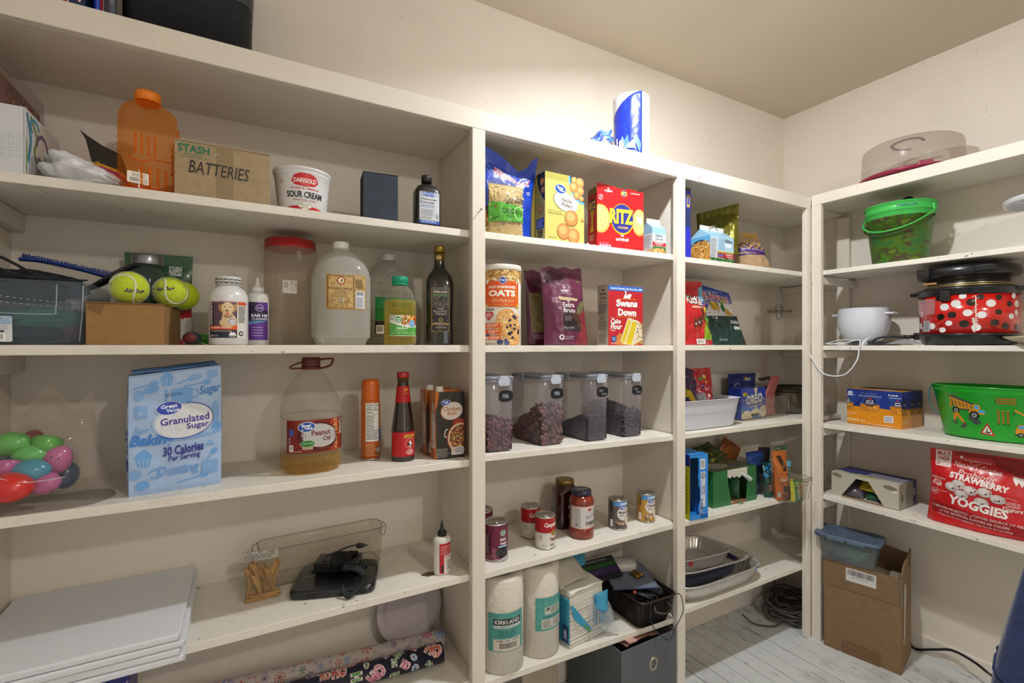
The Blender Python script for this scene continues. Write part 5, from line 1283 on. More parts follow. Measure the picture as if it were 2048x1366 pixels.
# ================================================================== MIDDLE BAY, on top: paper towel pack
def topwels():
 y = 1.30; zt = E+.6455; cx = XY(1262, y)
 t = thing('paper_towel_pack', 'paper towel roll in a torn blue and clear wrapper on the top board', 'paper towels', (cx, y, zt), 0)
 R_, H = .062, .236
 MB().solid([(R_-.004, 0), (R_, .004), (R_, H-.006), (R_-.005, H), (.022, H), (.021, H-.02), (0, H-.02)], 56).build('roll', P('e6e8ee', .8, bump=.6, bscale=60), t)
 wob = lambda a, z: 1+.015*N(cos(a)*3, sin(a)*3, z*30)
 MB().solid([(R_-.002, .0), (R_+.003, .004), (R_+.003, H), (R_-.008, H+.006), (.01, H+.008), (0, H+.006)], 72, wob=wob).build('clear_wrapper', TR('e8ecf2', .12, .06, 'fafafa', .8, bump=.3, bscale=30), t)
 # loose printed film hanging off the left side of the roll
 S0 = lambda u, v, h: ((R_+.0045+h)*cos(radians(-100)+u/R_), (R_+.0045+h)*sin(radians(-100)+u/R_), v)
 def film(a, b):
  u = -.098+.098*a; v = .004+(H-.004)*b*(1-.30*(1-a)**1.6)
  return S0(u, v, .001+.004*abs(N(u*40, v*30)))
 MB().grid(film, 26, 30).build('blue_wrapper', P('2238b8', .3, coat=.3), t, solidify=.0006)
 a = Art(4); a.poly([(-.075, .05), (-.062, .085), (-.05, .05)], '7f9fe0'); a.poly([(-.070, .045), (-.045, .085), (-.040, .045)], '5f86d8'); a.poly([(-.06, .040), (-.025, .07), (-.022, .035)], '8fb0ea'); a.poly([(-.01, .02), (-.03, .075), (-.02, .085), (-.004, .05)], '4f74d4')
 a.text('Ve', -.092, .038, -.060, .080, 'e6ecf8', .03, shear=.3, rot=25); a.build('printed_lettering', t, lambda u, v, h: S0(u, v, h+.0045), .008)
 t2 = thing('crumpled_wrapper', 'crumpled blue and silver plastic film beside the top paper towel roll', 'wrapper', (XY(1190, 1.285), 1.285, zt), 0)
 def fn(a0, b0):
  th = a0*2*pi; ph = b0*pi; x, y_, z = cos(th)*sin(ph), sin(th)*sin(ph), -cos(ph)
  r = 1+.7*abs(N(x*2.6+5, y_*2.6, z*2.6))+.15*N(x*8, y_*8, z*8); up = (x+1)/2
  return (x*.047*r, y_*.04*r, max(0, .068*up*(.7+z*r*.9)+.004))
 b = MB(); b.grid(fn, 56, 40)
 o = b.build('film', [P('2a46b8', .25, coat=.4), P('b9c0cc', .2, coat=.4), P('5a86d0', .25, coat=.4)], t2)
 for p in o.data.polygons:
  c = p.center; v = N(c.x*28, c.y*28, c.z*30+2); p.material_index = 1 if v > .14 else (2 if v < -.16 else 0)
 a = Art(1); a.text('Ve', -.006, .014, .02, .034, 'eef2fa', .05, shear=.3); a.build('printed_lettering', t2, lambda u, v, h: (u+.005, -.047-h, v), .008)
topwels()
# ================================================================== MIDDLE BAY, first shelf (biscuits)
def krusteaz():
 y = 1.305; x1 = XY(1063, y); x0 = P1+.052
 t = thing('pancake_mix_bag', 'big blue pancake mix bag with a notched open top and red lettering', 'bag', ((x0+x1)/2, y, zB(0, .7)), 0)
 w_ = x1-x0; h = .235
 def dz(s): return (.040*max(0, -s-.15)**.8*1.0-.035*max(0, .45-abs(s-.32))*2.0*1+ .030*max(0, s-.62)/.38)
 Q = Pouch(t, w_, h, .085, P('1a3fae', .28, coat=.35), wr=.008, seed=41, topdz=dz, crimp=.1, wt=1.02, belly=.45, lean=lambda q: -.035*q*q)
 a = Art(2); a.text('KRUSTEAZ', -.052, .172, .077, .192, 'e8e4e8', .08, shear=.15, rot=-7); a.text('KRUSTEAZ', -.052, .173, .077, .191, 'c0304a', .03, shear=.15, rot=-7); a.text('CO', .060, .140, .076, .150, 'e8ecf4', .02)
 a.poly([(-.09, .0), (-.09, .085), (-.07, .09), (-.05, .07), (-.04, 0)], '3a2416'); a.specks(-.088, .004, -.04, .08, 50, ['b5752c', 'd8a050', '8a4a1c', 'e0c890', '5c1f14'], .005, .011)
 a.stroke([(-.09, .20), (-.04, .155), (-.03, .17)], .0012, '8fa8e0'); a.stroke([(-.085, .21), (-.03, .165)], .0012, '8fa8e0'); a.build('printed_front', t, Q.S, .006)
krusteaz()
def pasta():
 y = 1.249; x0, x1 = XY(977, y-.01), XY(1051, y-.01)
 t = thing('pasta_bag', 'clear bag of twisted pasta with a green ORGANIC band', 'bag', ((x0+x1)/2, y, zB(0, .7)), -4)
 w_ = x1-x0; h = .166
 Q = Pouch(t, w_, h, .046, TR('e8e4da', .10, .06, 'f8f6f0', .8, bump=.4, bscale=40), wr=.004, seed=44, crimp=.07, belly=.6, p=3, wb=.94, wt=.98, topdz=lambda s: .008*cos(s*3))
 b = MB(); R = random.Random(8); Pouch(t, w_*.9, h*.9, .030, P('b89c5c', .6), name='pasta_core', wr=.003, seed=2, belly=.7, crimp=.02, kind='stuff')
 for i in range(300):
  tt = R.uniform(.02, .83); z = tt*h; s = R.uniform(-.82, .82); dep = Q.D(tt)*(1-abs(s)**2.4)**.75*R.uniform(.2, .78)
  c = Vector((s*w_/2*.95, -dep, z)); L = R.uniform(.009, .015) if tt > .42 else R.uniform(.003, .006); an = R.uniform(0, pi)
  e = Vector((cos(an)*L, R.uniform(-.002, .002), sin(an)*L)); k = Vector((-sin(an), 0, cos(an)))*L*.5
  z0 = lambda p: Vector((max(-w_/2*.9, min(w_/2*.9, p.x)), max(-Q.D(min(.9, max(0, p.z/h)))*.72, min(0.002, p.y)), min(h*.86, max(.002, p.z))))
  b.tube([z0(c-e), z0(c+k), z0(c+e)], R.uniform(.0014, .002), 5, sub=3)
 o = b.build('pasta_twists', P('e0ca8c', .55, var=.15, vscale=80), t); o['kind'] = 'stuff'
 a = Art(3); g = '4f9f34'; a.poly([(-w_/2*.95, .035), (w_/2*.95, .042), (w_/2*.95, .085), (-w_/2*.95, .094)], g); a.text('ORGANIC', -.024, .060, .064, .076, '1d2a18', .015); a.ring(.034, .066, .016, .018, .0022, 'c4dcb0'); a.lines(-.008, .052, .02, .056, 1, '2c4a20')
 a.text('Garofalo', -.012, .092, .052, .116, '2a221c', .0, shear=.3, rot=8); a.ell(-.040, .080, .003, .003, 'c04030'); a.text('organic', -.050, .040, -.030, .052, '2c4a20', 0, shear=.3, rot=20); a.ell(-.016, .030, .004, .004, '3a342c')
 a.build('printed_band', t, Q.S, .005, rough=.3)
pasta()
def wafers(x, y, label, rz, full):
 w_, d, h = .150, .055, .2135
 t = carton('cookie_box', label, 'box', w_, d, h, (x+w_/2, y+d/2, zB(0, x+.07)), rz, 'c8ba62', 'vanilla wafer boxes', rough=.3)
 a = Art(3)
 if full:
  a.rect(-w_/2, 0, w_/2, h, 'cdbf6a'); a.rect(-w_/2, h-.022, w_/2, h, 'a8a04c')
  pl = [(.012+.0, h), (w_/2, h), (w_/2, .128)]+[(.012+.066*(1-cos(q)), h-.088*sin(q)) for q in [radians(k) for k in range(72, 0, -12)]]
  a.poly(pl, '6aa4c4'); pl = [(.019, h), (w_/2, h), (w_/2, .136)]+[(.019+.060*(1-cos(q)), h-.080*sin(q)) for q in [radians(k) for k in range(72, 0, -12)]]; a.poly(pl, '2a4a5c')
  for cx, cy, r in ((.036, h-.010, .012), (.058, h-.014, .0165), (.034, h-.034, .017), (.060, h-.042, .0145), (.046, h-.058, .013), (.064, h-.066, .0095)): cookie(a, min(cx, w_/2-r), min(cy, h-r), r)
  a.ell(.003, .128, .049, .031, '8a8450', -14); a.ell(.004, .128, .047, .029, 'ddd9d0', -14); gv_logo(a, -.018, .166, .020, .0135, -6)
  a.text('Vanilla', -.016, .127, .026, .140, '4c3a34', .015, rot=-6); a.text('Wafers', -.016, .112, .028, .125, '4c3a34', .015, rot=-6); a.text('Crisp with a sweet', -.065, .092, -.014, .097, '5a4c2c', 0); a.text('artificial vanilla flavor', -.065, .085, -.004, .090, '5a4c2c', 0)
  for cx, cy, r in ((.024, .079, .026), (-.006, .034, .0255), (.033, .024, .0235), (w_/2-.006, .079, .006)): cookie(a, cx, cy, r)
  a.lines(-.065, .010, -.03, .014, 2, '5a4c2c'); a.build('printed_front', t, Sfront(d))
 a = Art(4); a.poly([(-.02, h), (d/2, h), (d/2, .12), (.01, .14), (-.01, .17)], '24384a')
 for cx, cy, r in ((.012, .185, .012), (.016, .158, .011), (.004, .10, .014)): cookie(a, cx, cy, r)
 a.rect(-.022, .040, .022, .072, '2b55a8'); a.lines(-.018, .044, .018, .068, 5, 'b8c8e8'); a.rect(-.012, .014, .014, .036, '2a2a20'); a.specks(-.010, .016, .012, .034, 30, ['c8ba62'], .001, .002)
 a.build('printed_side', t, Sleft(w_))
xa = XY(1090, 1.242)
wafers(xa, 1.242, 'yellow vanilla wafer box at the front, cookies pictured', 0, True)
wafers(xa-.022, 1.302, 'second yellow vanilla wafer box, behind the first and mostly hidden', 0, False)
def ritz():
 w_, d, h = .184, .062, .188; c = Vector((1.027, 1.262)); rz = -9
 ex = Vector((cos(radians(rz)), sin(radians(rz)))); ey = Vector((-ex.y, ex.x)); o = c+ex*w_/2+ey*d/2
 t = thing('cracker_box', 'red cracker box with its top torn open and yellow RITZ lettering', 'box', (o.x, o.y, zB(0, 1.1)), rz)
 red = P('c41a20', .3, coat=.2); b = MB().box(-w_/2, -d/2, 0, w_/2, d/2, h); b.build('box', red, t, bev=.0008)
 fl = MB().prism([(-w_/2, h), (w_/2, h), (w_/2, h+.016), (.066, h+.017), (.056, h+.021), (.026, h+.022), (.018, h+.017), (.006, h+.021), (-.012, h+.020), (-.02, h+.024), (-w_/2, h+.031)], -d/2, -d/2+.0012, axis='y'); fl.build('torn_flap', red, t)
 MB().prism([(-d/2, h), (d/2, h), (d/2-.006, h+.020), (-d/2+.012, h+.022)], -w_/2, -w_/2+.001, axis='x').build('side_flap', P('8f7452', .8), t)
 a = Art(2); a.text('the', -.052, h+.012, -.044, h+.019, 'f0e8e4', .02); a.text('original', -.064, h+.002, -.034, h+.012, 'f0e8e4', .02, rot=-3)
 a.ell(.013, h+.004, .011, .011, 'd8a818'); a.ell(.013, h+.004, .010, .010, '27328c'); a.text('RITZ', .002, h-.002, .025, h+.010, 'eed23a', .04); a.rect(.040, h+.006, .076, h+.0095, 'd8a8a4')
 a.ring(-.078, h-.016, .0075, .0085, .0012, 'f0e0dc'); a.stroke([(-.082, h-.022), (-.074, h-.010)], .0012, 'f0e0dc'); a.stroke([(-.079, h-.022), (-.077, h-.010)], .0012, 'f0e0dc')
 cracker(a, -.078, .100, .036, .047); a.rect(-w_/2-.03, .03, -w_/2, .17, 'c41a20') if False else None
 cracker(a, .074, .098, .028, .045); a.poly([(.070, .118), (.080, .120), (.088, .104), (.080, .090), (.070, .096), (.064, .104)], 'efe3c0')
 a.ell(.006, .104, .046, .053, 'dca818'); a.ell(.006, .106, .043, .049, '2a2f86')
 a.text('RITZ', -.042, .086, .052, .137, '1c1c50', .05); a.text('RITZ', -.043, .088, .050, .138, 'f2d636', .045); a.text('CRACKERS', -.012, .072, .030, .079, 'e2b42c', .03)
 a.text('the', -.001, .045, .012, .053, 'f0ece8', .03); a.text('original', -.020, .026, .030, .042, 'f0ece8', .03)
 for k in range(4): a.rrect(-.083+k*.0115, .004, -.074+k*.0115, .015, .002, 'd8a4b4')
 a.text('PER 5 CRACKERS', -.084, .0175, -.046, .0205, 'd8a4b4', .0); a.lines(.055, .004, .085, .012, 2, '8a2020')
 for el in a.T: el[0][:] = [(max(-w_/2, min(w_/2, p[0])), p[1]) for p in el[0]]
 a.build('printed_front', t, Sfront(d))
 a = Art(2); a.ell(.0, .150, .019, .020, '2a2f86'); a.text('RITZ', -.021, .138, .022, .162, 'f2d636', .04); a.rect(-.012, .060, .008, .075, 'e2b42c'); a.rect(-.006, .060, .006, .125, 'e2b42c'); a.ell(0, .125, .013, .010, 'e2b42c'); a.lines(-.018, .030, .016, .052, 4, 'e8c8c0'); a.barcode(-.026, .0, .016, .016)
 a.ring(0, .118, .020, .006, .001, 'd8d0cc', a0=180, a1=360); a.build('printed_side', t, Sleft(w_))
ritz()
def spud(name, label, w_, d, hb, hg, loc, rz, art_front, art_left, group=None, roll=None):
 t = thing(name, label, 'carton', loc, rz, group)
 if roll: t.rotation_euler = roll
 b = MB(); b.box(-w_/2, -d/2, 0, w_/2, d/2, hb)
 b.prism([(-d/2, hb), (d/2, hb), (.0015, hg), (-.0015, hg)], -w_/2, w_/2, axis='x'); b.build('carton', P('8fbcd8', .3, coat=.2), t)
 MB().box(-w_/2, -.0014, hg, w_/2, .0014, hg+.016).build('gable_seam', P('dcdcd8', .4), t)
 a = Art(3); art_front(a); a.build('printed_front', t, Sfront(d)); a = Art(4); art_left(a); a.build('printed_side', t, Sleft(w_)); return t
def f1(a):
 a.rect(-.033, 0, .033, .072, 'c4d4dc'); a.text('Idaho', -.018, .060, .018, .071, '2c2a2c', .02); a.text('Spuds', -.019, .047, .019, .058, '2c2a2c', .02); a.rect(-.033, .028, .033, .042, 'b0202a'); a.text('HASHBROWN', -.022, .036, .022, .0405, 'ece4e0', .04); a.text('POTATOES', -.015, .030, .014, .0345, 'ece4e0', .0)
 a.rect(-.033, 0, .033, .027, '3f6a2e'); a.ell(.0, .008, .030, .013, 'c89a58'); a.specks(-.026, .0, .026, .020, 90, ['d8b070', 'b07a38', 'e4c890', 'a0602a'], .001, .004)
 for el in a.T: el[0][:] = [(max(-.033, min(.033, p[0])), max(0, p[1])) for p in el[0]]
def l1(a): a.rect(-.03, 0, .03, .072, 'd4d8dc'); a.lines(-.026, .018, .026, .066, 14, '3a3a44'); a.rect(-.03, .0, .03, .016, 'c4a070')
ya = 1.243; spud('hashbrown_carton', 'small upright hash brown potato carton to the right of the crackers', .066, .055, .092, .114, (XY(1318, ya), ya+.0275, zB(0, 1.29)), 0, f1, l1, 'hash brown cartons')
t = thing('tissue_scrap', 'small crumpled white scrap between the cookie box and the crackers', 'scrap', (XY(1176, 1.26), 1.262, zB(0, .98)), 0)
MB().grid(lambda a, b: (.022*(a-.5), .02*(b-.5), .012*max(0, sin(pi*a))*max(0, sin(pi*b))*(1+.5*N(a*6, b*6))), 12, 12).build('paper', P('c9c6bc', .7), t, solidify=.0006)
# ================================================================== MIDDLE BAY, eye-level shelf
z2 = E+.0005
def oats():
 y = 1.305; R = .0625; cx = XY(1038.5, y)-R*1.06
 t = thing('oats_canister', 'tall cardboard oats canister with an orange label beside the middle post', 'canister', (cx, y, z2), -22)
 MB().solid([(R-.001, 0), (R, .001), (R, .228)], 64).build('canister', P('cfc8b8', .5), t)
 MB().solid([(R+.001, .224), (R+.0022, .226), (R+.0022, .2375), (R+.001, .240), (R-.004, .240), (R-.006, .238), (0, .238)], 64).build('lid', P('dcd8cc', .4), t)
 S = Scyl(R+.0001, -90-0)
 a = Art(6); a.rect(-.10, .200, .10, .223, '8a6a38'); a.specks(-.10, .184, .10, .223, 260, ['d8b878', 'c49a58', 'e4cc98', 'a87c40', 'b8884a'], .003, .006)
 O = 'd4561c'
 a.poly([(-.055, .118), (.045, .118), (.045, .110), (.055, .110), (.055, .182), (.045, .182), (.045, .190), (-.045, .190), (-.045, .182), (-.055, .182)], 'c89a30'); a.poly([(-.055, .122), (-.045, .122), (-.045, .114), (.045, .114), (.045, .122), (.055, .122), (.055, .182), (.045, .182), (.045, .190), (-.045, .190), (-.045, .182), (-.055, .182)], O)
 a.ell(.0, .192, .0115, .0105, 'e8e8f0'); a.ell(.0, .192, .0105, .0095, '2748a0'); a.text('Kroger', -.008, .188, .008, .196, 'e8ecf4', .02, shear=.3)
 a.text('OLD FASHIONED', -.043, .168, .043, .176, 'f2ece4', .03); a.text('OATS', -.043, .144, .041, .163, 'f2ece4', .05); a.text('100% Whole Grain', -.033, .127, .034, .138, 'f0c890', .0, shear=.3)
 a.lines(-.052, .102, -.020, .110, 4, '3a3a3a');
 for cx_, cy, r in ((.012, .080, .030), (.030, .050, .034), (.034, .024, .028), (-.005, .058, .020)): a.ell(cx_, cy, r, r*.95, 'c4863c'); a.ell(cx_-.002, cy+.002, r*.88, r*.84, 'd8a868')
 a.specks(-.012, .012, .060, .104, 170, ['e0b878', 'c89048', 'eacb94', 'b87834'], .002, .005, mask=lambda x, y_: (x-.02)**2+(y_-.055)**2 < .045**2)
 a.specks(-.012, .012, .060, .104, 22, ['2a2438', '3c3450'], .004, .0065, (.7, 1), mask=lambda x, y_: (x-.022)**2+(y_-.055)**2 < .042**2)
 a.poly([(-.042, .074), (-.056, .088), (-.056, .096), (-.049, .100), (-.042, .095), (-.035, .100), (-.028, .096), (-.028, .088)], 'b8262a'); a.text('HEART', -.052, .087, -.032, .093, 'f0e4e0', .03); a.text('HEALTHY*', -.050, .082, -.034, .085, 'f0e4e0', .02)
 a.rect(-.060, .052, -.006, .065, O); a.text('ENERGY FROM', -.050, .0585, -.014, .0625, 'f2e4d8', .02); a.lines(-.05, .054, -.014, .057, 1, 'f2e4d8'); a.rect(-.060, .034, -.006, .047, O); a.text('GOOD SOURCE', -.044, .041, -.012, .0445, 'f2e4d8', .02); a.text('OF FIBER', -.044, .036, -.022, .0395, 'f2e4d8', .02)
 a.rect(-.060, .016, -.006, .029, O); a.text('NO', -.055, .018, -.043, .027, 'f2e4d8', .05); a.text('ARTIFICIAL FLAVORS', -.040, .023, -.010, .0265, 'f2e4d8', .02); a.text('OR PRESERVATIVES', -.040, .0185, -.012, .0218, 'f2e4d8', .02)
 a.ell(-.008, .010, .009, .008, '3a4468'); a.ell(.012, .008, .008, .007, '46507a'); a.ell(-.046, .030, .006, .005, '46507a'); a.text('NET WT 42 OZ (2 LB 10 OZ) 1.19kg', -.060, .003, -.012, .007, '3a3a3a', .02)
 a.build('label', t, S, .006)
oats()
def cacao(x, y, label, rz, full):
 t = thing('chocolate_powder_bag', label, 'bag', (x, y, z2), rz, 'burgundy chocolate bags')
 w_, h, d = .165, .252, .070
 Q = Pouch(t, w_, h, d, P('5c1d3e', .35, coat=.25), wr=.0065, seed=51 if full else 60, wt=.93, wb=1.0, crimp=.05, belly=.42, bend=lambda q: -.022*q, topdz=lambda s: .003*sin(s*9))
 a = Art(4)
 if full:
  a.ell(-.03, .222, .036, .024, '45182f', 20); a.poly([(.066, .205), (.046, .208), (.046, .2095), (.066, .207)], '5f9a3c')
  k = -.012
  a.stroke([(k-.004, .168), (k+.028, .162), (k+.026, .194), (k-.008, .199)], .0010, 'd8c0cc', closed=True); a.ell(k+.008, .188, .006, .005, 'd8c0cc'); a.ell(k+.008, .188, .0045, .0035, '5c1d3e'); a.text('CACAO', k+.003, .1795, k+.014, .182, 'd8c0cc', 0); a.text('BARRY', k-.002, .172, k+.023, .179, 'e6d4dc', .03, rot=-4); a.lines(k+.002, .168, k+.022, .171, 1, 'c8a8b8')
  a.poly([(-.030, .157), (.040, .150), (.034, .143), (-.028, .146)], 'c4b48c'); a.text('UNIVERSELLE', -.025, .1475, .030, .1525, '7a5a4a', .0, rot=-4)
  a.lines(-.052, .136, -.026, .154, 4, 'c8a0b4'); a.stroke([(-.027, .142), (-.026, .07)], .0008, 'b88898')
  a.poly([(-.020, .060), (.045, .046), (.045, .056), (-.02, .140)], '2d2024'); a.poly([(-.022, .046), (.044, .046), (.044, .062), (-.020, .118)], '2d2228')
  # cacao pod, leaf and powder wedge
  a.poly([(.030, .100), (.052, .128), (.076, .136), (.078, .06), (.074, .0), (.014, .004), (.030, .04), (.048, .05), (.044, .085)], '7c2a34')
  for q in range(5): a.stroke([(.074-.008*q, .125-.012*q), (.068-.006*q, .07), (.060-.008*q, .014)], .0035, '9c3a40' if q % 2 else '6a222e', sm=5)
  a.poly([(-.024, .141), (.047, .045), (.047, .075), (.020, .108)], '4a2f22'); a.specks(-.02, .05, .046, .135, 120, ['5c3c2a', '3a251c', '6a4830'], .0015, .003, mask=lambda x, y_: -.004 < (x-(-.024)) and abs((y_-.141)-(x+.024)*-1.28-.008) < .012)
  a.poly([(.028, .100), (.030, .122), (.044, .138), (.062, .146), (.078, .146), (.074, .132), (.060, .112), (.044, .100)], '5f5f3e'); a.stroke([(.030, .102), (.05, .124), (.076, .143)], .0012, '8a8a60', sm=4)
  for q in range(5): a.stroke([(.036+.008*q, .108+.007*q), (.034+.010*q, .122+.005*q)], .0008, '7c7c54'); a.stroke([(.038+.008*q, .109+.007*q), (.048+.007*q, .107+.009*q)], .0008, '7c7c54')
  a.text('Extra', -.020, .122, .020, .137, 'ded2d6', .015, rot=-1); a.text('Brute', -.020, .105, .022, .119, 'ded2d6', .015, rot=-1)
  a.lines(-.018, .078, .010, .094, 5, '9a8a98', .3); a.text('1kg e/2.2lbs', -.019, .052, .014, .060, 'c4b8bc', .0); a.lines(-.018, .047, .010, .050, 1, '8a7a84')
  a.ell(-.032, .026, .009, .009, 'd8ccd0'); a.ell(-.032, .027, .004, .004, '5c1d3e'); a.text('COCOA HORIZONS', -.020, .0265, .010, .0295, 'd8ccd0', .02); a.lines(-.020, .018, .012, .025, 2, 'c4a8b4')
 else:
  a.rect(-.070, .045, -.02, .175, '8a7a50'); a.lines(-.066, .05, -.03, .165, 18, '4a3c28'); a.lines(-.066, .02, -.03, .035, 3, 'b890a0')
 a.build('printed_front', t, Q.S, .006)
cacao(XY(1133, 1.283), 1.283, 'burgundy chocolate powder pouch in front, large white print and leaf', -6, True)
cacao(XY(1133, 1.283)-.010, 1.392, 'burgundy chocolate pouch standing behind another, back panel showing', 10, False)
def swans():
 x0, x1 = XY(1217, 1.242), XY(1285.5, 1.242); w_, d, h = x1-x0, .056, .2015
 t = carton('cake_flour_box', 'red and white cake flour box with a swan and a slice of cake', 'box', w_, d, h, ((x0+x1)/2, 1.242+d/2, z2), 0, 'b8202a', rough=.3)
 W = w_/2; a = Art(2)
 a.rect(-W, h-.017, W, h, '2c62b8'); a.text("America's Favorite Cake Flour Since 1894", -W+.008, h-.013, W-.004, h-.005, 'd8e4f0', .03)
 a.poly([(-.012, .160), (-.006, .172), (-.002, .182), (-.008, .181), (-.009, .178), (-.005, .186), (.001, .185), (.002, .174), (-.002, .166), (.012, .176), (.026, .175), (.018, .160)], 'ece8e4')
 a.rect(-.028, .1565, .046, .1585, 'd89020'); a.text('Swans', -.044, .131, .052, .156, 'ece8e4', .05); a.text('Down', -.036, .100, .046, .1245, 'ece8e4', .05); a.rect(-.044, .0955, .048, .0975, 'd89020')
 a.text('ENRICHED', -.068, .0905, -.050, .0935, 'e0b8b0', .02); a.text('Cake', -.068, .073, -.024, .090, 'ece8e4', .03, shear=.3); a.text('Flour', -.070, .054, -.018, .073, 'ece8e4', .03, shear=.3); a.text('Bleached', -.066, .048, -.048, .0515, 'ece8e4', .02)
 a.ell(.012, .014, .066, .014, 'a85a20'); a.poly([(-.058, .014), (-.030, .042), (-.010, .036), (.06, .002), (-.04, .002)], 'c47c34')
 a.poly([(-.026, .014), (.006, .090), (.014, .094), (.056, .084), (.072, .070), (.075, .02), (.030, .0), (-.010, .004)], 'd8d0b8')
 a.poly([(-.022, .013), (.010, .087), (.022, .083), (-.008, .008)], 'd0b820'); a.poly([(-.002, .006), (.028, .082), (.050, .080), (.024, .002)], 'd0b820'); a.specks(.034, .006, .074, .078, 70, ['b89c60', 'c8b078', 'a88850'], .0015, .004, mask=lambda x, y_: x > .024+.36*y_)
 for el in a.T: el[0][:] = [(max(-W, min(W, p[0])), max(0.0005, p[1])) for p in el[0]]
 a.ell(-.054, .022, .0115, .011, '24488c'); a.lines(-.062, .016, -.046, .028, 4, 'b8c8e0'); a.lines(-.068, .004, -.04, .010, 2, 'e0b8b0')
 a.build('printed_front', t, Sfront(d))
 a = Art(3); a.rect(-d/2, 0, d/2, h, 'b9b2a4'); a.poly([(-.005, .184), (.0, .194), (.004, .188), (.010, .188), (.006, .182)], '8a2a24'); a.text('Swans', -.016, .170, .018, .180, '8a2a24', .03); a.text('Down', -.012, .156, .018, .166, '8a2a24', .03); a.text('Cake Flour', -.018, .144, .020, .151, '8a2a24', .02, shear=.2)
 a.lines(-.022, .104, .022, .140, 9, '4c4640'); a.lines(-.014, .086, .014, .100, 3, '7a3a30'); a.lines(-.022, .050, .022, .082, 8, '4c4640'); a.text('Tips For Baking', -.014, .042, .014, .046, '4c4640', .02); a.lines(-.022, .004, .022, .038, 9, '4c4640')
 a.build('printed_side', t, Sleft(w_))
 MB().box(-w_/2-.0005, -d/2+.006, h, w_/2-.002, d/2, h+.002).build('top_flap', P('8f6048', .7), t)
swans()
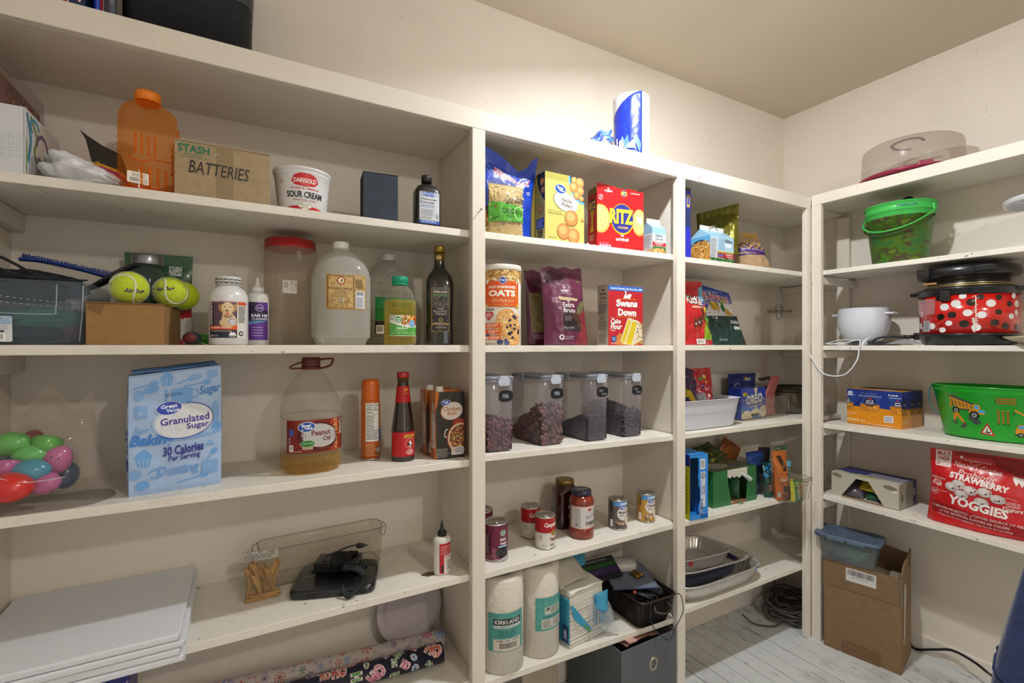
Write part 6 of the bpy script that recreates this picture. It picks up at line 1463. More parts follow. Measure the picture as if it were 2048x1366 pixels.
# ================================================================== MIDDLE BAY, third shelf: four lidded containers of chocolate chips
def chips_container(i, xr, yf, label, note, fillz, chip_r, col, back_drop):
 w_, d, h = .092, .205, .214; n = 7; sy = d/w_
 x = xr-w_/2; t = thing('food_container', label, 'container', (x, yf+d/2, zB(2, x)), 0, 'lidded chocolate chip containers')
 m = TR('ccc6ce', .18, .10, 'efecef', .6)
 R0, R1 = w_/2*.93, w_/2*.985
 b = MB(); b.solid([(R0*.9, 0, 5), (R0, .005, 6), (R1, h*.96, 7), (R1, h, 7)][:3], 72, 1, sy); b.build('body', m, t)
 # lid with grey seal and clip latches
 lm = TR('d4d6de', .42, .15, 'f4f4f8', .6)
 b = MB(); b.solid([(w_/2*.985, h*.955, 7), (w_/2*1.01, h*.957, 7), (w_/2*1.01, h*.975, 7), (w_/2*.98, h*.98, 7)], 72, 1, sy); b.solid([(w_/2*1.0, h*.987, 7), (w_/2*1.02, h*.99, 7), (w_/2*1.02, h*1.015, 7), (w_/2*.96, h*1.03, 7)], 72, 1, sy); b.build('lid', lm, t)
 MB().lathe([(w_/2*.992, h*.979, 7), (w_/2*.995, h*1.008, 7)], 72, 1, sy).build('seal', P('4a5468', .4), t)
 for (cx, cy, rz) in ((.005, -d/2-.002, 0), (-w_/2-.002, .02, -90)):
  b = MB(); T = Tr(cx, cy, 0) @ Rz(rz)
  b.prism([(-.017, h*1.0), (.017, h*1.0), (.019, h*.985), (.019, h*.925), (.013, h*.90), (-.013, h*.90), (-.019, h*.925), (-.019, h*.985)], -.0035, .0, axis='y', T=T)
  b.box(-.014, -.0035, h*1.0, .014, .010, h*1.035, T=T); b.box(-.010, -.0042, h*.93, .010, -.0034, h*.935, T=T)
  b.build('latch', P('b4bccb', .3, coat=.2) if rz == 0 else TR('cdd2dc', .5, .15), t, bev=.001)
 a = Art(1); X, Z = .014, h*.76; W2, H2 = .0235, .0165
 pts = []
 for k in range(48):
  an = 2*pi*k/48; c_, s_ = cos(an), sin(an); kk = (abs(c_)**6+abs(s_)**6)**(-1/6); r = 1+.05*cos(4*an*1)-.05*abs(cos(4*an))
  pts.append((X+W2*kk*c_*r, Z+H2*kk*s_*r))
 a.poly(pts, '17181c')
 if note == 'Milk': a.text('Milk', X-.011, Z-.006, X+.010, Z+.006, 'b8c4d4', .0, shear=.15)
 else: a.text('Semi-', X-.014, Z+.001, X+.004, Z+.009, '9aa8b8', .0, shear=.15); a.text('Sweet', X-.003, Z-.010, X+.017, Z-.002, '9aa8b8', .0, shear=.15)
 a.build('chalk_label', t, lambda u, v, h_: (u, -(d/2*(.93+.055*v/h)+.0006)-h_, v))
 # chips: heap surface plus loose chips pressed against the walls
 fz = lambda y: fillz*(1-back_drop*max(0, min(1, ((y+d/2)/d-.25)/.75)))
 W_ = R0*.93; Dy = R0*sy*.95
 b = MB(); b.grid(lambda u, v: (W_*(2*u-1), Dy*(2*v-1), fz(Dy*(2*v-1))-.006), 8, 16)
 b.grid(lambda u, v: (W_*(2*u-1), -Dy, .004+(fz(-Dy)-.010)*v), 6, 6); b.grid(lambda u, v: (W_*(2*u-1), Dy, .004+max(.001, (fz(Dy)-.010))*v), 6, 6)
 for s in (-1, 1): b.grid(lambda u, v: (s*W_, Dy*(2*u-1), .004+(fz(Dy*(2*u-1))-.010)*v), 16, 6)
 R = random.Random(70+i); r = chip_r
 def chip(p, nrm):
  q = Vector(nrm).to_track_quat('Z', 'Y').to_matrix().to_4x4() @ Matrix.Rotation(R.uniform(0, 6), 4, 'Z')
  if R.random() < .5: q = q @ Matrix.Rotation(R.uniform(.6, 2.8), 4, 'X')
  b.lathe([(0, -r*.25), (r*.92, -r*.22), (r, 0), (r*.7, r*.45), (r*.25, r*.85), (0, r*1.05)], 7, T=Tr(*p) @ q, mi=R.choice([1, 1, 2]))
 dens = 1/(r*r*2.2)
 for k in range(int(2*W_*fillz*dens)): chip((R.uniform(-W_, W_)*.97, -Dy*.985, R.uniform(.006, fz(-Dy)-.002)), (R.uniform(-.4, .4), -1, R.uniform(-.4, .4)))
 for k in range(int(2*Dy*fillz*dens*.62)):
  y = R.uniform(-Dy, Dy); chip((-W_*.985, y*.98, R.uniform(.005, max(.008, fz(y)-.002))), (-1, R.uniform(-.4, .4), R.uniform(-.4, .4)))
 for k in range(int(4*W_*Dy*dens*.5)):
  y = R.uniform(-Dy, Dy)*.97; chip((R.uniform(-W_, W_)*.95, y, fz(y)-.004+R.uniform(0, r*1.2)), (R.uniform(-.6, .6), R.uniform(-.6, .6), 1))
 o = b.build('chocolate_chips', [P(col[0], .5), P(col[1], .42), P(col[2], .42)], t, fix=False); o['kind'] = 'stuff'
mk = ('3a2228', '7b5058', '6a434c'); mk2 = ('3a2426', '74504f', '633f42'); sm_ = ('241f28', '4a4150', '3e3544')
chips_container(0, XY(1031.5, 1.228), 1.228, 'lidded container against the post, a third full of milk chocolate chips', 'Milk', .093, .0052, mk, .15)
chips_container(1, .889, 1.246, 'lidded container of the largest milk chocolate chips, second from the post', 'Milk', .122, .0078, mk2, .72)
chips_container(2, 1.066, 1.240, 'lidded container of very small dark chips, third from the post', 'Semi', .086, .0028, sm_, .62)
chips_container(3, 1.231, 1.252, 'lidded container of dark chips, furthest to the right of the four', 'Semi', .092, .0048, ('201d28', '3f3c4e', '353142'), -.25)
# ================================================================== MIDDLE BAY, fourth shelf: cans and jars
def zb4(x): return zB(3, x)
def beans(x, y, rz, label):
 r, h = .0372, .110
 t = silver_can('bean_can', label, r, h, (x, y, zb4(x)), rz, '6b1238', 'black bean cans')
 a = Art(3); a.ell(.010, .083, .0095, .0095, 'e0e8dc'); a.ell(.010, .083, .0087, .0087, '1c6a38'); a.text('food', .004, .084, .016, .089, 'e8f0e4', .03); a.text('club', .006, .077, .015, .082, 'e8f0e4', .03)
 a.text('black', .0, .060, .022, .070, 'e6d8dc', .04); a.text('beans', .0, .049, .024, .058, 'e6d8dc', .04); a.rect(-.006, .041, .024, .047, '6a9cc4'); a.text('LOW SODIUM', -.003, .0425, .022, .0455, 'e4eef4', .03)
 a.poly([(-.010, .003), (.030, .003), (.030, .016), (.008, .010)], 'b8b0b4'); a.ell(.010, .026, .022, .016, '241c20'); a.specks(-.010, .012, .030, .040, 110, ['0f0c10', '3a3238', '4c444c', '1c181c'], .002, .0032, (.6, .8), mask=lambda u, v: (u-.01)**2/.021**2+(v-.026)**2/.015**2 < 1)
 for k in (.034, .019): a.ring(-.018, k, .006, .006, .0007, 'd8a8b8', seg=18); a.lines(-.022, k-.002, -.014, k+.002, 2, 'd8a8b8')
 a.rrect(-.052, .02, -.030, .085, .002, '3c1428'); a.lines(-.050, .024, -.032, .082, 9, 'a88090'); a.text('NET WT 15 OZ', -.018, .005, -.004, .009, 'e0c8d0', .02)
 a.build('printed_label', t, Scyl(r-.0007), .005)
beans(.664, 1.294, -6, 'front burgundy black bean can beside the middle post'); beans(.672, 1.41, 20, 'black bean can behind the front one, half hidden by the post')
def campbell(x, y, rz, label):
 r, h = .0333, .1015
 t = silver_can('soup_can', label, r, h, (x, y, zb4(x)), rz, 'd6d2ca', 'red and white soup cans')
 a = Art(3); a.rect(-.105, .052, .105, .0965, 'a81820'); a.text("Campbell's", -.014, .066, .040, .085, 'ece6e0', .03, shear=.3); a.text('CONDENSED', .004, .089, .024, .092, 'c89a50', .02)
 a.ell(.017, .051, .0095, .0095, 'a8883c'); a.ell(.017, .051, .0075, .0075, '7c6428'); a.ell(.015, .052, .003, .004, 'a8883c'); a.text('Tomato', .004, .026, .034, .037, '8a2430', .05); a.text('ARTIFICIAL', -.024, .010, -.006, .014, 'a8a49a', .02); a.text('SOUP', .004, .011, .022, .017, '8a7434', .04)
 a.ell(-.026, .042, .0035, .0035, 'c8b878'); a.ell(-.026, .042, .0015, .0015, '3a4a2c'); a.lines(-.031, .030, -.020, .037, 2, 'a09c94')
 a.build('printed_label', t, Scyl(r-.0007), .005)
campbell(.838, 1.288, -12, 'front tomato soup can with red top half'); campbell(.842, 1.384, -12, 'tomato soup can standing behind the front red and white one')
def gvsoup(x, y, rz, label, body, word, food):
 r, h = .0333, .1015
 t = silver_can('soup_can', label, r, h, (x, y, zb4(x)), rz, body, 'condensed soup cans')
 a = Art(3); a.rect(-.028, .082, .10, .0965, '4a8cc8'); a.text('CONDENSED', -.006, .0845, .036, .094, 'dce8f4', .04); a.ell(.012, .056, .026, .024, 'd4cfc8'); gv_logo(a, .006, .0765, .011, .0065, 4)
 a.text(word, -.008, .056, .036, .065, '26222c', .03); a.text('SOUP', -.005, .047, .010, .052, '26222c', .03); a.text('Cream of', .012, .067, .024, .070, '26222c', .02)
 a.ell(.026, .030, .013, .020, 'b8ac94', 20); a.ell(.026, .031, .010, .016, 'd8cfb8', 20)
 for k in range(5): a.ell(-.012+k*.006, .026-(k % 2)*.005, .0045, .0045 if food == 'm' else .007, 'd0b8a0' if k % 2 else '9a7c64', 20)
 a.lines(-.018, .010, .0, .022, 4, '2a2420'); a.text('NET WT 10.5 OZ', -.018, .004, .012, .0075, '2a2420', .03); a.barcode(-.040, .010, -.029, .034, True); a.rect(-.034, .06, -.031, .09, '2a2420')
 a.build('printed_label', t, Scyl(r-.0007), .005)
gvsoup(1.147, 1.296, -20, 'grey-brown can of condensed mushroom soup', '5f5450', 'Mushroom', 'm'); gvsoup(1.283, 1.298, -22, 'yellow can of condensed chicken soup at the right end of the shelf', 'b88a38', 'Chicken', 'c')
def jars():
 x, y = .995, 1.402
 t = thing('sauce_jar', 'tall dark red sauce jar with a gold lid at the back', 'jar', (x, y, zb4(x)), -12)
 pr = catmull([Vector(p) for p in [(.036, 0, 3.5), (.042, .004, 3.6), (.0425, .02, 3.6), (.0425, .115, 3.6), (.041, .130, 3.0), (.034, .143, 2.2), (.0315, .148, 2), (.0315, .150, 2)]], 3)
 MB().solid([tuple(p) for p in pr], 64).build('jar', P('3a0f0c', .1, spec=.6, coat=.5, var=.3, vscale=50), t); cap(t, .0355, .0165, .148, P('8a7440', .35, .7), name='lid', ribs=2)
 a = Art(2); a.rect(-.006, .026, .044, .115, '1f2c26'); a.rect(.0, .028, .044, .112, '2c3a30'); a.text('CLASSICO', .002, .093, .042, .108, 'c8c0b0', .02); a.text('Organic', .012, .080, .038, .090, 'c8c0b0', .0, shear=.3); a.ell(.0, .078, .006, .006, '9ab098'); a.rect(.0, .050, .044, .078, '7a2a1c'); a.ell(.016, .062, .010, .009, 'a03a24'); a.ell(.032, .060, .009, .009, '8a2e1c'); a.rect(-.003, .040, .044, .051, 'a89c6c'); a.lines(.006, .042, .04, .049, 2, '3a3420'); a.lines(.006, .030, .04, .038, 2, 'a89c6c')
 a.build('label', t, Ssq(lambda v: .0425, 3.6, rm=.045), .006)
 x, y = .990, 1.298; t = thing('sauce_jar', 'pasta sauce jar with a navy lid and a white CARBONE label in front', 'jar', (x, y, zb4(x)), -16)
 pr = catmull([Vector(p) for p in [(.037, 0, 2), (.0405, .003, 2), (.0415, .012, 2), (.0415, .035, 2), (.0405, .038, 2), (.0405, .108, 2), (.0415, .112, 2), (.041, .124, 2), (.036, .134, 2), (.031, .139, 2), (.031, .143, 2)]], 3)
 MB().solid([(p.x, p.y) for p in pr], 56).build('jar', P('8a2a18', .14, spec=.6, coat=.5, var=.35, vscale=70), t); cap(t, .0355, .0155, .140, P('1c2440', .35, coat=.3), name='lid', ribs=2)
 a = Art(1); a.text('CARBONE', -.020, -.008, .020, .006, 'c8ccd8', .03); a.build('lid_print', t, Stop(.1555), h0=.0005)
 a = Art(2); a.rect(-.055, .033, .055, .110, 'c8745c'); a.rect(-.055, .0365, .055, .1065, 'cfcac6'); a.lines(-.036, .040, -.014, .104, 14, '55505a');
 for k in range(9): a.stroke([(-.008+k*.005, .070), (-.008+k*.005, .103)], .0004, 'a8a4a8', keep=k > 0)
 for k in range(6): a.stroke([(-.01, .074+k*.005), (.040, .074+k*.005)], .0004, 'a8a4a8', keep=True)
 a.ell(.014, .097, .008, .0035, 'a82a2c'); a.poly([(.006, .097), (.022, .097), (.014, .103)], 'a82a2c'); a.text('Spicy Vodka', -.002, .068, .050, .084, '3a4a88', .0, shear=.35, rot=14); a.text('CARBONE', -.002, .048, .050, .060, '24283c', .05); a.text('WORLD FAMOUS PASTA SAUCE', -.004, .0435, .046, .0462, 'a84038', .02); a.ell(-.032, .048, .004, .004, '6a6a74'); a.text('NET WT 24 OZ', .014, .039, .034, .042, '55505a', .02)
 a.build('label', t, Scyl(.0405), .006)
jars()
# ================================================================== MIDDLE BAY, bottom shelf
def ptowel(x, y, rz, label, mode):
 r, h = .0665, .275; t = thing('paper_towel_roll', label, 'paper towels', (x, y, zB(4, x)), rz, 'wrapped paper towel rolls')
 wob = lambda a, z: 1+.010*N(cos(a)*2.5, sin(a)*2.5, z*14)
 MB().solid([(r-.006, 0), (r, .006), (r, h-.008), (r-.007, h-.001), (.022, h), (.020, h-.02), (0, h-.02)], 72, wob=wob).build('roll', P('d4cfc4', .6, bump=1, bscale=70), t)
 MB().solid([(r-.004, .001), (r+.0015, .005), (r+.0015, h-.002), (r-.006, h+.002), (0, h+.002)], 72, wob=wob).build('plastic_wrapper', TR('eeeae2', .07, .08, 'fbf9f5', .6, bump=.5, bscale=40), t)
 a = Art(5); tq = '4f9a92'; tl = '6fb0a6'
 y0, y1 = (.072, .182) if mode == 0 else (.088, .188); u0, u1 = (-.075, .035) if mode == 0 else (-.028, .075)
 a.rect(u0, y0, u1, y1, tq)
 for i in range(14):
  cx, cy = a.R.uniform(u0+.008, u1-.008), a.R.uniform(y0+.01, y1-.01)
  for q in (.007, .0045): a.ring(cx, cy, q, q, .0011, tl, seg=16, keep=i > 0)
 if mode == 0:
  a.rect(-.060, .148, .024, .166, '2c2428'); a.text('KIRKLAND', -.056, .151, .020, .162, 'd8d4d0', .03); a.rect(-.06, .139, .024, .147, 'c4c8c4'); a.text('Signature', -.040, .1405, .0, .146, '2c2428', .0); a.lines(-.045, .112, .012, .134, 5, '2f5a56'); a.rrect(-.06, .074, .024, .108, .002, 'cfc8bc'); a.text('ITEM / ART. 512529', -.050, .100, .020, .1055, '22221f', .02); a.barcode(-.050, .076, .018, .099, bg='cfc8bc')
 else:
  a.rrect(.0, .136, .060, .160, .002, 'c8c4ba'); a.rrect(.004, .147, .016, .157, .001, '30302e'); a.lines(.019, .139, .056, .158, 5, '30302e'); a.rrect(-.010, .094, .066, .122, .002, 'c8c4ba'); a.rect(.026, .096, .0265, .120, '30302e'); a.lines(-.006, .097, .024, .119, 5, '30302e'); a.lines(.03, .097, .062, .119, 5, '30302e'); a.lines(-.004, .126, .055, .132, 1, '2f5a56')
 a.build('printed_label', t, lambda u, v, h_: ((r+.0022+h_)*cos(radians(-90)+u/r), (r+.0022+h_)*sin(radians(-90)+u/r), v), .008)
ptowel(.677, 1.283, 4, 'wrapped paper towel roll nearest the post with a teal barcode label', 0)
ptowel(.817, 1.298, -14, 'wrapped paper towel roll with a teal label, between roll and napkins', 1)
def napkins():
 c = Vector((.899, 1.238)); rz = 8; ex = Vector((cos(radians(rz)), sin(radians(rz)))); ey = Vector((-ex.y, ex.x)); w_, d = .150, .150; o = c+ex*w_/2+ey*d/2
 t = thing('napkin_pack', 'torn open blue and clear pack of white paper napkins', 'napkins', (o.x, o.y, zB(4, o.x)+.0028), rz)
 R = random.Random(3); m = P('cfcabd', .75); mlt = P('dcd8cd', .75); b = None
 z = .001; k = 0
 while z < .168:
  th = .0062; j = R.uniform(-.0016, .0016); q = R.uniform(-.0015, .0015)
  MB().box(-w_/2+j, -d/2+q, z, w_/2+j, d/2+q, z+th-.0008).build('napkin', m if k % 2 else mlt, t, bev=.0012); z += th; k += 1
 # fanned top napkins and the bunched loose one at the back
 MB().grid(lambda u, v: (-w_/2+.004+w_*u, -d/2-.002+d*v, z+.006*(1-v)*sin(pi*u*.9+.2)+.010*v+.004*N(u*3, v*3)), 16, 10).build('napkin', mlt, t, solidify=.001)
 MB().grid(lambda u, v: (-w_/2-.006+w_*.86*u, -d/2+.035+d*.6*v, z+.006+.060*v+.012*sin(pi*u)+.004*N(u*4, v*4)), 18, 12).build('raised_napkin', P('b9b3a4', .8), t, solidify=.002)
 blue, clear = P('2d8fb0', .3, coat=.3), TR('dfe6ea', .16, .06, 'f6f8fa', .8, bump=.5, bscale=35)
 # side flap of printed film on the left, clear film round front and right
 MB().grid(lambda u, v: (-w_/2-.003-.003*abs(N(u*5, v*6)), d/2-d*u*1.0, .012+.145*v), 12, 16).build('blue_side_film', blue, t, solidify=.0006)
 MB().add([(-w_/2-.002, -d/2-.006, .135), (-w_/2+.004, -d/2-.010, .140), (.012, -d/2-.012, .040), (.004, -d/2-.006, .028), (-w_/2+.014, -d/2-.006, .09)], [(0, 1, 2, 3, 4)]).build('torn_strip', P('2f9cc4', .3), t, solidify=.0008)
 MB().add([(-w_/2+.0, -d/2-.007, .128), (-w_/2+.004, -d/2-.0085, .120), (.006, -d/2-.0085, .026), (.010, -d/2-.012, .032)], [(0, 1, 2, 3)]).build('green_stripe', P('6f9c2c', .3), t, solidify=.0008)
 def fr(u, v): return (.0+.092*u+.010*N(u*4, v*4), -d/2-.004-.022*sin(pi*v)*(.4+u)-.005*abs(N(u*8, v*8, 2)), .004+.125*v*(1-.1*u))
 MB().grid(fr, 20, 22).build('clear_film', clear, t, solidify=.0003)
 MB().grid(lambda u, v: (.028+.052*u, -d/2-.006-.004*N(u*6, v*6), .040+.105*v*(1-.25*u)), 12, 14).build('blue_front_film', P('4f9cbc', .3, coat=.2), t, solidify=.0006)
 MB().grid(lambda u, v: (.030+.058*u, -d/2-.012-.016*(1-v)*abs(sin(3*u)), .10+.045*v-.03*u*(1-v)), 10, 10).build('folded_blue_film', P('3c94b8', .3, coat=.2), t, solidify=.0006)
 def sk(u, v):
  an = -1.15+1.5*u; return (w_/2-.006+.045*sin(pi*u)*(1-v)+.01*v, -d/2-.010-.030*sin(pi*u*.9)*(1-v)+.05*u*v, +.003+.010*u+.125*v+.006*N(u*7, v*7))
 MB().grid(sk, 22, 22).build('loose_clear_film', clear, t, solidify=.0003)
 MB().grid(lambda u, v: (-w_/2+.0+.165*u, .01+.012*N(u*3, v*3)+.03*(1-v), z+.03+.082*v*(1-.25*abs(u-.4))+.010*N(u*5, v*5, 1)), 24, 16).build('upper_clear_film', clear, t, solidify=.0003)
 MB().grid(lambda u, v: (.045+.055*u, .03+.008*N(u*5, v*5), z+.012+.062*v*(1-.4*u)), 12, 10).build('upper_blue_film', P('2d86a4', .3, coat=.2), t, solidify=.0006)
 MB().grid(lambda u, v: (-w_/2-.004+.035*u*(1-.5*v), .03-.02*u, z-.005+.085*v), 10, 10).build('upper_left_film', P('2d93b4', .3, coat=.2), t, solidify=.0006)
 a = Art(1); a.rrect(-.052, .018, -.026, .072, .003, '24386c'); a.text('280', -.054, .036, -.024, .050, 'd4dce8', .02, rot=90); a.build('printed_side', t, lambda u, v, h_: (-w_/2-.007-h_, -u, v)) if False else a.build('printed_side', t, lambda u, v, h_: (-w_/2-.0075-h_, -u-.10, v))
 a = Art(1); a.rect(.034, .045, .048, .110, '3a3448'); a.text('KIRKLAND', .012, .072, .070, .080, 'c8c4cc', .03, rot=90); a.barcode(.052, .09, .075, .118, True); a.build('printed_front', t, lambda u, v, h_: (u, -d/2-.0125-h_, v))
 a = Art(1); a.rect(-.068, .235, -.035, .252, '22282c'); a.text('KIRK', -.066, .238, -.038, .249, 'b8b8b8', .03); a.rect(-.012, .228, -.004, .240, '4fae2a'); a.build('printed_top', t, lambda u, v, h_: (u, .028-(v-.2)*.2-h_, v))
napkins()
def basket():
 zb = E-.9735; cx, cy, rz = 1.247, 1.338, -2
 t = thing('loaf_basket', 'dark bronze metal loaf-shaped basket with a wire handle, jutting over the edge', 'basket', (cx, cy, zb), rz)
 w_, d, h = .165, .30, .105; m = P('2a2521', .4, .6)
 b = tub_shell(w_, d, h, .002, .80, 10, 120); b.build('pan', m, t)
 g = MB(); sy = d/w_
 b = MB(); b.tube([((w_/2)*(abs(cos(a_))**10+abs(sin(a_))**10)**-.1*cos(a_), sy*(w_/2)*(abs(cos(a_))**10+abs(sin(a_))**10)**-.1*sin(a_), h) for a_ in [2*pi*i/96 for i in range(96)]], .0035, 8, closed=True, sub=1); b.build('rim', P('4a3c34', .35, .7), t)
 for i in range(13):
  x = -.052+i*.0087; g = MB().tube([(x, -d/2*.80-.001, .006), (x*1.16, -d/2-.0005, h-.006)], .0014, 5, sub=1); o = g.build('rib', m, t)
 for i in range(22):
  y = -.11+i*.0105; MB().tube([(-w_/2*.80-.001, y, .006), (-w_/2-.0005, y*1.08, h-.006)], .0014, 5, sub=1).build('rib', m, t)
 b = MB().tube([(-.030, -d/2-.002, h-.018), (-.032, -d/2-.018, h-.028), (0, -d/2-.030, h-.032), (.032, -d/2-.018, h-.028), (.030, -d/2-.002, h-.018)], .004, 8, sub=6); b.build('handle', P('4a3c34', .35, .7), t)
 MB().box(-.036, -d/2-.0025, h-.026, -.024, -d/2+.001, h-.010).build('bracket', m, t); MB().box(.024, -d/2-.0025, h-.026, .036, -d/2+.001, h-.010).build('bracket', m, t)
 # contents
 t2 = thing('cable', 'thin black cable trailing from the metal basket over the shelf edge', 'cable', (cx, cy, zb), rz)
 MB().tube([(.0, -.10, h*.8), (-.045, -.135, h-.005), (-.05, -.158, h+.001), (-.055, -.165, .05), (-.03, -.170, .01), (.02, -.172, -.028), (.045, -.17, .0), (.075, -.168, .03), (.092, -.165, .06), (.08, -.158, h+.004), (.05, -.12, h*.8)], .0016, 6, sub=8).build('cable', P('1c2230', .45), t2)
 t3 = thing('charger_bundle', 'jumble of black chargers and plugs lying in the metal basket', 'chargers', (cx, cy, zb+.060), rz); b = MB(); R = random.Random(6)
 for k in range(9): b.tube([(R.uniform(-.05, .05), R.uniform(-.12, .08), R.uniform(.0, .045)) for q in range(6)], .0022, 6, sub=6)
 b.build('cables', P('14151a', .45), t3); MB().box(-.02, -.11, .01, .025, -.07, .050, T=Rz(20)).build('plug', P('17181d', .4), t3, bev=.004); MB().solid([(.016, 0), (.018, .003), (.018, .05), (.012, .055)], 24, T=Tr(.045, -.06, .01) @ Rx(50)).build('plug', P('17181d', .4), t3)
 MB().box(-.03, -.06, .0, .03, .0, .03, T=Rz(-20)).build('grey_case', P('5a5650', .6), t3, bev=.004)
 t4 = thing('marker_pen', 'black pen with an orange band resting on the basket rim', 'pen', (cx, cy, zb+.078), rz); MB().tube([(-.055, -.05, .026), (-.01, -.125, .018)], .006, 12, sub=1).build('barrel', P('16171c', .4), t4); MB().tube([(-.045, -.068, .0242), (-.041, -.074, .0236)], .0064, 12, sub=1).build('band', P('c8501c', .4), t4)
 # dark blister card with white fob and cells on top
 t5 = thing('blister_pack', 'clear blister pack with a white rounded gadget and batteries on the basket', 'blister pack', (cx+.012, cy+.035, zb+h+.006), -24); W2, D2 = .085, .115
 MB().box(-W2, -D2, 0, W2, D2, .003).build('backing_card', P('3a4468', .5), t5, bev=.001); MB().box(-W2+.004, -D2+.004, .0032, W2-.004, D2-.004, .0062).build('clear_blister', TR('c8d0e0', .25, .06, 'f0f2f8', .8), t5)
 MB().solid([(.042, .006, 3), (.047, .010, 3), (.047, .030, 3), (.042, .036, 3), (0, .037)], 48, 1, .8, T=Tr(0, .035, 0)).build('white_gadget', P('c8c6c2', .35, coat=.2), t5)
 for k in range(2): MB().tube([(.0+.02*k, -.060, .012), (.0+.02*k, -.022, .012)], .0070, 16, sub=1, T=Rz(30)).build('battery', P('8a6a2c', .35, .7), t5)
 t6 = thing('booklet', 'dark green and purple printed folder leaning behind the blister pack', 'booklet', (cx-.105, cy+.095, zb+h+.014), rot=(radians(16), radians(-10), radians(-20))); MB().box(-.09, -.055, 0, .10, .05, .012).build('folder', P('1d2424', .4, coat=.2), t6, bev=.001)
 a = Art(2); a.rect(-.088, .020, .098, .048, '2c3030'); a.text('KIRKLAND', -.055, .044, -.020, .050, 'a8a8a8', .02); a.text('Green Novelty Items', -.06, .030, .07, .040, 'a8a8a8', .02); a.rect(-.088, -.002, .098, .018, '2c5a34'); a.rect(-.088, -.040, .098, -.004, '3a2c50'); a.lines(-.07, -.030, .06, -.012, 3, '6a5c84'); a.build('printed_cover', t6, Stop(.012))
basket()
def fabricbin():
 c = Vector((1.0635, 1.190)); w_, d, h = .256, .285, .278; zt = .0005
 t = thing('fabric_bin', 'grey fabric storage cube with a metal grommet on the floor', 'storage bin', (c.x+w_/2, c.y+d/2, zt), 1)
 m = P('5b5f63', .8, bump=.3, bscale=300)
 for nm, bx in (('front_panel', (-w_/2, -d/2, 0, w_/2, -d/2+.004, h)), ('back_panel', (-w_/2, d/2-.004, 0, w_/2, d/2, h)), ('side_panel', (-w_/2, -d/2+.004, 0, -w_/2+.004, d/2-.004, h)), ('side_panel', (w_/2-.004, -d/2+.004, 0, w_/2, d/2-.004, h)), ('base', (-w_/2+.004, -d/2+.004, .001, w_/2-.004, d/2-.004, .006))):
  MB().box(*bx).build(nm, m, t, bev=.0012)
 g = MB().lathe([(.0115, -.001), (.016, -.0025), (.020, -.002), (.021, 0), (.0115, .001), (.0115, -.001)], 32, sx=1, sy=1.25, T=Tr(.02, -d/2-.0005, h-.085) @ Rx(-90) @ Matrix.Scale(-1, 4, (0, 0, 1))); g.build('grommet', P('b8ae98', .3, .9), t)
 MB().cap(.0116, -.0006, 24, 1, 1.25, T=Tr(.02, -d/2, h-.085) @ Rx(-90) @ Matrix.Scale(-1, 4, (0, 0, 1))).build('grommet_hole', P('1c1a18', .9), t)
 b = MB()
 for k in range(40): b.box(-w_/2+.0115, -d/2-.0006, .01+k*.0066, -w_/2+.0125, -d/2+.001, .0138+k*.0066)
 o = b.build('stitching', P('7c8084', .8), t); o['kind'] = 'stuff'
 t2 = thing('paper_bundle', 'brownish pink paper bundle sticking up inside the grey fabric bin', 'paper', (c.x+w_/2-.01, c.y+d/2-.03, h-.030), 8)
 MB().grid(lambda u, v: (-.085+.18*u, -.085+.16*v, .005+.024*sin(2.2*u+1)*(1-.4*v)+.004*N(u*6, v*2)), 18, 10).build('paper', P('8c6654', .7), t2, solidify=.002)
 MB().box(-.085, -.092, .026, -.045, -.045, .030, T=Ry(8)).build('pink_card', P('c89a90', .6), t2)
 t3 = thing('cloth_bag', 'limp beige cloth bag standing on the floor left of the fabric bin', 'bag', (XY(1105, 1.30)-.035, 1.32, .0005), 0)
 Pouch(t3, .16, .235, .06, P('a09684', .8, bump=.2, bscale=200), wr=.018, seed=77, belly=.8, wt=.85)
fabricbin()
# ================================================================== NARROW RIGHT BAY OF THE BACK WALL
def clampx(a, W, z=0.0005):
 for el in a.T: el[0][:] = [(max(-W, min(W, p[0])), max(z, p[1])) for p in el[0]]
zc = lambda x: zC(0, x)
x1 = XY(1381.5, 1.242); t = carton('pasta_box', 'tall dark blue and bright blue box half hidden by the second post', 'box', .060, .06, .262, (x1-.030, 1.272, zc(1.45)), 0, '1c2f9c', rough=.3)
a = Art(1); a.rect(-.03, .12, .03, .185, '23305e'); a.rect(-.03, 0, .03, .10, '2b2fb4'); a.rect(.008, .19, .024, .235, 'b89a2a', keep=False); a.rect(.012, .2, .02, .226, '1c2f9c'); a.poly([(-.03, .262), (.03, .25), (.03, .262)], '4a3a2c'); a.build('printed_front', t, Sfront(.06))
def gold():
 p0, p1 = Vector((XY(1394, 1.40), 1.40)), Vector((XY(1480, 1.262), 1.262)); o = (p0+p1)/2; d = p1-p0; w_ = d.length; h = .262
 t = thing('truffle_bag', 'shiny olive-gold chocolate truffle pouch tilted behind the hash brown carton', 'bag', (o.x+.012, o.y+.012, zc(1.6)+.001), math.degrees(atan2(d.y, d.x)))
 Q = Pouch(t, w_, h*.94, .06, P('6e6b1e', .22, .6, coat=.3), wr=.007, seed=83, crimp=.12, belly=.5, lean=lambda q: -.012*q, topdz=lambda s: .012*s)
 a = Art(1); W = w_/2; a.rect(-W*.92, .0, W*.92, .05, '4c2a24'); a.text('UTAH', -.02, .158, .014, .168, '3a3414', .0); a.text('MILK CHOCOLATE', -.062, .136, .05, .149, '2e2a14', .0, rot=3); a.text('TRUFFLES', -.052, .112, .05, .131, '2e2a14', .0, rot=3); a.lines(-.05, .205, .05, .212, 1, '4a4618'); a.build('printed_front', t, Q.S, .006)
gold()
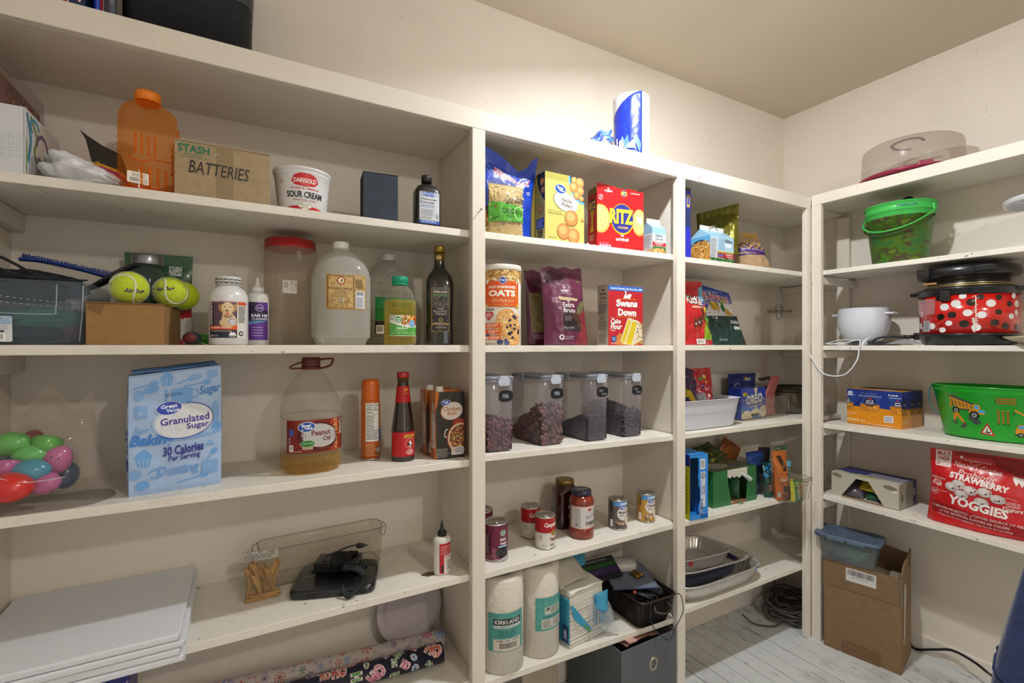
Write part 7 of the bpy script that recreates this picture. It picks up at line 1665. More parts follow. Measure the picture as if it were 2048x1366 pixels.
def f2(a):
 W = .068; a.rect(-W, 0, W, .096, 'a8c8dc'); a.rect(-W, 0, W, .012, '3a6a34'); a.specks(-W, 0, W, .014, 50, ['5c8a50', '2c5228', '7aa468'], .003, .006); a.rect(-W+.040, .014, W, .034, 'a8242c'); a.rect(-W+.040, .034, W, .04, 'b8b050'); a.rect(-W, .012, -W+.040, .085, 'c8ccd0'); a.lines(-W+.003, .014, -W+.037, .084, 12, '44485a')
 for k in range(2): a.ell(-.016+k*.015, .024, .006, .007, '4a6aa8')
 a.text('HASHBROWN', .020, .025, .060, .031, 'ecdcd8', .03); a.text('POTATOES', .028, .017, .060, .022, 'ecdcd8', .02); a.text('Idaho', .016, .074, .06, .090, '2e3a4c', .02, rot=-4); a.ell(.038, .064, .022, .009, 'd8e4ec'); a.lines(-.02, .044, .014, .090, 9, '6a98b8', .3); clampx(a, W)
def l2(a):
 a.rect(-.0475, 0, .0475, .096, '5aa0cc'); a.ell(.0, .030, .06, .055, '2c3c50', 8); a.ell(.0, .026, .056, .052, 'b07c3c', 8); a.specks(-.046, 0, .046, .078, 200, ['d8a85c', 'c08a3c', 'e8c484', '8a5424', 'c89850'], .0015, .0065, (.2, .45)); clampx(a, .0475)
xa = XY(1421, 1.2255); t = spud('hashbrown_carton', 'squat hash brown carton overhanging the shelf edge, two sides pictured', .136, .095, .096, .128, (xa+.068, 1.2265+.0475, zc(1.6)), 0, f2, l2, 'hash brown cartons')
MB().grid(lambda u, v: (-.02+.05*u, -.006+.014*v, .134+.014*sin(pi*u)+.004*N(u*5, v*5)), 10, 5).build('torn_flap', P('a8957c', .7), t, solidify=.001)
def masa():
 y = 1.345; x0, x1 = XY(1473, y), XY(1541, y)
 t = thing('flour_bag', 'slumped brown paper flour bag with a purple zigzag band', 'bag', ((x0+x1)/2-.005, y+.0, zc(1.9)), -22)
 Q = Pouch(t, .168, .178, .10, P('a98c68', .75, bump=.3, bscale=60), wr=.008, seed=90, crimp=.06, wt=.72, belly=.35, bend=lambda q: -.045*q**1.3)
 a = Art(1); a.poly([(-.08, .088), (.08, .070), (.08, .098), (-.08, .124)], '42206a'); a.rect(-.075, .071, .08, .077, '42206a')
 z = [(-.08+k*.0145, (.122-.0016*k if k % 2 else .108-.0016*k)) for k in range(12)]; a.stroke(z, .006, 'c89a20'); a.stroke([(p[0], p[1]+.011) for p in z], .005, '2c1c44'); a.poly([(-.02, .165), (.05, .15), (.055, .158), (.0, .172)], 'c89a20'); a.text('NET WT. 48 OZ (3 LB) 1.36 kg', -.050, .090, .060, .097, 'cfc4d8', .02, rot=-7); a.build('printed_band', t, Q.S, .006)
masa()
# ---- eye-level shelf
z2 = E+.0015
def kitkat():
 y = 1.285; t = thing('candy_bag', 'large red wafer bar candy bag leaning by the second post', 'bag', (1.525, y+.03, z2), -10)
 Q = Pouch(t, .235, .252, .115, P('b0141a', .25, coat=.4), wr=.012, seed=101, crimp=.06, wt=.80, belly=.4, bend=lambda q: -.030*q, flat=True)
 a = Art(1); a.poly([(.03, .02), (.108, .02), (.100, .09), (.062, .125), (.05, .09)], '7a9a24'); a.poly([(.055, .15), (.085, .158), (.082, .205), (.10, .235), (.068, .225), (.050, .185)], '5c9cb8'); a.poly([(.062, .125), (.085, .13), (.088, .15), (.062, .148)], 'd8c820'); a.ell(.078, .155, .010, .010, 'b03a68'); a.ell(.070, .168, .008, .010, '3a54b0'); a.poly([(.066, .105), (.09, .10), (.088, .122), (.064, .125)], '1c7a5c')
 a.poly([(.048, .11), (.060, .10), (.092, .055), (.088, .048), (.06, .075), (.042, .12), (.050, .16), (.062, .165)], '3c2218')
 a.text('KitKat', -.012, .156, .068, .192, '3c1410', .09, shear=.1, rot=-6); a.text('KitKat', -.012, .158, .068, .191, 'e8e0dc', .03, shear=.1, rot=-6); a.text('miniatures', .0, .144, .055, .153, 'e4c8a8', .03, shear=.2)
 for k in range(3): a.poly([(-.008+k*.016, .070+k*.006), (.004+k*.016, .066+k*.006), (.012+k*.016, .100+k*.007), (.000+k*.016, .104+k*.007)], '4c2a1c'); a.ell(.003+k*.016, .082+k*.006, .0045, .004, 'd8ccc0')
 a.poly([(-.002, .058), (.05, .072), (.052, .080), (.0, .066)], 'b0401c'); a.rect(.0, .004, .040, .024, 'cfcac8'); a.barcode(.002, .005, .038, .023, bg='cfcac8'); a.ring(.006, .040, .006, .007, .0008, 'd8a8a4'); a.rect(.03, .006, .108, .018, 'a01218') if False else None; a.build('printed_front', t, Q.S, .006)
kitkat()
def ruffles():
 y = 1.36; t = thing('chip_bag', 'jalapeno ranch ridged chip bag, blue and white top and dark green base', 'bag', (1.815, y+.03, z2), -16)
 Q = Pouch(t, .265, .236, .10, P('12332e', .25, coat=.4), wr=.012, seed=107, crimp=.05, wt=.72, belly=.4, bend=lambda q: -.05*q, topdz=lambda s: -.018*s)
 a = Art(2); a.poly([(-.125, .125), (-.11, .245), (.13, .245), (.12, .125)], 'cdc8ca'); a.poly([(-.125, .17), (-.125, .250), (.15, .250), (.15, .195), (.03, .180), (-.02, .190), (-.08, .125)], '1c3a86')
 a.poly([(-.15, 0), (-.15, .118)]+[(-.14+k*.012, .122-(k % 2)*.006+.01*sin(k*.4)) for k in range(24)]+[(.15, .115), (.15, 0)], '12332e')
 a.text('RUFFLES', -.055, .188, .080, .224, 'd8d0d4', .06, rot=-6); a.text('RUFFLES', -.055, .190, .080, .222, 'b02430', .03, rot=-6); a.rrect(-.035, .150, .006, .185, .004, '2a2a20'); a.rrect(-.033, .152, .004, .184, .003, 'd8b81c'); a.text('NEW', -.024, .173, -.006, .179, 'a8301c', .04); a.text('LOW', -.024, .165, -.006, .171, 'a8301c', .04); a.text('PRICE', -.026, .157, -.004, .163, 'a8301c', .04)
 a.ell(.024, .162, .010, .019, '1f5a2c', -16); a.ell(.022, .164, .004, .012, '3c8048', -16); a.poly([(.018, .130), (.040, .165), (.072, .125), (.05, .128)], 'b89430'); a.poly([(.022, .186), (.048, .180), (.052, .20), (.024, .198)], '9a9a34'); a.text('JALAPENO', .036, .088, .100, .106, 'd0d4d0', .05, rot=-5); a.text('RANCH', .052, .066, .098, .082, 'd0d4d0', .05, rot=-4); a.text('NEW! ON FOOD', -.03, .020, .005, .027, '9ab0ac', .02); a.build('printed_front', t, Q.S, .006)
ruffles()
def clipjar():
 t = thing('glass_jar', 'empty clip-top glass jar in the corner at eye level', 'jar', (2.235, 1.385, z2), 30); m = TR('d8d2c6', .07, .04, 'f4f1ea', .9)
 MB().solid([(.056, 0, 2.4), (.062, .006, 2.5), (.0625, .12, 2.5), (.060, .140, 2.2), (.052, .155, 2), (.050, .166, 2)], 64).build('jar', m, t); MB().solid([(.052, .168), (.056, .170), (.056, .178), (.050, .184), (0, .186)], 48).build('lid', TR('d8d2c6', .16, .04, 'f4f1ea', .9), t)
 MB().solid([(.055, .1655), (.056, .168)], 48).build('rubber_seal', P('a89a80', .6), t); b = MB(); w1 = P('5c564e', .35, .8)
 b.tube([(.054*cos(a_), .054*sin(a_), .160) for a_ in [2*pi*i/32 for i in range(32)]], .0014, 6, closed=True, sub=1); b.tube([(-.054, -.012, .160), (-.068, -.012, .172), (-.058, -.008, .188), (-.058, .008, .188), (-.068, .012, .172), (-.054, .012, .160)], .0013, 6, sub=5); b.tube([(.054, -.012, .160), (.064, -.014, .176), (.060, -.01, .19)], .0013, 6, sub=5); b.tube([(-.064, -.010, .165), (-.074, -.010, .135), (-.078, 0, .118), (-.074, .010, .135), (-.064, .010, .165)], .0013, 6, sub=5); b.build('wire_clip', w1, t)
clipjar()
# ---- third shelf
z3 = lambda x: zC(2, x)
def tub():
 x0, x1 = 1.392, 1.752; w_ = x1-x0; d = .232; h = .112; t = thing('plastic_tub', 'white plastic tub of candy bags beside the second post', 'tub', ((x0+x1)/2, 1.236+d/2, z3(1.5)), -.5)
 tub_shell(w_, d, h, .002, .88, 9, 110, rim=.007, rimh=.006).build('tub', P('c9ccd6', .35, coat=.2), t); sy = d/w_
 MB().lathe([(w_/2*.952, .058, 9), (w_/2*.958, .060, 9), (w_/2*.962, .062, 9)], 110, 1, sy).build('moulded_step', P('c9ccd6', .35), t)
 g = 'candy bags in the white tub'; zt = z3(1.5)+.02
 def cb(name, label, x, y, z, w2, h2, d2, col, rot, art=None, seed=1, **k):
  q = thing(name, label, 'bag', (x, y, z), rot=tuple(radians(r) for r in rot), group=g); Q = Pouch(q, w2, h2, d2, P(col, .25, coat=.4), wr=.012, seed=seed, flat=False, crimp=.06, freq=24, nu=32, nv=34, **k)
  if art: a = Art(seed); art(a); a.build('printed_front', q, Q.S, .007)
 def sour(a):
  a.ell(-.03, .10, .036, .042, '2a1c38'); a.ell(-.03, .10, .033, .038, '5c8428'); a.ring(-.03, .10, .033, .038, .003, 'c4cc9c')
  for k in range(5): a.stroke([(-.03, .10), (-.03+.03*cos(k*1.25), .10+.034*sin(k*1.25))], .0016, 'c4cc9c')
  a.poly([(-.05, .05), (-.02, .095), (.02, .11), (.06, .075), (.05, .045), (.01, .08)], 'c8a810'); a.poly([(-.08, .0), (-.02, .03), (.07, .015), (.07, -.0)], '5c2c9c'); a.poly([(-.07, .02), (-.04, .05), (-.02, .03)], '20a040'); a.text('X', -.05, .16, -.03, .175, 'c8ccd0', .05)
 cb('candy_bag', 'purple sour candy bag with a lime slice in the white tub', 1.500, 1.330, zt+.025, .19, .205, .05, '2c1440', (-14, 20, -8), sour, 3, wt=.6)
 cb('candy_bag', 'yellow candy bag with a red letter B behind the others', 1.545, 1.43, zt+.03, .13, .205, .04, 'a8941c', (-4, 4, -10), lambda a: (a.text('B', -.02, .14, .01, .175, 'a02c24', .08)), 5)
 def skit(a):
  for k, c in enumerate(('3a8a2c', 'c8601c', '4a2a7c', 'c02c4c', 'c8b01c')): u, v = ((-.012, .172), (.014, .156), (-.010, .140), (.016, .130), (.008, .180))[k]; a.ell(u, v, .0085, .0085, c); a.ell(u-.002, v+.002, .004, .004, 'd8c0b0')
  a.rect(-.050, .0, -.006, .115, 'b4b4bc'); a.lines(-.044, .02, -.012, .10, 9, '4a4a54'); a.text('ORIGINAL', .0, .075, .085, .090, 'd8cfc8', .04, rot=-78); a.rect(.044, .0, .052, .10, '2c86b0'); a.text('TAFFY', .018, .03, .060, .042, 'c89a20', .05, rot=-82)
 cb('candy_bag', 'bright red fruit candy bag standing upright at the right of the white tub', 1.662, 1.345, zt-.006, .115, .215, .06, 'a8121c', (-2, -2, -14), skit, 7, wt=.86, bend=lambda q: -.012*q)
 cb('candy_bag', 'dark red candy bag with its torn top sticking highest in the tub', 1.612, 1.405, zt+.02, .12, .235, .05, '7c1016', (-3, -22, 10), lambda a: (a.rect(-.05, .15, .045, .175, '6a1014'), a.lines(-.045, .17, .03, .205, 6, 'b09898')), 9, wt=.7)
 cb('candy_bag', 'dark maroon wrapper slumped between the purple and red bags', 1.592, 1.41, zt+.03, .08, .12, .03, '241018', (-20, 34, -12), None, 11)
 cb('candy_bag', 'small green and turquoise wrapper at the front rim of the tub', 1.418, 1.262, zt+.055, .10, .062, .03, '1c9a54', (-30, 4, 0), lambda a: a.specks(-.05, 0, .05, .06, 18, ['2ca8c0', 'c8b81c', '1c7a3c'], .004, .01), 13)
tub()
def oreo():
 xa, xb = 1.853, 2.038; w_, d, h = xb-xa, .060, .132; t = thing('cookie_box', 'blue box of white-dipped sandwich cookies in the clear acrylic bin', 'box', ((xa+xb)/2, 1.322+d/2, z3(1.9)+.0045), 3)
 MB().box(-w_/2, -d/2, 0, w_/2, d/2, h).build('box', P('1f3eac', .3, coat=.2), t, bev=.001); W = w_/2
 a = Art(1); a.rect(-W, 0, W, .03, '3f86cc'); a.rect(-W, .03, W, .055, '2f62c0'); a.rrect(-.080, .098, -.048, .114, .006, 'c8a818'); a.text('x6', -.064, .101, -.054, .110, '2a2a40', .04); a.poly([(.004, h), (.028, h), (.024, .108), (.008, .108)], 'cfc8a8'); a.rect(W-.008, 0, W, h, '4a50b0')
 a.text('OREO', -.060, .060, .070, .108, '5fa8dc', .14, rot=5); a.text('OREO', -.058, .062, .068, .106, '16245c', .09, rot=5); a.text('OREO', -.056, .064, .066, .104, 'e4e4e0', .04, rot=5); a.text('ENROBED WHITE', -.030, .050, .066, .058, 'c8c098', .02, rot=6)
 a.poly([(.010, .058), (.020, .058), (.022, .036), (.010, .036)], 'cfc4a4'); a.ell(-.052, .014, .040, .022, 'cfc4a4'); a.ell(.016, .024, .036, .018, 'cfc4a4'); a.ell(.010, .017, .030, .012, '2a2424'); a.ell(.010, .024, .028, .005, 'cfc4a4'); a.ell(.072, .026, .026, .026, 'cfc4a4'); a.ell(.072, .032, .018, .010, 'b8ac8c'); a.ell(-.082, .034, .008, .010, '4a8a4c'); clampx(a, W); a.build('printed_front', t, Sfront(d))
 t = thing('snack_pouch', 'dark blue cookie pouch standing behind the blue cookie box', 'bag', (2.055, 1.455, z3(1.9)), 0); Q = Pouch(t, .20, .190, .03, P('142868', .3, coat=.3), wr=.006, seed=5, wt=1.02); a = Art(1); a.ring(-.045, .13, .018, .014, .003, 'a8b8d8'); a.text('OREO', .01, .155, .06, .17, 'b8c4d8', .04); a.poly([(.0, .16), (.03, .175), (.05, .16)], 'b89a3c'); a.build('printed_front', t, Q.S, .008)
 x0, x1 = 1.822, 2.185; w2 = x1-x0; d = .13; h = .092; t = thing('fridge_bin', 'clear acrylic bin holding the blue cookie box and a pink pouch', 'bin', ((x0+x1)/2, 1.295+d/2, z3(2.0)), 3)
 tub_shell(w2, d, h, .0016, .96, 10, 80, rim=.002).build('bin', TR('c8c0b4', .05, .05, 'f2efe9', .8), t); sy = d/w2; MB().tube([((w2/2)*(abs(cos(a_))**10+abs(sin(a_))**10)**-.1*cos(a_), sy*(w2/2)*(abs(cos(a_))**10+abs(sin(a_))**10)**-.1*sin(a_), h+.0015) for a_ in [2*pi*i/80 for i in range(80)]], .0011, 5, closed=True, sub=1).build('rim', TR('a09688', .5, .05), t)
 MB().tube([(w2/2+.001, -d/2*.9, h), (w2/2*.965, -d/2*.9, .003)], .001, 5, sub=1).build('corner_edge', TR('d8d4cc', .6, .05), t)
 t = thing('snack_pouch', 'pink pouch with a folded-over top in the clear acrylic bin', 'bag', (2.112, 1.362, z3(2.0)+.005), 4); Q = Pouch(t, .088, .175, .035, P('a85a5a', .35, coat=.3), wr=.008, seed=8, wt=.9, bend=lambda q: .055*max(0, q-.5)**1.2*2, lean=lambda q: -.01*q); a = Art(1); a.ell(.024, .06, .010, .017, 'b8b4b0'); a.lines(-.01, .022, .02, .034, 2, 'd0b8b4'); a.poly([(.008, .10), (.026, .125), (.036, .104), (.022, .09)], '2a1c1c'); a.build('printed_front', t, Q.S, .007)
 t = thing('pressure_pot', 'small stainless pressure pot with a black lever lid in the corner', 'pot', (2.300, 1.398, z3(2.1)+.001), -40)
 MB().solid([(.078, 0), (.086, .006), (.088, .09), (.088, .104)], 56).build('pot', P('6e675c', .3, .85), t); MB().solid([(.091, .104), (.091, .112), (.07, .122), (.02, .126), (0, .126)], 56).build('lid', P('5c564c', .3, .85), t)
 MB().tube([(-.10, -.03, .118), (-.03, -.02, .128), (.06, 0, .128), (.098, .01, .118)], .009, 8, sub=4, flat=.6).build('handle', P('1c1a1a', .45), t); MB().tube([(-.075, -.03, .118), (-.070, -.03, .150), (-.082, -.03, .165), (-.110, -.035, .158), (-.130, -.04, .160)], lambda q: .011-.006*q, 8, sub=5).build('lever', P('18171a', .45), t)
 MB().tube([(-.090, -.035, .122), (-.086, -.04, .09)], .006, 8, sub=1).build('valve', P('18171a', .4), t)
oreo()
# ---- fourth shelf
z4 = lambda x: zC(3, x)
def welch():
 w_, d, h = .084, .13, .240; t = thing('fruit_snack_box', 'bright blue fruit snack box on end with its front punched open', 'box', (1.474, 1.213+d/2, z4(1.45)), -8); m = P('2a86d8', .3, coat=.2); k = P('8f7452', .8); q = .0012; W = w_/2
 for nm, b, mm in (('back_panel', (-W, d/2-q, 0, W, d/2, h), k), ('bottom_panel', (-W, -d/2, 0, W, d/2-q, q), m), ('top_panel', (-W, -d/2, h-q, W, d/2-q, h), m), ('side_panel', (W-q, -d/2, q, W, d/2-q, h-q), m), ('side_panel', (-W, -d/2, q, -W+q, d/2-q, h-q), k)): MB().box(*b).build(nm, mm, t)
 R = random.Random(3); pts = [(-.002+R.uniform(-.002, .002)+(.0 if z > .12 or z < .06 else .006), z) for z in [h-.012-.0125*i for i in range(17)]]
 MB().prism([(W, h-.002), (W, .003), (.006, .004)]+pts[::-1]+[(-W, h-.011), (-W, h-.002)], -d/2-.0014, -d/2-.0002, axis='y').build('front_panel', m, t); MB().box(-W, -d/2-.0014, .0005, W, -d/2-.0002, .018).build('front_strip', m, t)
 a = Art(4); a.rect(-W-.0, 0, -W+.0004, h, '1c2a80'); a.rrect(.008, .045, .030, .175, .001, 'c8ccd6'); a.barcode(.006, .185, .028, .222, True); a.ring(.0195, .160, .0080, .0100, .0022, '14181c', seg=20); a.lines(.0145, .153, .0245, .167, 2, '30343a')
 a.text("Welch's", -.019, .038, .041, .050, 'e8ecf4', .12, rot=90, shear=.1); a.text("Welch's", -.019, .038, .041, .050, '1a2454', .04, rot=90, shear=.1); a.text('Fruit', -.001, .104, .029, .112, '26388c', .02, rot=90); a.text('Snacks', .006, .1045, .040, .1125, '26388c', .02, rot=90)
 clampx(a, W); a.build('printed_front', t, lambda u, v, hh: (u, -d/2-.0015-hh, v)); a = Art(2); a.rect(-d/2, 0, d/2, h*.82, 'b8b818'); a.rect(-d/2, h*.82, d/2, h, '1c2a80'); a.lines(.02, .02, d/2-.005, h*.8, 20, '4c5818'); a.build('printed_side', t, Sleft(w_))
welch()
def greenbox():
 w_, d, h = .264, .15, .145; t = thing('snack_box', 'green cardboard snack box with a torn dispensing hole', 'box', (1.616+w_/2, 1.268+d/2, z4(1.75)), -1); m = P('216c38', .3, coat=.25); k = P('8a6a44', .8); q = .0014; W = w_/2
 for nm, b, mm in (('back_panel', (-W, d/2-q, 0, W, d/2, h), k), ('bottom_panel', (-W, -d/2, 0, W, d/2-q, q), k), ('side_panel', (W-q, -d/2, q, W, d/2-q, h-q), m), ('side_panel', (-W, -d/2, q, -W+q, d/2-q, h-q), m)): MB().box(*b).build(nm, mm, t)
 MB().box(-W, -d/2, h-q, W, d/2-q, h).build('top_panel', m, t)
 R = random.Random(5); hole = [(-.026-.022*(i/9)+R.uniform(-.0014, .0014)+.0, .008+.104*i/9) for i in range(10)]; hr = [(.068+.008*(i/9)+R.uniform(-.0014, .0014), .004+.106*i/9) for i in range(10)]
 MB().prism([(-W, 0), (-.026, 0)]+hole+[(-.048, h-.001), (-W, h-.001)], -d/2-.0016, -d/2, axis='y').build('front_panel', m, t); MB().prism([(W, 0), (W, h-.001), (.074, h-.001)]+hr[::-1]+[(.066, 0)], -d/2-.0016, -d/2, axis='y').build('front_panel', m, t)
 top = [(-.044+.0125*i, .112+R.uniform(-.006, .009)) for i in range(10)]; MB().prism([(-.048, h-.001), (-.048, .108)]+top+[(.075, .110), (.074, h-.001)], -d/2-.0015, -d/2, axis='y').build('torn_edge', P('c8c4b8', .7), t)
 MB().box(-.026, -d/2-.0015, 0, .066, -d/2, .010).build('torn_base', k, t)
 MB().grid(lambda u, v: (.034+.050*u, -d/2-.003-.016*sin(pi*v)*u, .118-.020*u-.016*v*u+.010*(1-v)), 10, 6).build('hanging_flap', P('c4cacc', .5), t, solidify=.001); MB().grid(lambda u, v: (.01+.030*u, -d/2-.004-.010*v, .003+.004*sin(pi*u)), 6, 4).build('torn_scrap', P('7a9a7c', .6), t, solidify=.001)
 a = Art(1); a.rect(-W+.002, -d/2+.003, W-.03, d/2-.004, '6b6a4c'); a.ell(-.03, -.01, .055, .035, 'b0a8a0'); a.text('FUN PACK', -.07, -.018, .0, -.004, '7a2430', .03); a.ell(.045, -.035, .030, .013, '28448c'); a.lines(.025, -.040, .065, -.030, 2, 'a8b8d0'); a.ell(-.095, .04, .03, .02, '6a2c28'); a.build('printed_top', t, Stop(h))
 t2 = thing('small_bottle', 'little bottle with a green lid inside the torn green box', 'bottle', (1.616+w_/2-.015, 1.268+d/2+.01, z4(1.75)+.030), rot=(0, radians(-6), 0)); MB().solid([(.017, 0), (.018, .003), (.018, .016), (.012, .020)], 24).build('lid', P('1c8a4c', .4), t2); MB().solid([(.011, .020), (.009, .055), (.006, .06)], 20).build('bottle', P('4a5450', .3), t2)
 t3 = thing('snack_packet', 'green snack packet standing inside the torn green box', 'packet', (1.616+w_/2+.058, 1.268+d/2-.025, z4(1.75)+.002), -70); Pouch(t3, .05, .10, .02, P('2c5a40', .35), wr=.005, seed=3, flat=False)
greenbox()
def overhang():
 w_, d, h = .135, .33, .098; cx, cy = 2.018, 1.312; z = z4(2.1); rz = 2
 t = thing('fridge_bin', 'clear acrylic bin of chocolate pouches overhanging the shelf by the corner post', 'bin', (cx, cy, z), rz)
 tub_shell(w_, d, h, .0016, .90, 9, 96, rim=.0015).build('bin', TR('cfc8bc', .05, .05, 'f2efe9', .8), t); sy = d/w_; b = MB()
 for zz, k in ((h+.0015, 1), (h*.72, .975), (.002, .90)): b.tube([((w_/2*k)*(abs(cos(a_))**9+abs(sin(a_))**9)**(-1/9)*cos(a_), sy*(w_/2*k)*(abs(cos(a_))**9+abs(sin(a_))**9)**(-1/9)*sin(a_), zz) for a_ in [2*pi*i/96 for i in range(96)]], .0009 if zz > .09 else .0006, 5, closed=True, sub=1)
 b.tube([(-.03, -d/2, h), (-.028, -d/2-.012, h-.003), (.028, -d/2-.012, h-.003), (.03, -d/2, h)], .0012, 6, sub=4); b.tube([(w_/2*.985, -d/2*.985, h), (w_/2*.9, -d/2*.9, .003)], .001, 5, sub=1); b.build('polished_edges', TR('6e665c', .6, .05), t)
 g = 'chocolate pouches in the overhanging clear bin'
 def pb(label, x, y, w2, h2, d2, col, rot, art=None, seed=1, z0=.004, **k):
  q = thing('chocolate_pouch', label, 'bag', (x, y, z+z0), rot=tuple(radians(r) for r in rot), group=g); Q = Pouch(q, w2, h2, d2, P(col, .35, coat=.2), wr=.007, seed=seed, flat=True, nu=26, nv=30, **k)
  if art: a = Art(seed); art(a); a.build('printed_front', q, Q.S, .006)
 def orange(a):
  a.poly([(-.018, .185), (.004, .185), (.018, .125), (.002, .120)], '2a1a14'); a.specks(-.012, .13, .012, .182, 16, ['6a4a2a', '8a7040'], .002, .004, mask=lambda u, v: abs(u+.008-(.185-v)*.25) < .008); a.text('chocolate', -.012, .106, .026, .113, '2a1410', .0); a.text('Dulces de leche', -.022, .082, .034, .096, 'dcd0b8', .02, shear=.2); a.lines(-.01, .074, .03, .079, 2, '5c2c14', .2)
  a.rect(-.014, .038, .014, .060, '2c1c18'); a.ell(.006, .020, .026, .020, '6a4030'); a.rect(-.032, .015, -.024, .035, '9a9a98')
 pb('orange chocolate pouch with a dark diagonal stripe, tallest in the bin', cx-.030, 1.215, .072, .205, .05, 'a8581c', (-2, -3, -16), orange, 3, wt=1.0, bend=lambda q: -.006*q)
 pb('floral green and blue pouch behind the orange one', cx+.012, 1.255, .060, .212, .03, '2c5c38', (-2, 3, -16), lambda a: a.specks(-.03, .05, .03, .205, 90, ['3a7a48', '7aa88c', 'b0a0a0', '1f4a34', '2c6aa0', 'c8b828'], .002, .006), 5)
 pb('deep blue pouch at the left side of the bin', cx-.042, 1.315, .085, .185, .04, '1c2c50', (-2, -6, -20), lambda a: (a.rect(-.04, .125, .04, .18, '26489a'), a.specks(-.04, .0, .04, .10, 60, ['1c3c38', '284c50', '182838'], .004, .008), a.poly([(.0, .0), (.03, .0), (.03, .04), (.01, .055)], '6a8a1c')), 7)
 pb('dark teal pouch with blue waves, next to the orange one', cx-.058, 1.262, .045, .150, .03, '17403c', (-2, -2, -14), lambda a: (a.specks(-.02, .09, .02, .145, 20, ['2c6ab0', 'a8bcc8', '1c8aa0'], .004, .008), a.specks(-.02, .03, .02, .07, 22, ['a86a4a', 'c8a888', '5c3424'], .003, .006)), 9)
 pb('small yellow and green pouch at the front corner of the bin', cx+.005, 1.178, .078, .085, .025, '1f6a38', (-4, 2, -6), lambda a: (a.poly([(-.04, 0), (-.026, 0), (-.018, .09), (-.04, .09)], 'b8b818'), a.ell(.018, .042, .016, .030, '8a6428', -10), a.text('GRANOLA', -.034, .034, .028, .044, 'c4c8c4', .02, rot=78), a.specks(-.04, .06, .04, .08, 14, ['c8b820', '3c8a3c'], .003, .006)), 11)
 pb('dark navy pouch at the back right of the bin', cx+.045, 1.36, .060, .185, .03, '16181f', (0, 4, -20), None, 13); pb('clear-edged green pouch with a light blue torn top', cx+.046, 1.262, .045, .150, .02, '3c5a48', (-4, 12, -16), lambda a: (a.rect(-.02, .12, .02, .145, '5fa0c0'), a.specks(-.02, .03, .02, .11, 30, ['8aa08c', 'b0a8b0', '2c6a3c'], .002, .005)), 15)
 pb('brown pouch lying at the far end of the bin floor', cx+.036, 1.195, .04, .07, .02, '4a2c24', (-3, 0, 10), None, 17)
 t = thing('snack_bag', 'orange and green foil bag lying behind the green box', 'bag', (1.915, 1.442, z4(1.9)+.10), rot=(radians(-10), radians(32), radians(-10))); Pouch(t, .12, .12, .03, P('8a4a14', .3, coat=.3), wr=.012, seed=19, flat=False)
 t = thing('snack_bag', 'dark yellow-green foil bag lying crumpled on top of the green box', 'bag', (1.775, 1.372, z4(1.75)+.150), rot=(radians(-62), radians(-12), radians(6))); Q = Pouch(t, .16, .10, .03, P('2c3a1a', .3, coat=.3), wr=.014, seed=23, flat=False); a = Art(2); a.specks(-.07, .01, .07, .09, 40, ['8a7a14', '1c5a24', '5a3a14', 'a89a20'], .005, .014, (.2, .5)); a.build('printed_front', t, Q.S, .008)
 t = thing('snack_bag_tip', 'green and yellow foil bag tip standing behind the green box', 'bag', (1.735, 1.440, z4(1.75)), 10); Q = Pouch(t, .10, .205, .03, P('2a4018', .3, coat=.3), wr=.01, seed=29, wt=.5, bend=lambda q: -.02*q); a = Art(2); a.specks(-.03, .13, .03, .20, 20, ['8a7a14', '1c5a24', 'a8641c'], .004, .01); a.build('printed_front', t, Q.S, .008); t.name = 'snack_bag'
overhang()
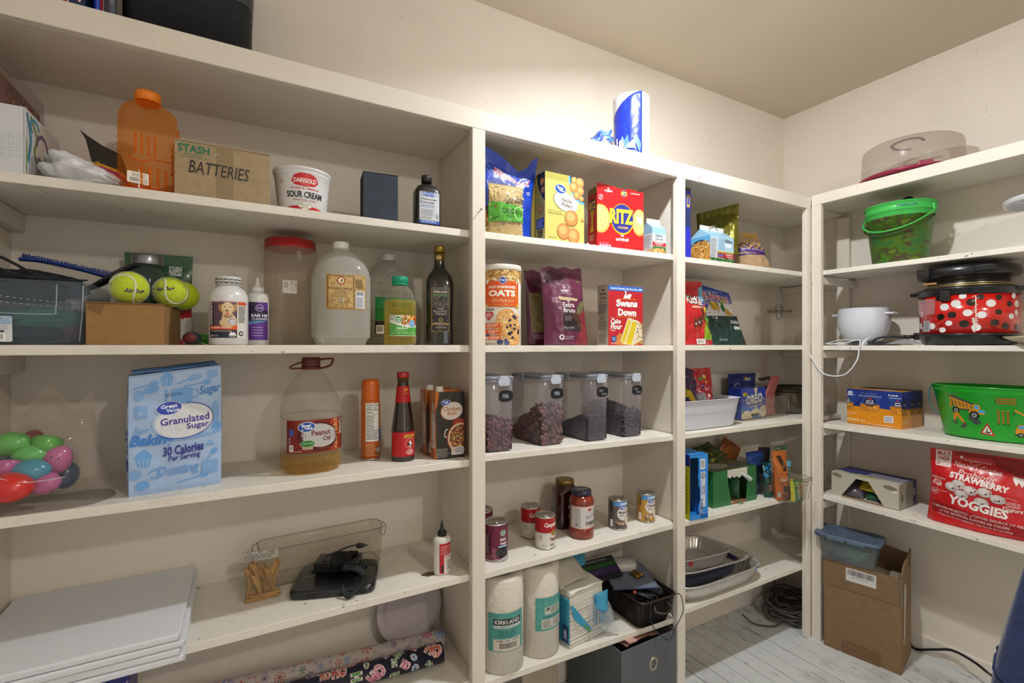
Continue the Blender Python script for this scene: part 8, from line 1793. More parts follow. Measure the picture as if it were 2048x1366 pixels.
# ---- bottom shelf: foil pans
def pans():
 zb = zC(4, 1.6)
 def pan(label, cx, cy, z, L, Wd, h, rz, mat, seed, tl=(0, 0), name='foil_pan', marks=None, rimw=.012, n=4.5):
  t = thing(name, label, 'pan', (cx, cy, z), rot=(radians(tl[0]), radians(tl[1]), radians(rz)), group='stacked foil pans'); sy = Wd/L
  wob = lambda a, zz: 1+(.011*sin(a*56) if .004 < zz < h-.004 else .0015*N(cos(a)*9, sin(a)*9, seed)*3)
  R1 = L/2-rimw; pr = [(R1*.86, 0), (R1*.89, .004), (R1*.95, h*.5), (R1, h-.003), (R1+rimw*.6, h-.001), (R1+rimw, h+.001), (R1+rimw, h+.004), (R1+rimw*.5, h+.005), (R1-.001, h), (R1*.945, h*.5), (R1*.885, .005), (R1*.85, .0015)]
  b = MB(); b.lathe(pr, 256, 1, sy, n, wob=wob); b.cap(R1*.86, 0, 128, 1, sy, n, 0, False)
  b.build('pan', mat, t, fix=False); MB().grid(lambda u, v: ((2*u-1)*R1*.80, (2*v-1)*R1*.80*sy, .0022+.0022*abs(N(u*3, v*3, seed))), 30, 20).build('creased_base', mat, t)
  for (an, c) in marks or ():
   x = R1*1.0*cos(radians(an)); y = R1*sy*sin(radians(an)); kk = (abs(cos(radians(an)))**n+abs(sin(radians(an)))**n)**(-1/n)
   MB().box(-.007, -.0012, -.020, .007, .0012, .004, T=Tr(x*kk*1.01, y*kk*1.03, h) @ Rz(an+90)).build('marker_stripe', P(c, .5), t)
  return t
 al = P('dedad4', .28, .65, bump=.3, bscale=90); al2 = P('d4d0cc', .25, .7, bump=.4, bscale=60)
 pan('largest foil roasting pan, at the bottom of the stack with blue marks', 1.640, 1.358, zb+.001, .500, .295, .062, 0, al, 1, marks=[(-42, '2a7ac0'), (-52, '2a7ac0')])
 pan('dark blue pan nested inside the largest foil pan', 1.612, 1.362, zb+.028, .385, .205, .048, -1, P('152046', .3, .3, coat=.2), 2, (0, 1))
 pan('foil tray turned over the blue pan in the middle of the stack', 1.632, 1.372, zb+.066, .455, .262, .024, -1, al2, 3, (-2, 2), rimw=.022)
 pan('smallest foil pan with red pen marks, on top of the stack', 1.590, 1.372, zb+.078, .345, .215, .050, -2, al, 4, (-2, 2), marks=[(-120, 'a02420'), (55, 'a02420')])
pans()
def coil():
 t = thing('cable_coil', 'tangled grey cable coil on the floor in the corner', 'cable', (2.26, 1.34, .0), 0); R = random.Random(8); b = MB(); pts = []
 for i in range(230):
  a_ = i*.40; r = .105+.035*sin(i*.11)+R.uniform(-.006, .006); tl = .6*sin(i*.045)
  pts.append((r*cos(a_)*1.05, r*sin(a_)*.78, max(.005, .045+.028*sin(a_+i*.03)+R.uniform(-.006, .008)+tl*.02)))
 b.tube(pts, .0042, 6, sub=3); b.tube([(-.10, -.03, .02), (-.17, -.02, .006), (-.24, .03, .012), (-.28, .06, .05)], .004, 6, sub=6); b.tube([(.02, .10, .03), (.05, .12, .14), (.02, .13, .22)], .004, 6, sub=6)
 b.build('cable', P('55524a', .6), t)
coil()
# ================================================================== RIGHT-HAND WALL
def rt(name, label, cat, x, y, z, rz=-90, group=None): return thing(name, label, cat, (x, y, z), rz, group)
def carrier():
 x = 2.335; y = YX(1822, x); z = E+.6485; t = rt('cake_carrier', 'round clear-domed cake carrier with a maroon base on the top board', 'cake carrier', x, y, z)
 m = P('8a1c3c', .4, coat=.2)
 MB().solid([(.128, 0), (.135, .003), (.140, .012)], 72).build('foot', m, t); b = MB().solid([(.140, .010), (.172, .014), (.176, .019), (.176, .024), (.172, .027), (.150, .026)], 80); b.build('base', m, t)
 MB().solid([(.160, .026), (.162, .030), (.160, .13), (.156, .142), (.146, .149), (.0, .152)], 80).build('dome', TR('c8bcb2', .26, .22, 'f0e8e2', .5), t)
 b = MB().tube([(.05, -.02, .153), (.04, -.045, .160), (0, -.055, .164), (-.045, -.045, .160), (-.055, 0, .158), (-.045, .04, .160), (-.02, .05, .156)], .0065, 8, sub=5, flat=.5); b.build('bail_handle', TR('7a5a70', .5, .2, 'a890a0'), t)
 for an in (35, 215): MB().box(-.022, -.006, .018, .022, .010, .036, T=Rz(an) @ Tr(0, -.172, 0)).build('latch', m, t, bev=.002)
carrier()
t = rt('baking_tray', 'grey metal tray propped on the top board at the right edge', 'tray', 2.33, .455, E+.6485); MB().box(-.13, -.003, 0, .12, .003, .20, T=Rx(-62)).build('tray', P('7d7a72', .4, .6), t, bev=.002)
def pail():
 x = 2.312; y = YX(1799, x); z = zR(0, y); t = rt('pail', 'camouflage pail with a bright green inner bucket and hanging handle', 'pail', x, y, z)
 r0, r1, h = .086, .107, .178
 def camo():
  m = bpy.data.materials.new('camouflage_print'); m.use_nodes = True; n = m.node_tree; b = n.nodes['Principled BSDF']; b.inputs['Roughness'].default_value = .35
  tc = n.nodes.new('ShaderNodeTexCoord'); mp = n.nodes.new('ShaderNodeMapping'); mp.inputs['Scale'].default_value = (1, 1, 2); n.links.new(tc.outputs['Object'], mp.inputs[0])
  tx = n.nodes.new('ShaderNodeTexNoise'); tx.inputs['Scale'].default_value = 17; tx.inputs['Detail'].default_value = 3; n.links.new(mp.outputs[0], tx.inputs['Vector'])
  cr = n.nodes.new('ShaderNodeValToRGB'); cr.color_ramp.interpolation = 'CONSTANT'; e = cr.color_ramp.elements; e[0].position = 0; e[0].color = lin('2c6a30'); e[1].position = .42; e[1].color = lin('4a6c14')
  for p, c in ((.50, '3c5a12'), (.56, '4a3a2a'), (.62, '5a7a1c')): q = e.new(p); q.color = lin(c)
  n.links.new(tx.outputs['Fac'], cr.inputs[0]); n.links.new(cr.outputs[0], b.inputs['Base Color']); return m
 MB().lathe([(0, .004), (r0-.004, .004), (r0, 0), (r0+.002, .004), (r1, h), (r1+.003, h+.001), (r1+.003, h+.004), (r1-.002, h+.004), (r0-.002, .006), (0, .006)], 64).build('camo_bucket', camo(), t)
 g = P('3fb850', .4, coat=.15); MB().lathe([(r1-.003, h-.004), (r1+.001, h+.004), (r1+.003, h+.024), (r1+.006, h+.025), (r1+.006, h+.028), (r1+.003, h+.029), (r1+.006, h+.052), (r1+.011, h+.054), (r1+.011, h+.057), (r1+.004, h+.057), (r1-.002, h+.0), (r0+.004, .06), (0, .058)], 64).build('inner_bucket', g, t)
 def bail(zp, drop, rr, mat, nm):
  MB().tube([((rr+.006)*cos(a_), -(rr+.006)*sin(a_)*.98, zp-drop*sin(a_)) for a_ in [pi*i/24 for i in range(25)]], .0045, 8, sub=1, flat=.55).build(nm, mat, t)
 bail(h+.030, .085, r1+.006, g, 'green_handle'); bail(h+.002, .070, r1+.001, P('2c4a14', .45), 'camo_handle')
 for s in (-1, 1): MB().box(-.012, -.004, h+.018, .012, .004, h+.045, T=Tr(s*(r1+.007), 0, 0) @ Rz(90)).build('handle_lug', g, t, bev=.002)
 a = Art(1); a.text('Hennah', .035, h+.034, .100, h+.047, '1c6a6c', .02); a.build('handwriting', t, Scyl(lambda v: r1+.0045), .006)
 t2 = rt('pail_scoop', 'dark spoon head poking out of the bright green bucket', 'scoop', x+.03, y-.015, z+h-.03, -90); MB().ball((0, 0, .108), .024, sc=(1, .25, .9)).tube([(0, 0, -.0), (0, 0, .09)], .005, 8, sub=1).build('scoop', P('1c1c22', .4), t2)
 t3 = rt('paper_scrap', 'crumpled white paper in the bright green bucket', 'paper', x-.02, y+.055, z+h+.005); MB().grid(lambda u, v: (.06*(u-.5), .045*(v-.5), .048+.014*abs(N(u*3, v*3))+.012*u*sin(3*v)), 16, 12).build('paper', P('c4c8cc', .6), t3, solidify=.001)
pail()
def stand():
 x, y = 2.325, YX(2013, 2.325)-.135; t = rt('cake_stand', 'white pedestal stand with ribbed underside at the right edge', 'stand', x, y, zR(0, y)); m = P('d0d2d8', .35, coat=.2)
 MB().solid([(.05, 0), (.055, .003), (.03, .012), (.014, .03), (.014, .145), (.022, .150)], 40).build('pedestal', m, t); MB().solid([(.022, .148), (.125, .150), (.137, .150), (.140, .153), (.140, .166), (.136, .169), (0, .168)], 80).build('plate', m, t)
 for k in range(20): MB().box(.03, -.0012, .144, .130, .0012, .150, T=Rz(k*18)).build('rib', m, t)
 MB().lathe([(.06, .146), (.063, .146), (.063, .150), (.06, .150)], 60).build('ring_rib', m, t)
stand()
def ricepot():
 x = 2.325; y = YX(1727, x); z = zR(1, y)+.0; t = rt('rice_cooker', 'small white electric pot with side handles and a dangling cord', 'cooker', x, y, z+.0005); m = P('cdd2da', .35, coat=.25)
 pr = catmull([Vector((a_, b_, 0)) for a_, b_ in [(.056, .018), (.066, .022), (.084, .050), (.093, .085), (.094, .115), (.092, .150), (.093, .156)]], 4); MB().solid([(p.x, p.y) for p in pr]+[(.089, .157), (.087, .150), (0, .148)], 72).build('body', m, t)
 for an in (60, 180, 300): MB().solid([(.008, 0), (.010, .002), (.008, .022)], 20, T=Rz(an) @ Tr(.055, 0, 0)).build('foot', P('b8bcc4', .4), t)
 for s in (-1, 1):
  MB().prism([(s*.088, -.026), (s*.118, -.020), (s*.124, 0), (s*.118, .020), (s*.088, .026)], .128, .136).build('handle', m, t, bev=.002)
 MB().tube([(.048, -.03, .030), (.052, -.075, .026), (.052, -.108, .014), (.050, -.128, -.004)], .006, 10, sub=5).build('cord_relief', m, t)
 MB().tube([(.052, -.095, .020), (-.045, -.090, .022), (-.088, -.085, .012), (-.10, -.10, .006), (-.075, -.115, .005), (-.02, -.105, .010), (.02, -.11, .020), (.045, -.125, .018), (.052, -.148, -.01), (.050, -.16, -.06), (.015, -.165, -.115), (-.035, -.165, -.130), (-.085, -.165, -.115), (-.122, -.165, -.06), (-.145, -.163, -.012), (-.142, -.150, .003), (-.11, -.105, .005), (-.06, -.04, .004), (.03, .05, .004)], .0030, 8, sub=8, flat=.7).build('cord', P('d0d4dc', .4), t)
ricepot()
def cooker():
 x = 2.335; y = YX(1935, x); z = zR(1, y)+.0005; t = rt('pressure_cooker', 'red electric pressure cooker with black rim, base and a spotted print', 'cooker', x, y, z); R_ = .136; bk = P('15161a', .3, coat=.3)
 MB().solid([(.118, 0), (.128, .004), (.139, .034), (.141, .038), (.137, .042)], 80).build('base', bk, t); MB().solid([(R_, .040), (R_, .182)], 96).build('body', P('c41812', .16, coat=.8), t)
 b = MB().solid([(R_+.002, .178), (R_+.005, .182), (R_+.006, .196), (R_+.010, .199), (R_+.010, .204), (R_-.006, .208), (.112, .208)], 96); b.build('rim', bk, t)
 MB().box(-.033, -R_-.010, .158, -.002, -R_+.01, .195).build('lid_bracket', bk, t, bev=.003)
 for s in (-1, 1): MB().prism([(s*.13, -.035), (s*.165, -.028), (s*.172, 0), (s*.165, .028), (s*.13, .035)], .190, .203).build('side_handle', bk, t, bev=.003)
 MB().box(-.155, -.03, .020, -.128, .03, .048).build('cord_socket', bk, t, bev=.004); MB().solid([(.112, .206), (.122, .209), (.124, .214), (.118, .217)], 72).build('inner_pot_rim', P('a89468', .3, .9), t)
 a = Art(14); R = random.Random(21); S = Scyl(R_+.0002); pts = []
 # plain scattered dots in black and white stand in for the character print
 for n_ in range(3000):
  r = R.choice([.0125, .010, .0135]); u, v = R.uniform(-.20, .20), R.uniform(.052, .172)
  if any((u-p[0])**2+(v-p[1])**2 < (r+p[2]+.0065)**2 for p in pts): continue
  if abs(u+.072) < .025 and v > .10 or abs(u+.085) < .02 and v < .1: continue
  pts.append((u, v, r)); c = '16120f' if len(pts) % 2 else 'd8d8d8'; a.ell(u, v, r, r*.95, c, keep=len(pts) > 1)
 a.L = 1; a.stroke([(.062, .172), (.063, .05)], .003, 'd8b8b4'); a.stroke([(.055, .095), (.060, .06), (.058, .045)], .006, 'c8c0b8')
 for k in range(16): a.stroke([(.058+R.uniform(-.008, .008), .05+k*.0078), (.064+R.uniform(-.004, .008), .055+k*.0078)], .0016, 'd8d0cc', keep=k > 0)
 a.rrect(-.106, .050, -.072, .090, .001, 'a4a4a8'); a.lines(-.103, .053, -.076, .087, 11, '3a3a40'); a.rect(-.115, .055, -.108, .068, 'b8b4b0'); a.build('printed_wrap', t, S, .006, rough=.2, coat=.6)
 MB().prism([(-.024, 0), (.024, 0), (.028, .056), (-.028, .056)], -.014, .006, axis='y', T=Rz(-31) @ Tr(0, -R_-.007, .112)).build('condensation_cup', TR('d8c0c8', .30, .12, 'f4ecee'), t, bev=.002)
 t2 = rt('cooker_lid', 'black pressure cooker lid resting upturned on the red cooker', 'lid', x, y, z+.2175); MB().solid([(.088, 0), (.110, .006), (.118, .022), (.136, .028), (.142, .036), (.141, .058), (.132, .066), (.10, .071), (0, .072)], 96).build('lid', bk, t2)
 MB().solid([(.085, -.0005), (.112, .0), (.114, .004), (.110, .006)], 80).build('steel_ring', P('b0a890', .25, .9), t2); b = MB().box(-.10, -.145, .030, -.062, -.11, .064); b.build('valve_notch', bk, t2, bev=.004); MB().box(.06, -.138, .036, .11, -.10, .058).build('handle_notch', bk, t2, bev=.004)
 MB().box(-.088, -.118, .006, -.05, -.110, .012).build('warning_label', P('b87a4c', .5), t2)
 t3 = rt('cable', 'black coiled power cord beside the red cooker', 'cable', x, y, z); MB().tube([(-.158, -.012, .032), (-.175, -.045, .030), (-.205, -.075, .034), (-.245, -.085, .030), (-.268, -.09, .014), (-.255, -.10, .0055), (-.21, -.105, .0055), (-.19, -.085, .0055), (-.22, -.06, .0055), (-.26, -.05, .010)], .0042, 8, sub=7).build('cord', P('1c1d22', .45), t3); MB().tube([(-.140, -.012, .034), (-.175, -.045, .032)], .0075, 10, sub=1).build('plug_grip', P('17181c', .45), t3)
 t4 = rt('accessory_bag', 'small clear bag of brass fittings next to the red cooker base', 'bag', x-.105, y+.155, z); MB().grid(lambda u, v: (-.05+.11*u, -.03+.05*v, .004+.017*sin(pi*u)*sin(pi*v)*(1+.5*N(u*6, v*6))), 16, 12).build('clear_film', TR('c8c8cc', .35, .08, 'f0f0f0', bump=.5), t4, solidify=.0004); MB().ball((-.02, -.01, .008), .008, sc=(1.6, 1, .7)).build('dark_fitting', P('1a1c20', .4), t4); MB().tube([(.01, -.01, .006), (.035, -.012, .007)], .005, 8, sub=1).build('brass_fitting', P('a8842c', .35, .8), t4)
 t5 = rt('cream_plate', 'edge of a cream plate standing at the right end of the eye-level shelf', 'plate', 2.235, YX(2008, 2.235)-.105, z); MB().solid([(.055, 0), (.06, .003), (.100, .022), (.105, .026), (.104, .0275), (.098, .0245), (.058, .005), (0, .004)], 64).build('plate', P('c8c0a4', .35, coat=.2), t5)
cooker()
def mac():
 y0, y1 = .914, 1.116; w_ = y1-y0; d, h = .165, .148; x = 2.292; z = zR(2, 1.0); t = rt('macaroni_box', 'blue and orange eight-pack box of macaroni cups', 'box', x+d/2, (y0+y1)/2, z, -92)
 MB().box(-w_/2, -d/2, 0, w_/2, d/2, h).build('box', P('d88a14', .3, coat=.2), t, bev=.001); W = w_/2
 def art(a, W, k):
  a.rect(-W, .075, W, h, '1c3486'); a.poly([(-W, h*.42), (-W, .078), (W, .062), (W, h*.42)], 'd88a14'); a.poly([(-W, .08), (-W, .084), (W, .092), (W, .072)], '1c3486')
  if k:
   for cx, s in ((-.012, 1), (-.100, .72), (.088, .72)):
    a.poly([(cx-.040*s, .122), (cx+.040*s, .122), (cx+.034*s, .066), (cx+.026*s, .058), (cx-.026*s, .058), (cx-.034*s, .066)], '23408c'); a.poly([(cx-.037*s, .088), (cx+.037*s, .088), (cx+.033*s, .066), (cx+.026*s, .058), (cx-.026*s, .058), (cx-.033*s, .066)], 'c07a1c'); a.rect(cx-.043*s, .120, cx+.043*s, .124, '8a98b8'); a.ell(cx, .098, .022*s, .019*s, '16204c'); a.text('mac &', cx-.014*s, .100, cx+.014*s, .106, 'd8dce8', .04); a.text('cheese', cx-.016*s, .091, cx+.016*s, .098, 'd8dce8', .04); a.ell(cx, .111, .008*s, .0035*s, 'b03a44'); a.ring(cx, .090, .010*s, .005*s, .0018, 'c89020', a0=200, a1=340)
    a.specks(cx, .062, cx+.03*s, .080, 20, ['e0a848', 'c88828', 'f0c878'], .002, .004)
   a.text('8 pack', .055, .128, .092, .136, 'dce0ec', .05); a.lines(-.045, .131, .035, .134, 1, 'a8b0d0'); a.rrect(-.096, .120, -.078, .138, .002, 'c8d0e4'); a.text('ONE', -.094, .125, -.080, .131, '1c3486', .04); a.text('original', -.098, .040, -.064, .050, 'f0d8a8', .0); a.text('flavor', -.098, .033, -.086, .037, 'f0d8a8', .0)
   for q in range(4): a.rrect(-.098+q*.012, .012, -.089+q*.012, .022, .002, 'e8c888')
   a.lines(-.048, .010, -.025, .020, 2, 'f0e0c0'); a.rrect(.040, .020, .074, .048, .002, 'd4d2ce'); a.lines(.044, .024, .070, .044, 3, '4a50a0'); a.lines(-.02, .004, .085, .009, 1, 'f0e0c0')
  else:
   for cx in (-.06, .0, .058):
    a.poly([(cx-.024, .118), (cx+.024, .118), (cx+.020, .052), (cx-.020, .052)], '182c60'); a.poly([(cx-.022, .082), (cx+.022, .082), (cx+.020, .052), (cx-.020, .052)], '9a6a1c'); a.ell(cx, .095, .015, .014, '10183c'); a.lines(cx-.010, .090, cx+.010, .101, 2, 'b0b8cc'); a.rect(cx-.026, .078, cx+.026, .081, '2a2a2c')
   a.text('original', -.075, .020, -.035, .032, 'e8d0a0', .02); a.lines(-.02, .008, .07, .014, 1, 'e8d0a0')
  clampx(a, W)
 a = Art(1); art(a, W, True); a.build('printed_front', t, Sfront(d)); a = Art(2); art(a, d/2, False); a.build('printed_side', t, Sright(w_)); a = Art(3); a.rect(-W, -d/2, W, d/2, 'c88418'); a.poly([(-W, -.02), (W, .0), (W, d/2), (-W, d/2)], '2a2c50'); a.rrect(.0, -.06, .06, -.03, .002, 'c8c4b8'); a.build('printed_top', t, Stop(h))
mac()
def buildpail():
 x, y = 2.338, .665; z = zR(2, y)+.002; t = rt('oval_tub', 'bright green oval tub printed with construction vehicles', 'tub', x, y, z); L0, L1, h = .132, .168, .185; sy = .62
 Rv = lambda v: L0+(L1-L0)*v/h
 MB().lathe([(0, .003), (L0-.004, .003), (L0, 0), (L0+.001, .004), (Rv(.16), .160), (Rv(.16)+.003, .162), (Rv(.17)+.002, .168), (L1, h-.006), (L1+.005, h-.004), (L1+.006, h-.001), (L1+.003, h), (L1-.002, h-.002), (L0-.002, .006), (0, .006)], 96, 1, sy).build('tub', P('0c9a1c', .3, coat=.4), t)
 MB().tube([(-L1-.003, .0, h-.004), (-L1-.012, -.004, h-.03), (-L1-.006, -.014, h-.075), (-L1+.012, -.024, h-.105), (-L1+.03, -.034, h-.115)], .003, 8, sub=6, flat=.6).build('handle', P('1c7a84', .4), t)
 t9 = rt('blue_card', 'blue card lying inside the green oval tub', 'card', x+.02, y+.01, z+.12); MB().box(-.03, -.04, 0, .05, .03, .0015, T=Rx(-30)).build('card', P('3c6aa0', .5), t9)
 a = Art(2); Y, D, K, B = 'c8881c', '4a4a44', '22241f', '4a9ad0'
 def wheel(cx, cy, r): a.ell(cx, cy, r, r, K); a.ell(cx, cy, r*.55, r*.55, '8a9090'); a.ell(cx, cy, r*.2, r*.2, K)
 def o(u, v): return (u-.065, v)
 X = -.045
 a.poly([(X-.060, .142), (X-.052, .146), (X+.020, .118), (X+.012, .100), (X-.036, .104), (X-.052, .130)], Y); a.poly([(X-.060, .148), (X-.044, .150), (X+.022, .124), (X+.030, .122), (X+.030, .116), (X-.05, .142)], D)
 for k in range(6): a.stroke([(X-.050+k*.012, .138-k*.004), (X-.044+k*.012, .112-k*.001)], .0035, D, keep=k > 0)
 a.poly([(X+.006, .100), (X+.020, .106), (X+.052, .104), (X+.052, .088), (X+.004, .090)], Y); a.poly([(X+.018, .106), (X+.022, .124), (X+.040, .120), (X+.042, .104)], Y); a.poly([(X+.022, .108), (X+.025, .120), (X+.036, .118), (X+.037, .106)], B); a.rect(X+.034, .094, X+.054, .104, B); a.rect(X-.035, .098, X+.01, .104, D)
 wheel(X-.036, .096, .013); wheel(X+.022, .084, .015)
 for v in (.146, .138, .130):
  a.rect(.038, v, .092, v+.005, K)
  for k in range(11): a.poly([(.040+k*.0047, v), (.0424+k*.0047, v), (.0444+k*.0047, v+.005), (.042+k*.0047, v+.005)], Y, keep=k > 0)
 for u in (.042, .054, .066):
  a.rect(u, .060, u+.006, .108, K)
  for k in range(8): a.poly([(u, .062+k*.006), (u+.006, .065+k*.006), (u+.006, .068+k*.006), (u, .065+k*.006)], Y, keep=k > 0)
 a.poly([(-.040, .080), (-.020, .072), (-.016, .062), (-.030, .060), (-.042, .070)], D); a.poly([(-.030, .068), (-.010, .070), (-.002, .058), (-.018, .050), (-.028, .056)], '3e4448')
 a.poly([(-.090, .085), (-.075, .090), (-.048, .050), (-.052, .044), (-.076, .074), (-.09, .05)], Y); a.poly([(-.054, .056), (-.046, .046), (-.052, .034), (-.070, .036), (-.060, .048)], D); wheel(-.086, .052, .007)
 a.poly([(-.008, .022), (.034, .016), (.014, .062)], 'b02a24'); a.poly([(-.001, .026), (.027, .022), (.013, .052)], 'dcdcd4'); a.poly([(.002, .027), (.023, .0245), (.018, .032), (.010, .029)], K); a.stroke([(.010, .028), (.012, .038), (.016, .036)], .003, K); a.ell(.013, .042, .002, .002, K)
 a.poly([(.085, .030), (.086, .048), (.095, .064), (.110, .064), (.112, .046), (.150, .046), (.150, .028)], Y); a.poly([(.091, .050), (.096, .061), (.106, .061), (.107, .050)], B); a.stroke([(.086, .112), (.104, .100), (.135, .072)], .006, Y); a.ring(.084, .100, .003, .004, .0015, D); a.rect(.084, .026, .15, .032, D); wheel(.098, .028, .008); wheel(.132, .028, .008)
 a.rect(.115, .118, .15, .145, D); a.rect(.115, .100, .15, .118, Y); wheel(.122, .100, .007); a.poly([(-.100, .10), (-.092, .115), (-.094, .13), (-.10, .135)], Y)
 def S(u, v, hh):
  r = Rv(v); s = u/r*1.08; an = radians(-90)+math.asin(max(-.98, min(.98, s*.82)))*1.02; return ((r+hh)*cos(an), (r+hh)*sin(an)*sy-.0, v)
 a.build('printed_vehicles', t, S, .005, h0=.0008)
buildpail()
def whitebox2():
 y0, y1 = .906, 1.151; w_ = y1-y0; d, h = .15, .100; z = zR(3, 1.03); t = rt('snack_carton', 'long off-white carton with a torn triangular opening and purple top', 'box', 2.236+d/2, (y0+y1)/2, z, -89); m = P('b5afa2', .6); q = .0014; W = w_/2
 for nm, b in (('back_panel', (-W, d/2-q, 0, W, d/2, h)), ('bottom_panel', (-W, -d/2, 0, W, d/2-q, q)), ('side_panel', (W-q, -d/2, q, W, d/2-q, h-q)), ('side_panel', (-W, -d/2, q, -W+q, d/2-q, h-q)), ('top_panel', (-W, -d/2, h-q, W, d/2-q, h))): MB().box(*b).build(nm, m, t)
 Lp = [(-W+.042+.0052*i+(.0018 if i % 2 else 0), .010+.0078*i) for i in range(11)]; Rp = [(W-.052-.0052*i-(.0018 if i % 2 else 0), .004+.0082*i) for i in range(11)]
 MB().prism([(-W, 0), (-W+.04, 0)]+Lp+[Rp[-1]]+[(Rp[-1][0], h-.001), (-W, h-.001)], -d/2-.0015, -d/2, axis='y').build('front_panel', m, t); MB().prism([(W, 0), (W, h-.001), Rp[-1][:1]+(h-.001,)]+Rp[::-1]+[(W-.05, 0)], -d/2-.0015, -d/2, axis='y').build('front_panel', m, t); MB().box(-W+.04, -d/2-.0015, 0, W-.05, -d/2, .006).build('torn_base', P('8a7050', .8), t)
 S9 = lambda u, v, hh: (u, -d/2-.0016-hh, min(v, h-.001))
 for e in ((-W+.022, .088, .020, .008, '7d7058', -8), (W-.030, .080, .024, .009, '7d7058', -6), (W-.014, .068, .008, .004, 'd8d8dc')): a = Art(2); a.ell(*e); clampx(a, W); a.build('glue_patch', t, S9)
 a = Art(3); a.rect(-W, -.030, W, d/2, '2c2a72'); a.rect(-.01, -.04, W-.004, .03, '8a8c98'); a.lines(.0, -.035, W-.01, .025, 8, '5a5c70'); a.rect(-.03, -.06, .04, -.045, 'a89a2c'); a.text('SNACK', -.085, -.05, -.035, -.03, '3c6a34', .05); a.rect(-W, -d/2, -.09, -.035, 'b5afa2'); a.build('printed_top', t, Stop(h)); a = Art(3); a.rect(-d/2, 0, d/2, h, '9a9486'); a.rect(.045, 0, d/2, h, '2c2a72'); a.text('OREO', -.066, .035, -.036, .05, '22241f', .06, rot=90); a.lines(-.02, .02, .015, .085, 10, '6a655c'); a.rect(.05, .04, .064, .07, 'b0b0b8'); a.build('printed_side', t, Sright(w_))
 for k, (u, c, lab, rz) in enumerate(((-.045, '4a4450', 'purple-grey snack packet inside the torn carton', 14), (.0, 'a8901c', 'yellow snack packet near the top of the torn opening', -8), (.03, '1c5a3c', 'green snack packet inside the torn carton at the right', 20), (-.02, 'a8a8ac', 'silver snack packet at the bottom of the torn opening', -28), (-.075, '1c6a48', 'green snack packet at the left end inside the carton', 12))):
  q_ = thing('snack_packet', lab, 'packet', (2.252+.014*k, (y0+y1)/2-u, z+.004+(.035 if k == 1 else .0)), rot=(radians(-35), 0, radians(-90+rz)), group='snack packets in the torn carton'); Pouch(q_, .07, .072, .018, P(c, .3, coat=.3), wr=.006, seed=k+3, flat=False, nu=18, nv=18)
whitebox2()
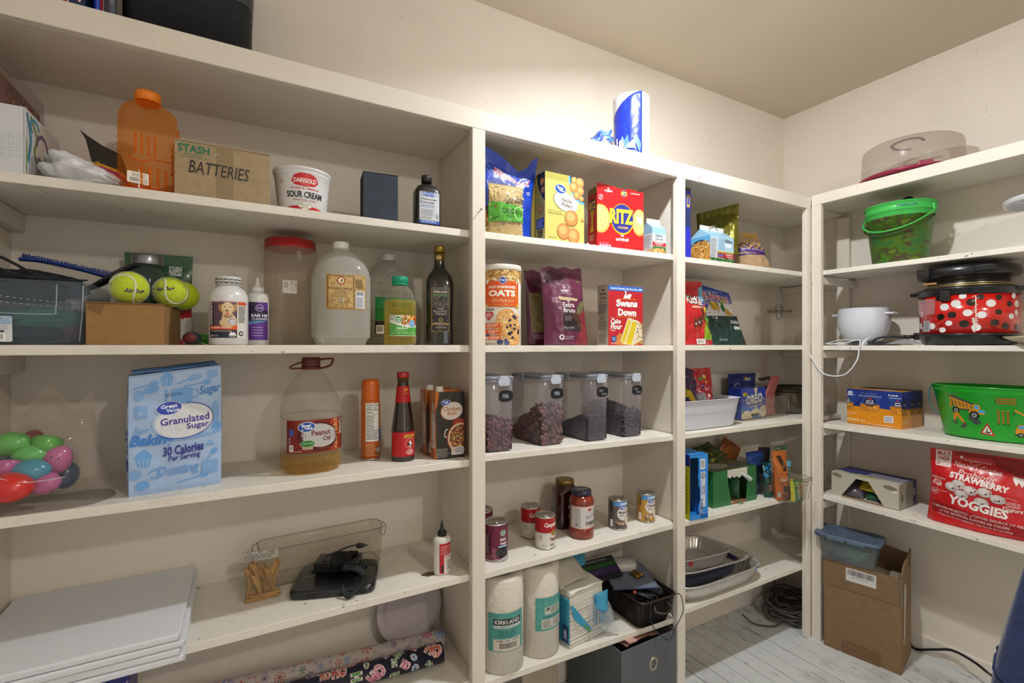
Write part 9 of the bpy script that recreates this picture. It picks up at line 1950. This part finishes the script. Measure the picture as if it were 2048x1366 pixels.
def yoggies():
 p0 = Vector((2.205, .818)); p1 = Vector((2.250, .530)); d_ = p1-p0; w_ = d_.length; h = .265; o = (p0+p1)/2; z = zR(3, .68); t = thing('yogurt_snack_bag', 'big red bag of strawberry yogurt snacks at the right edge', 'bag', (o.x+.048, o.y, z+.001), math.degrees(atan2(d_.y, d_.x)))
 Q = Pouch(t, w_, h, .095, P('c0151c', .28, coat=.3), wr=.007, seed=131, crimp=.10, belly=.55, wt=.97, wb=1.03, freq=12, nu=50, nv=50)
 W = w_/2; o_ = -W+.0; wh = 'e6dcd8'; a = Art(3)
 def T(s, x0, y0, x1, y1, c=wh, b=.03, **k): a.text(s, o_+x0, y0, o_+x1, y1, c, b, **k)
 a.rect(o_+.022, .205, o_+.066, .262, wh); T('MULTI', .027, .242, .063, .258, 'a8262c', .04); T('PACK', .030, .226, .061, .240, 'a8262c', .04); T('30', .024, .208, .036, .221, 'a8262c', .03); T('INDIVIDUAL', .039, .2155, .064, .220, 'a8262c', .0); T('SERVINGS', .039, .209, .062, .2135, 'a8262c', .0)
 a.ell(o_+.093, .246, .004, .007, wh); T('SNACK WITH PURPOSE', .100, .233, .170, .239, wh, .0, rot=-3); T("Nature's Garden", .074, .206, .198, .226, wh, .0, shear=.3, rot=-6); a.ring(o_+.130, .229, .012, .005, .001, wh)
 T('Probiotic', .086, .180, .186, .200, wh, .0, shear=.3, rot=-6); T('STRAWBERRY', .064, .160, .218, .181, wh, .05, rot=-9); T('MADE WITH', .012, .158, .052, .166, wh, .0, rot=-6); T('REAL', .022, .149, .042, .156, wh, .0, rot=-6); T('Fruit', .014, .134, .044, .150, wh, .02, shear=.3, rot=-6); a.stroke([(o_+.030, .130), (o_+.036, .118), (o_+.062, .118)], .001, wh, sm=4)
 for cx, cy in ((.090, .152), (.072, .140), (.122, .138), (.158, .140), (.098, .119), (.190, .124), (.150, .105)): a.ell(o_+cx+.001, cy-.002, .0195, .0160, '7a2a2c'); a.ell(o_+cx, cy, .0190, .0155, 'b8aca8', -10); a.ell(o_+cx-.003, cy+.004, .0125, .009, 'cfc6c4', -10); a.ell(o_+cx+.003, cy-.005, .0022, .004, '3a2420', -40)
 T('YOGGIES', .062, .070, .216, .103, wh, .045, rot=-8); T('COATED IN', .205, .112, .242, .120, wh, .0, rot=-5); T('CREAMY', .210, .102, .242, .110, wh, .0, rot=-5); T('Yogurt', .200, .086, .250, .102, wh, .02, shear=.3, rot=-6); a.stroke([(o_+.236, .125), (o_+.215, .134), (o_+.196, .130)], .001, wh, sm=4)
 a.poly([(o_+.014, .040), (o_+.014, .075), (o_+.27, .040), (o_+.27, .004)], '8a1218'); T('12 BILLION PROBIOTICS', .016, .053, .115, .061, wh, .0, rot=-5); T('GOOD SOURCE OF FIBER', .132, .043, .262, .051, wh, .0, rot=-5); T('NO ARTIFICIAL FLAVORS OR COLORS', .050, .034, .218, .042, wh, .0, rot=-5); T('30 Bags, Net Wt 0.7oz (20g) Each, Total Net Wt 1lb 5.2oz (600g)', .032, .022, .225, .028, wh, .0, rot=-5); a.ring(o_+.022, .112, .011, .011, .0008, wh); a.lines(o_+.014, .106, o_+.030, .118, 3, wh); a.stroke([(o_+.036, .046), (o_+.040, .042), (o_+.046, .050)], .0014, wh); a.stroke([(o_+.120, .052), (o_+.124, .048), (o_+.130, .056)], .0014, wh)
 a.poly([(o_+.165, .255), (o_+.20, .262), (o_+.27, .255), (o_+.28, .21), (o_+.24, .206), (o_+.19, .226)], '8e1a1c'); a.specks(o_+.18, .215, o_+.27, .252, 26, ['b8502c', 'c07a40'], .001, .0016); a.poly([(o_+.224, .205), (o_+.26, .200), (o_+.265, .192), (o_+.25, .186), (o_+.246, .172), (o_+.238, .188), (o_+.232, .176), (o_+.226, .190)], wh); a.rect(o_+.075, .250, o_+.18, .262, '8e1a1c')
 a.build('printed_front', t, Q.S, .006)
yoggies()
# ---- floor: tall cardboard box, clear bin, cord, garment
def tallbox():
 c0, c1 = Vector((2.157, 1.142)), Vector((2.215, .889)); d_ = c1-c0; w_ = d_.length; rz = math.degrees(atan2(d_.y, d_.x)); h = .371; d = .205; n = Vector((-d_.y, d_.x)).normalized(); o = (c0+c1)/2+n*d/2
 t = thing('cardboard_box', 'tall open brown cardboard box on the floor with a barcode sticker', 'box', (o.x, o.y, .0005), rz); cb = P('84694a', .8, bump=.12, bscale=120, var=.12, vscale=40); W = w_/2; q = .004
 for nm, b in (('front_panel', (-W, -d/2, 0, W, -d/2+q, h)), ('back_panel', (-W, d/2-q, 0, W, d/2, h)), ('side_panel', (-W, -d/2+q, 0, -W+q, d/2-q, h)), ('side_panel', (W-q, -d/2+q, 0, W, d/2-q, h)), ('base', (-W+q, -d/2+q, 0, W-q, d/2-q, q)), ('inner_flap', (-W+.02, -d/2+.012, h-.045, W-.02, d/2-.05, h-.041))): MB().box(*b).build(nm, cb, t, bev=.001)
 MB().prism([(-d/2+.02, h), (d/2, h), (d/2, h+.062), (-d/2+.055, h+.035)], W-.004, W, axis='x', T=None).build('side_flap', cb, t); MB().prism([(-.01, h), (W-.002, h), (W-.006, h+.040), (.0, h+.060)], d/2-.004, d/2, axis='y').build('back_flap', cb, t)
 MB().box(-W-.001, -d/2-.0022, h-.105, W+.0005, -d/2-.0002, h+.0005).build('folded_front_flap', P('806546', .8, bump=.12, bscale=120, var=.12, vscale=40), t)
 a = Art(3); a.rect(-.050, h-.066, .052, h-.014, 'cfcdc8'); a.barcode(-.046, h-.048, .048, h-.016, bg='cfcdc8', pad=.02); a.lines(-.03, h-.050, .04, h-.046, 1, '3a3a3a'); a.rrect(-.062, .0, .064, .052, .002, '75583c'); a.stroke([(-.06, .05), (-.02, .034)], .0006, 'b8a488'); a.build('printed_front', t, lambda u, v, hh: (u, -d/2-.0023-hh, v))
 MB().prism([(-.062, .105), (-.055, .100), (-.038, .15), (-.034, .19), (-.030, .24), (-.022, .27), (-.020, .305), (-.032, .335), (-.042, .330), (-.048, .30), (-.050, .27), (-.046, .22), (-.052, .16)], W+.001, W+.0025, axis='x').build('paper_tag', P('c4c0b8', .6), t)
 MB().box(W-.006, -d/2-.003, h-.106, W+.002, -d/2+.006, h).build('glossy_tape', P('6a5a40', .15, coat=.5), t)
 t3 = thing('packing_paper', 'crumpled grey-brown packing paper inside the tall box', 'paper', (o.x, o.y, h-.040), rz); MB().grid(lambda u, v: (W*.85*(2*u-1), -d/2*.6+d*.55*v, .016*abs(N(u*4, v*4))+.006), 16, 12).build('paper', P('9a9282', .7), t3, solidify=.001)
 w2, d2, h2 = .205, .135, .098; k = thing('lidded_bin', 'small clear bin with a blue-grey lid perched on the tall box', 'bin', (o.x-n.x*.055-.010, o.y+.035, h+.002), rz+2)
 tub_shell(w2, d2, h2, .0015, .88, 9, 80).build('bin', TR('b4bcc0', .20, .15, 'eef0f0', .5), k)
 b = MB().solid([(w2/2+.006, h2-.004, 8), (w2/2+.013, h2-.002, 8), (w2/2+.013, h2+.010, 8), (w2/2+.008, h2+.013, 8), (w2/2-.010, h2+.013, 8), (w2/2-.014, h2+.009, 8)], 88, 1, (d2+.012)/(w2+.012)); b.build('lid', P('4c5e74', .4, coat=.2), k)
 for s in (-1, 1): MB().box(s*.035-.03, -d2/2-.0125, h2-.006, s*.035+.03, -d2/2-.006, h2+.008, T=Tr(0, 0, 0)).build('lid_clip', P('56697f', .4), k, bev=.002)
 z = h+.006
 cloth('craft_bag', 'pale green contents inside the small lidded bin', 'craft material', (k.location.x, k.location.y, z), rz, .115, .062, .070, '6f9c8c', 5, .4, 'contents', .6)
tallbox()
def cord():
 t = thing('cable', 'thick black cord curving over the floor from behind the tall box', 'cable', (0, 0, 0)); P_ = [(2.452, .955, .02)]
 for px, py, x in ((1833, 1306, 2.452), (1870, 1299, 2.445), (1905, 1301, 2.43), (1945, 1322, 2.40), (1975, 1345, 2.36), (2000, 1368, 2.30)): P_.append((x, YX(px, x), max(.006, ZX(px, py, x))))
 P_ += [(2.20, .45, .006), (2.0, .30, .006)]; MB().tube(P_, .0048, 10, sub=8).build('cord', P('1a1c22', .4), t)
cord()
def garment():
 t = thing('hanging_garment', 'dark blue fabric garment hanging close by at the lower right edge', 'garment', (1.333, .309, .0), 0)
 def fn(u, v):
  an = 2*pi*u; z = .012+.86*v; w_ = .122-.010*v-.10*max(0, v-.45)**1.5*2.2; w_ *= 1+.07*sin(an*5+v*3)+.12*N(cos(an)*2, sin(an)*2, v*4); return (w_*cos(an), w_*sin(an)*.8, z)
 b = MB().grid(fn, 90, 50); o = b.build('fabric', P('1c2f5c', .9, bump=.5, bscale=220, var=.3, vscale=30, sheen=.3), t)
 MB().tube([tuple(Vector(fn(i/40, .70+.05*sin(i/40*6)))*1.0) for i in range(40)], .004, 6, closed=True, sub=1).build('seam', P('18284e', .9), t)
garment()
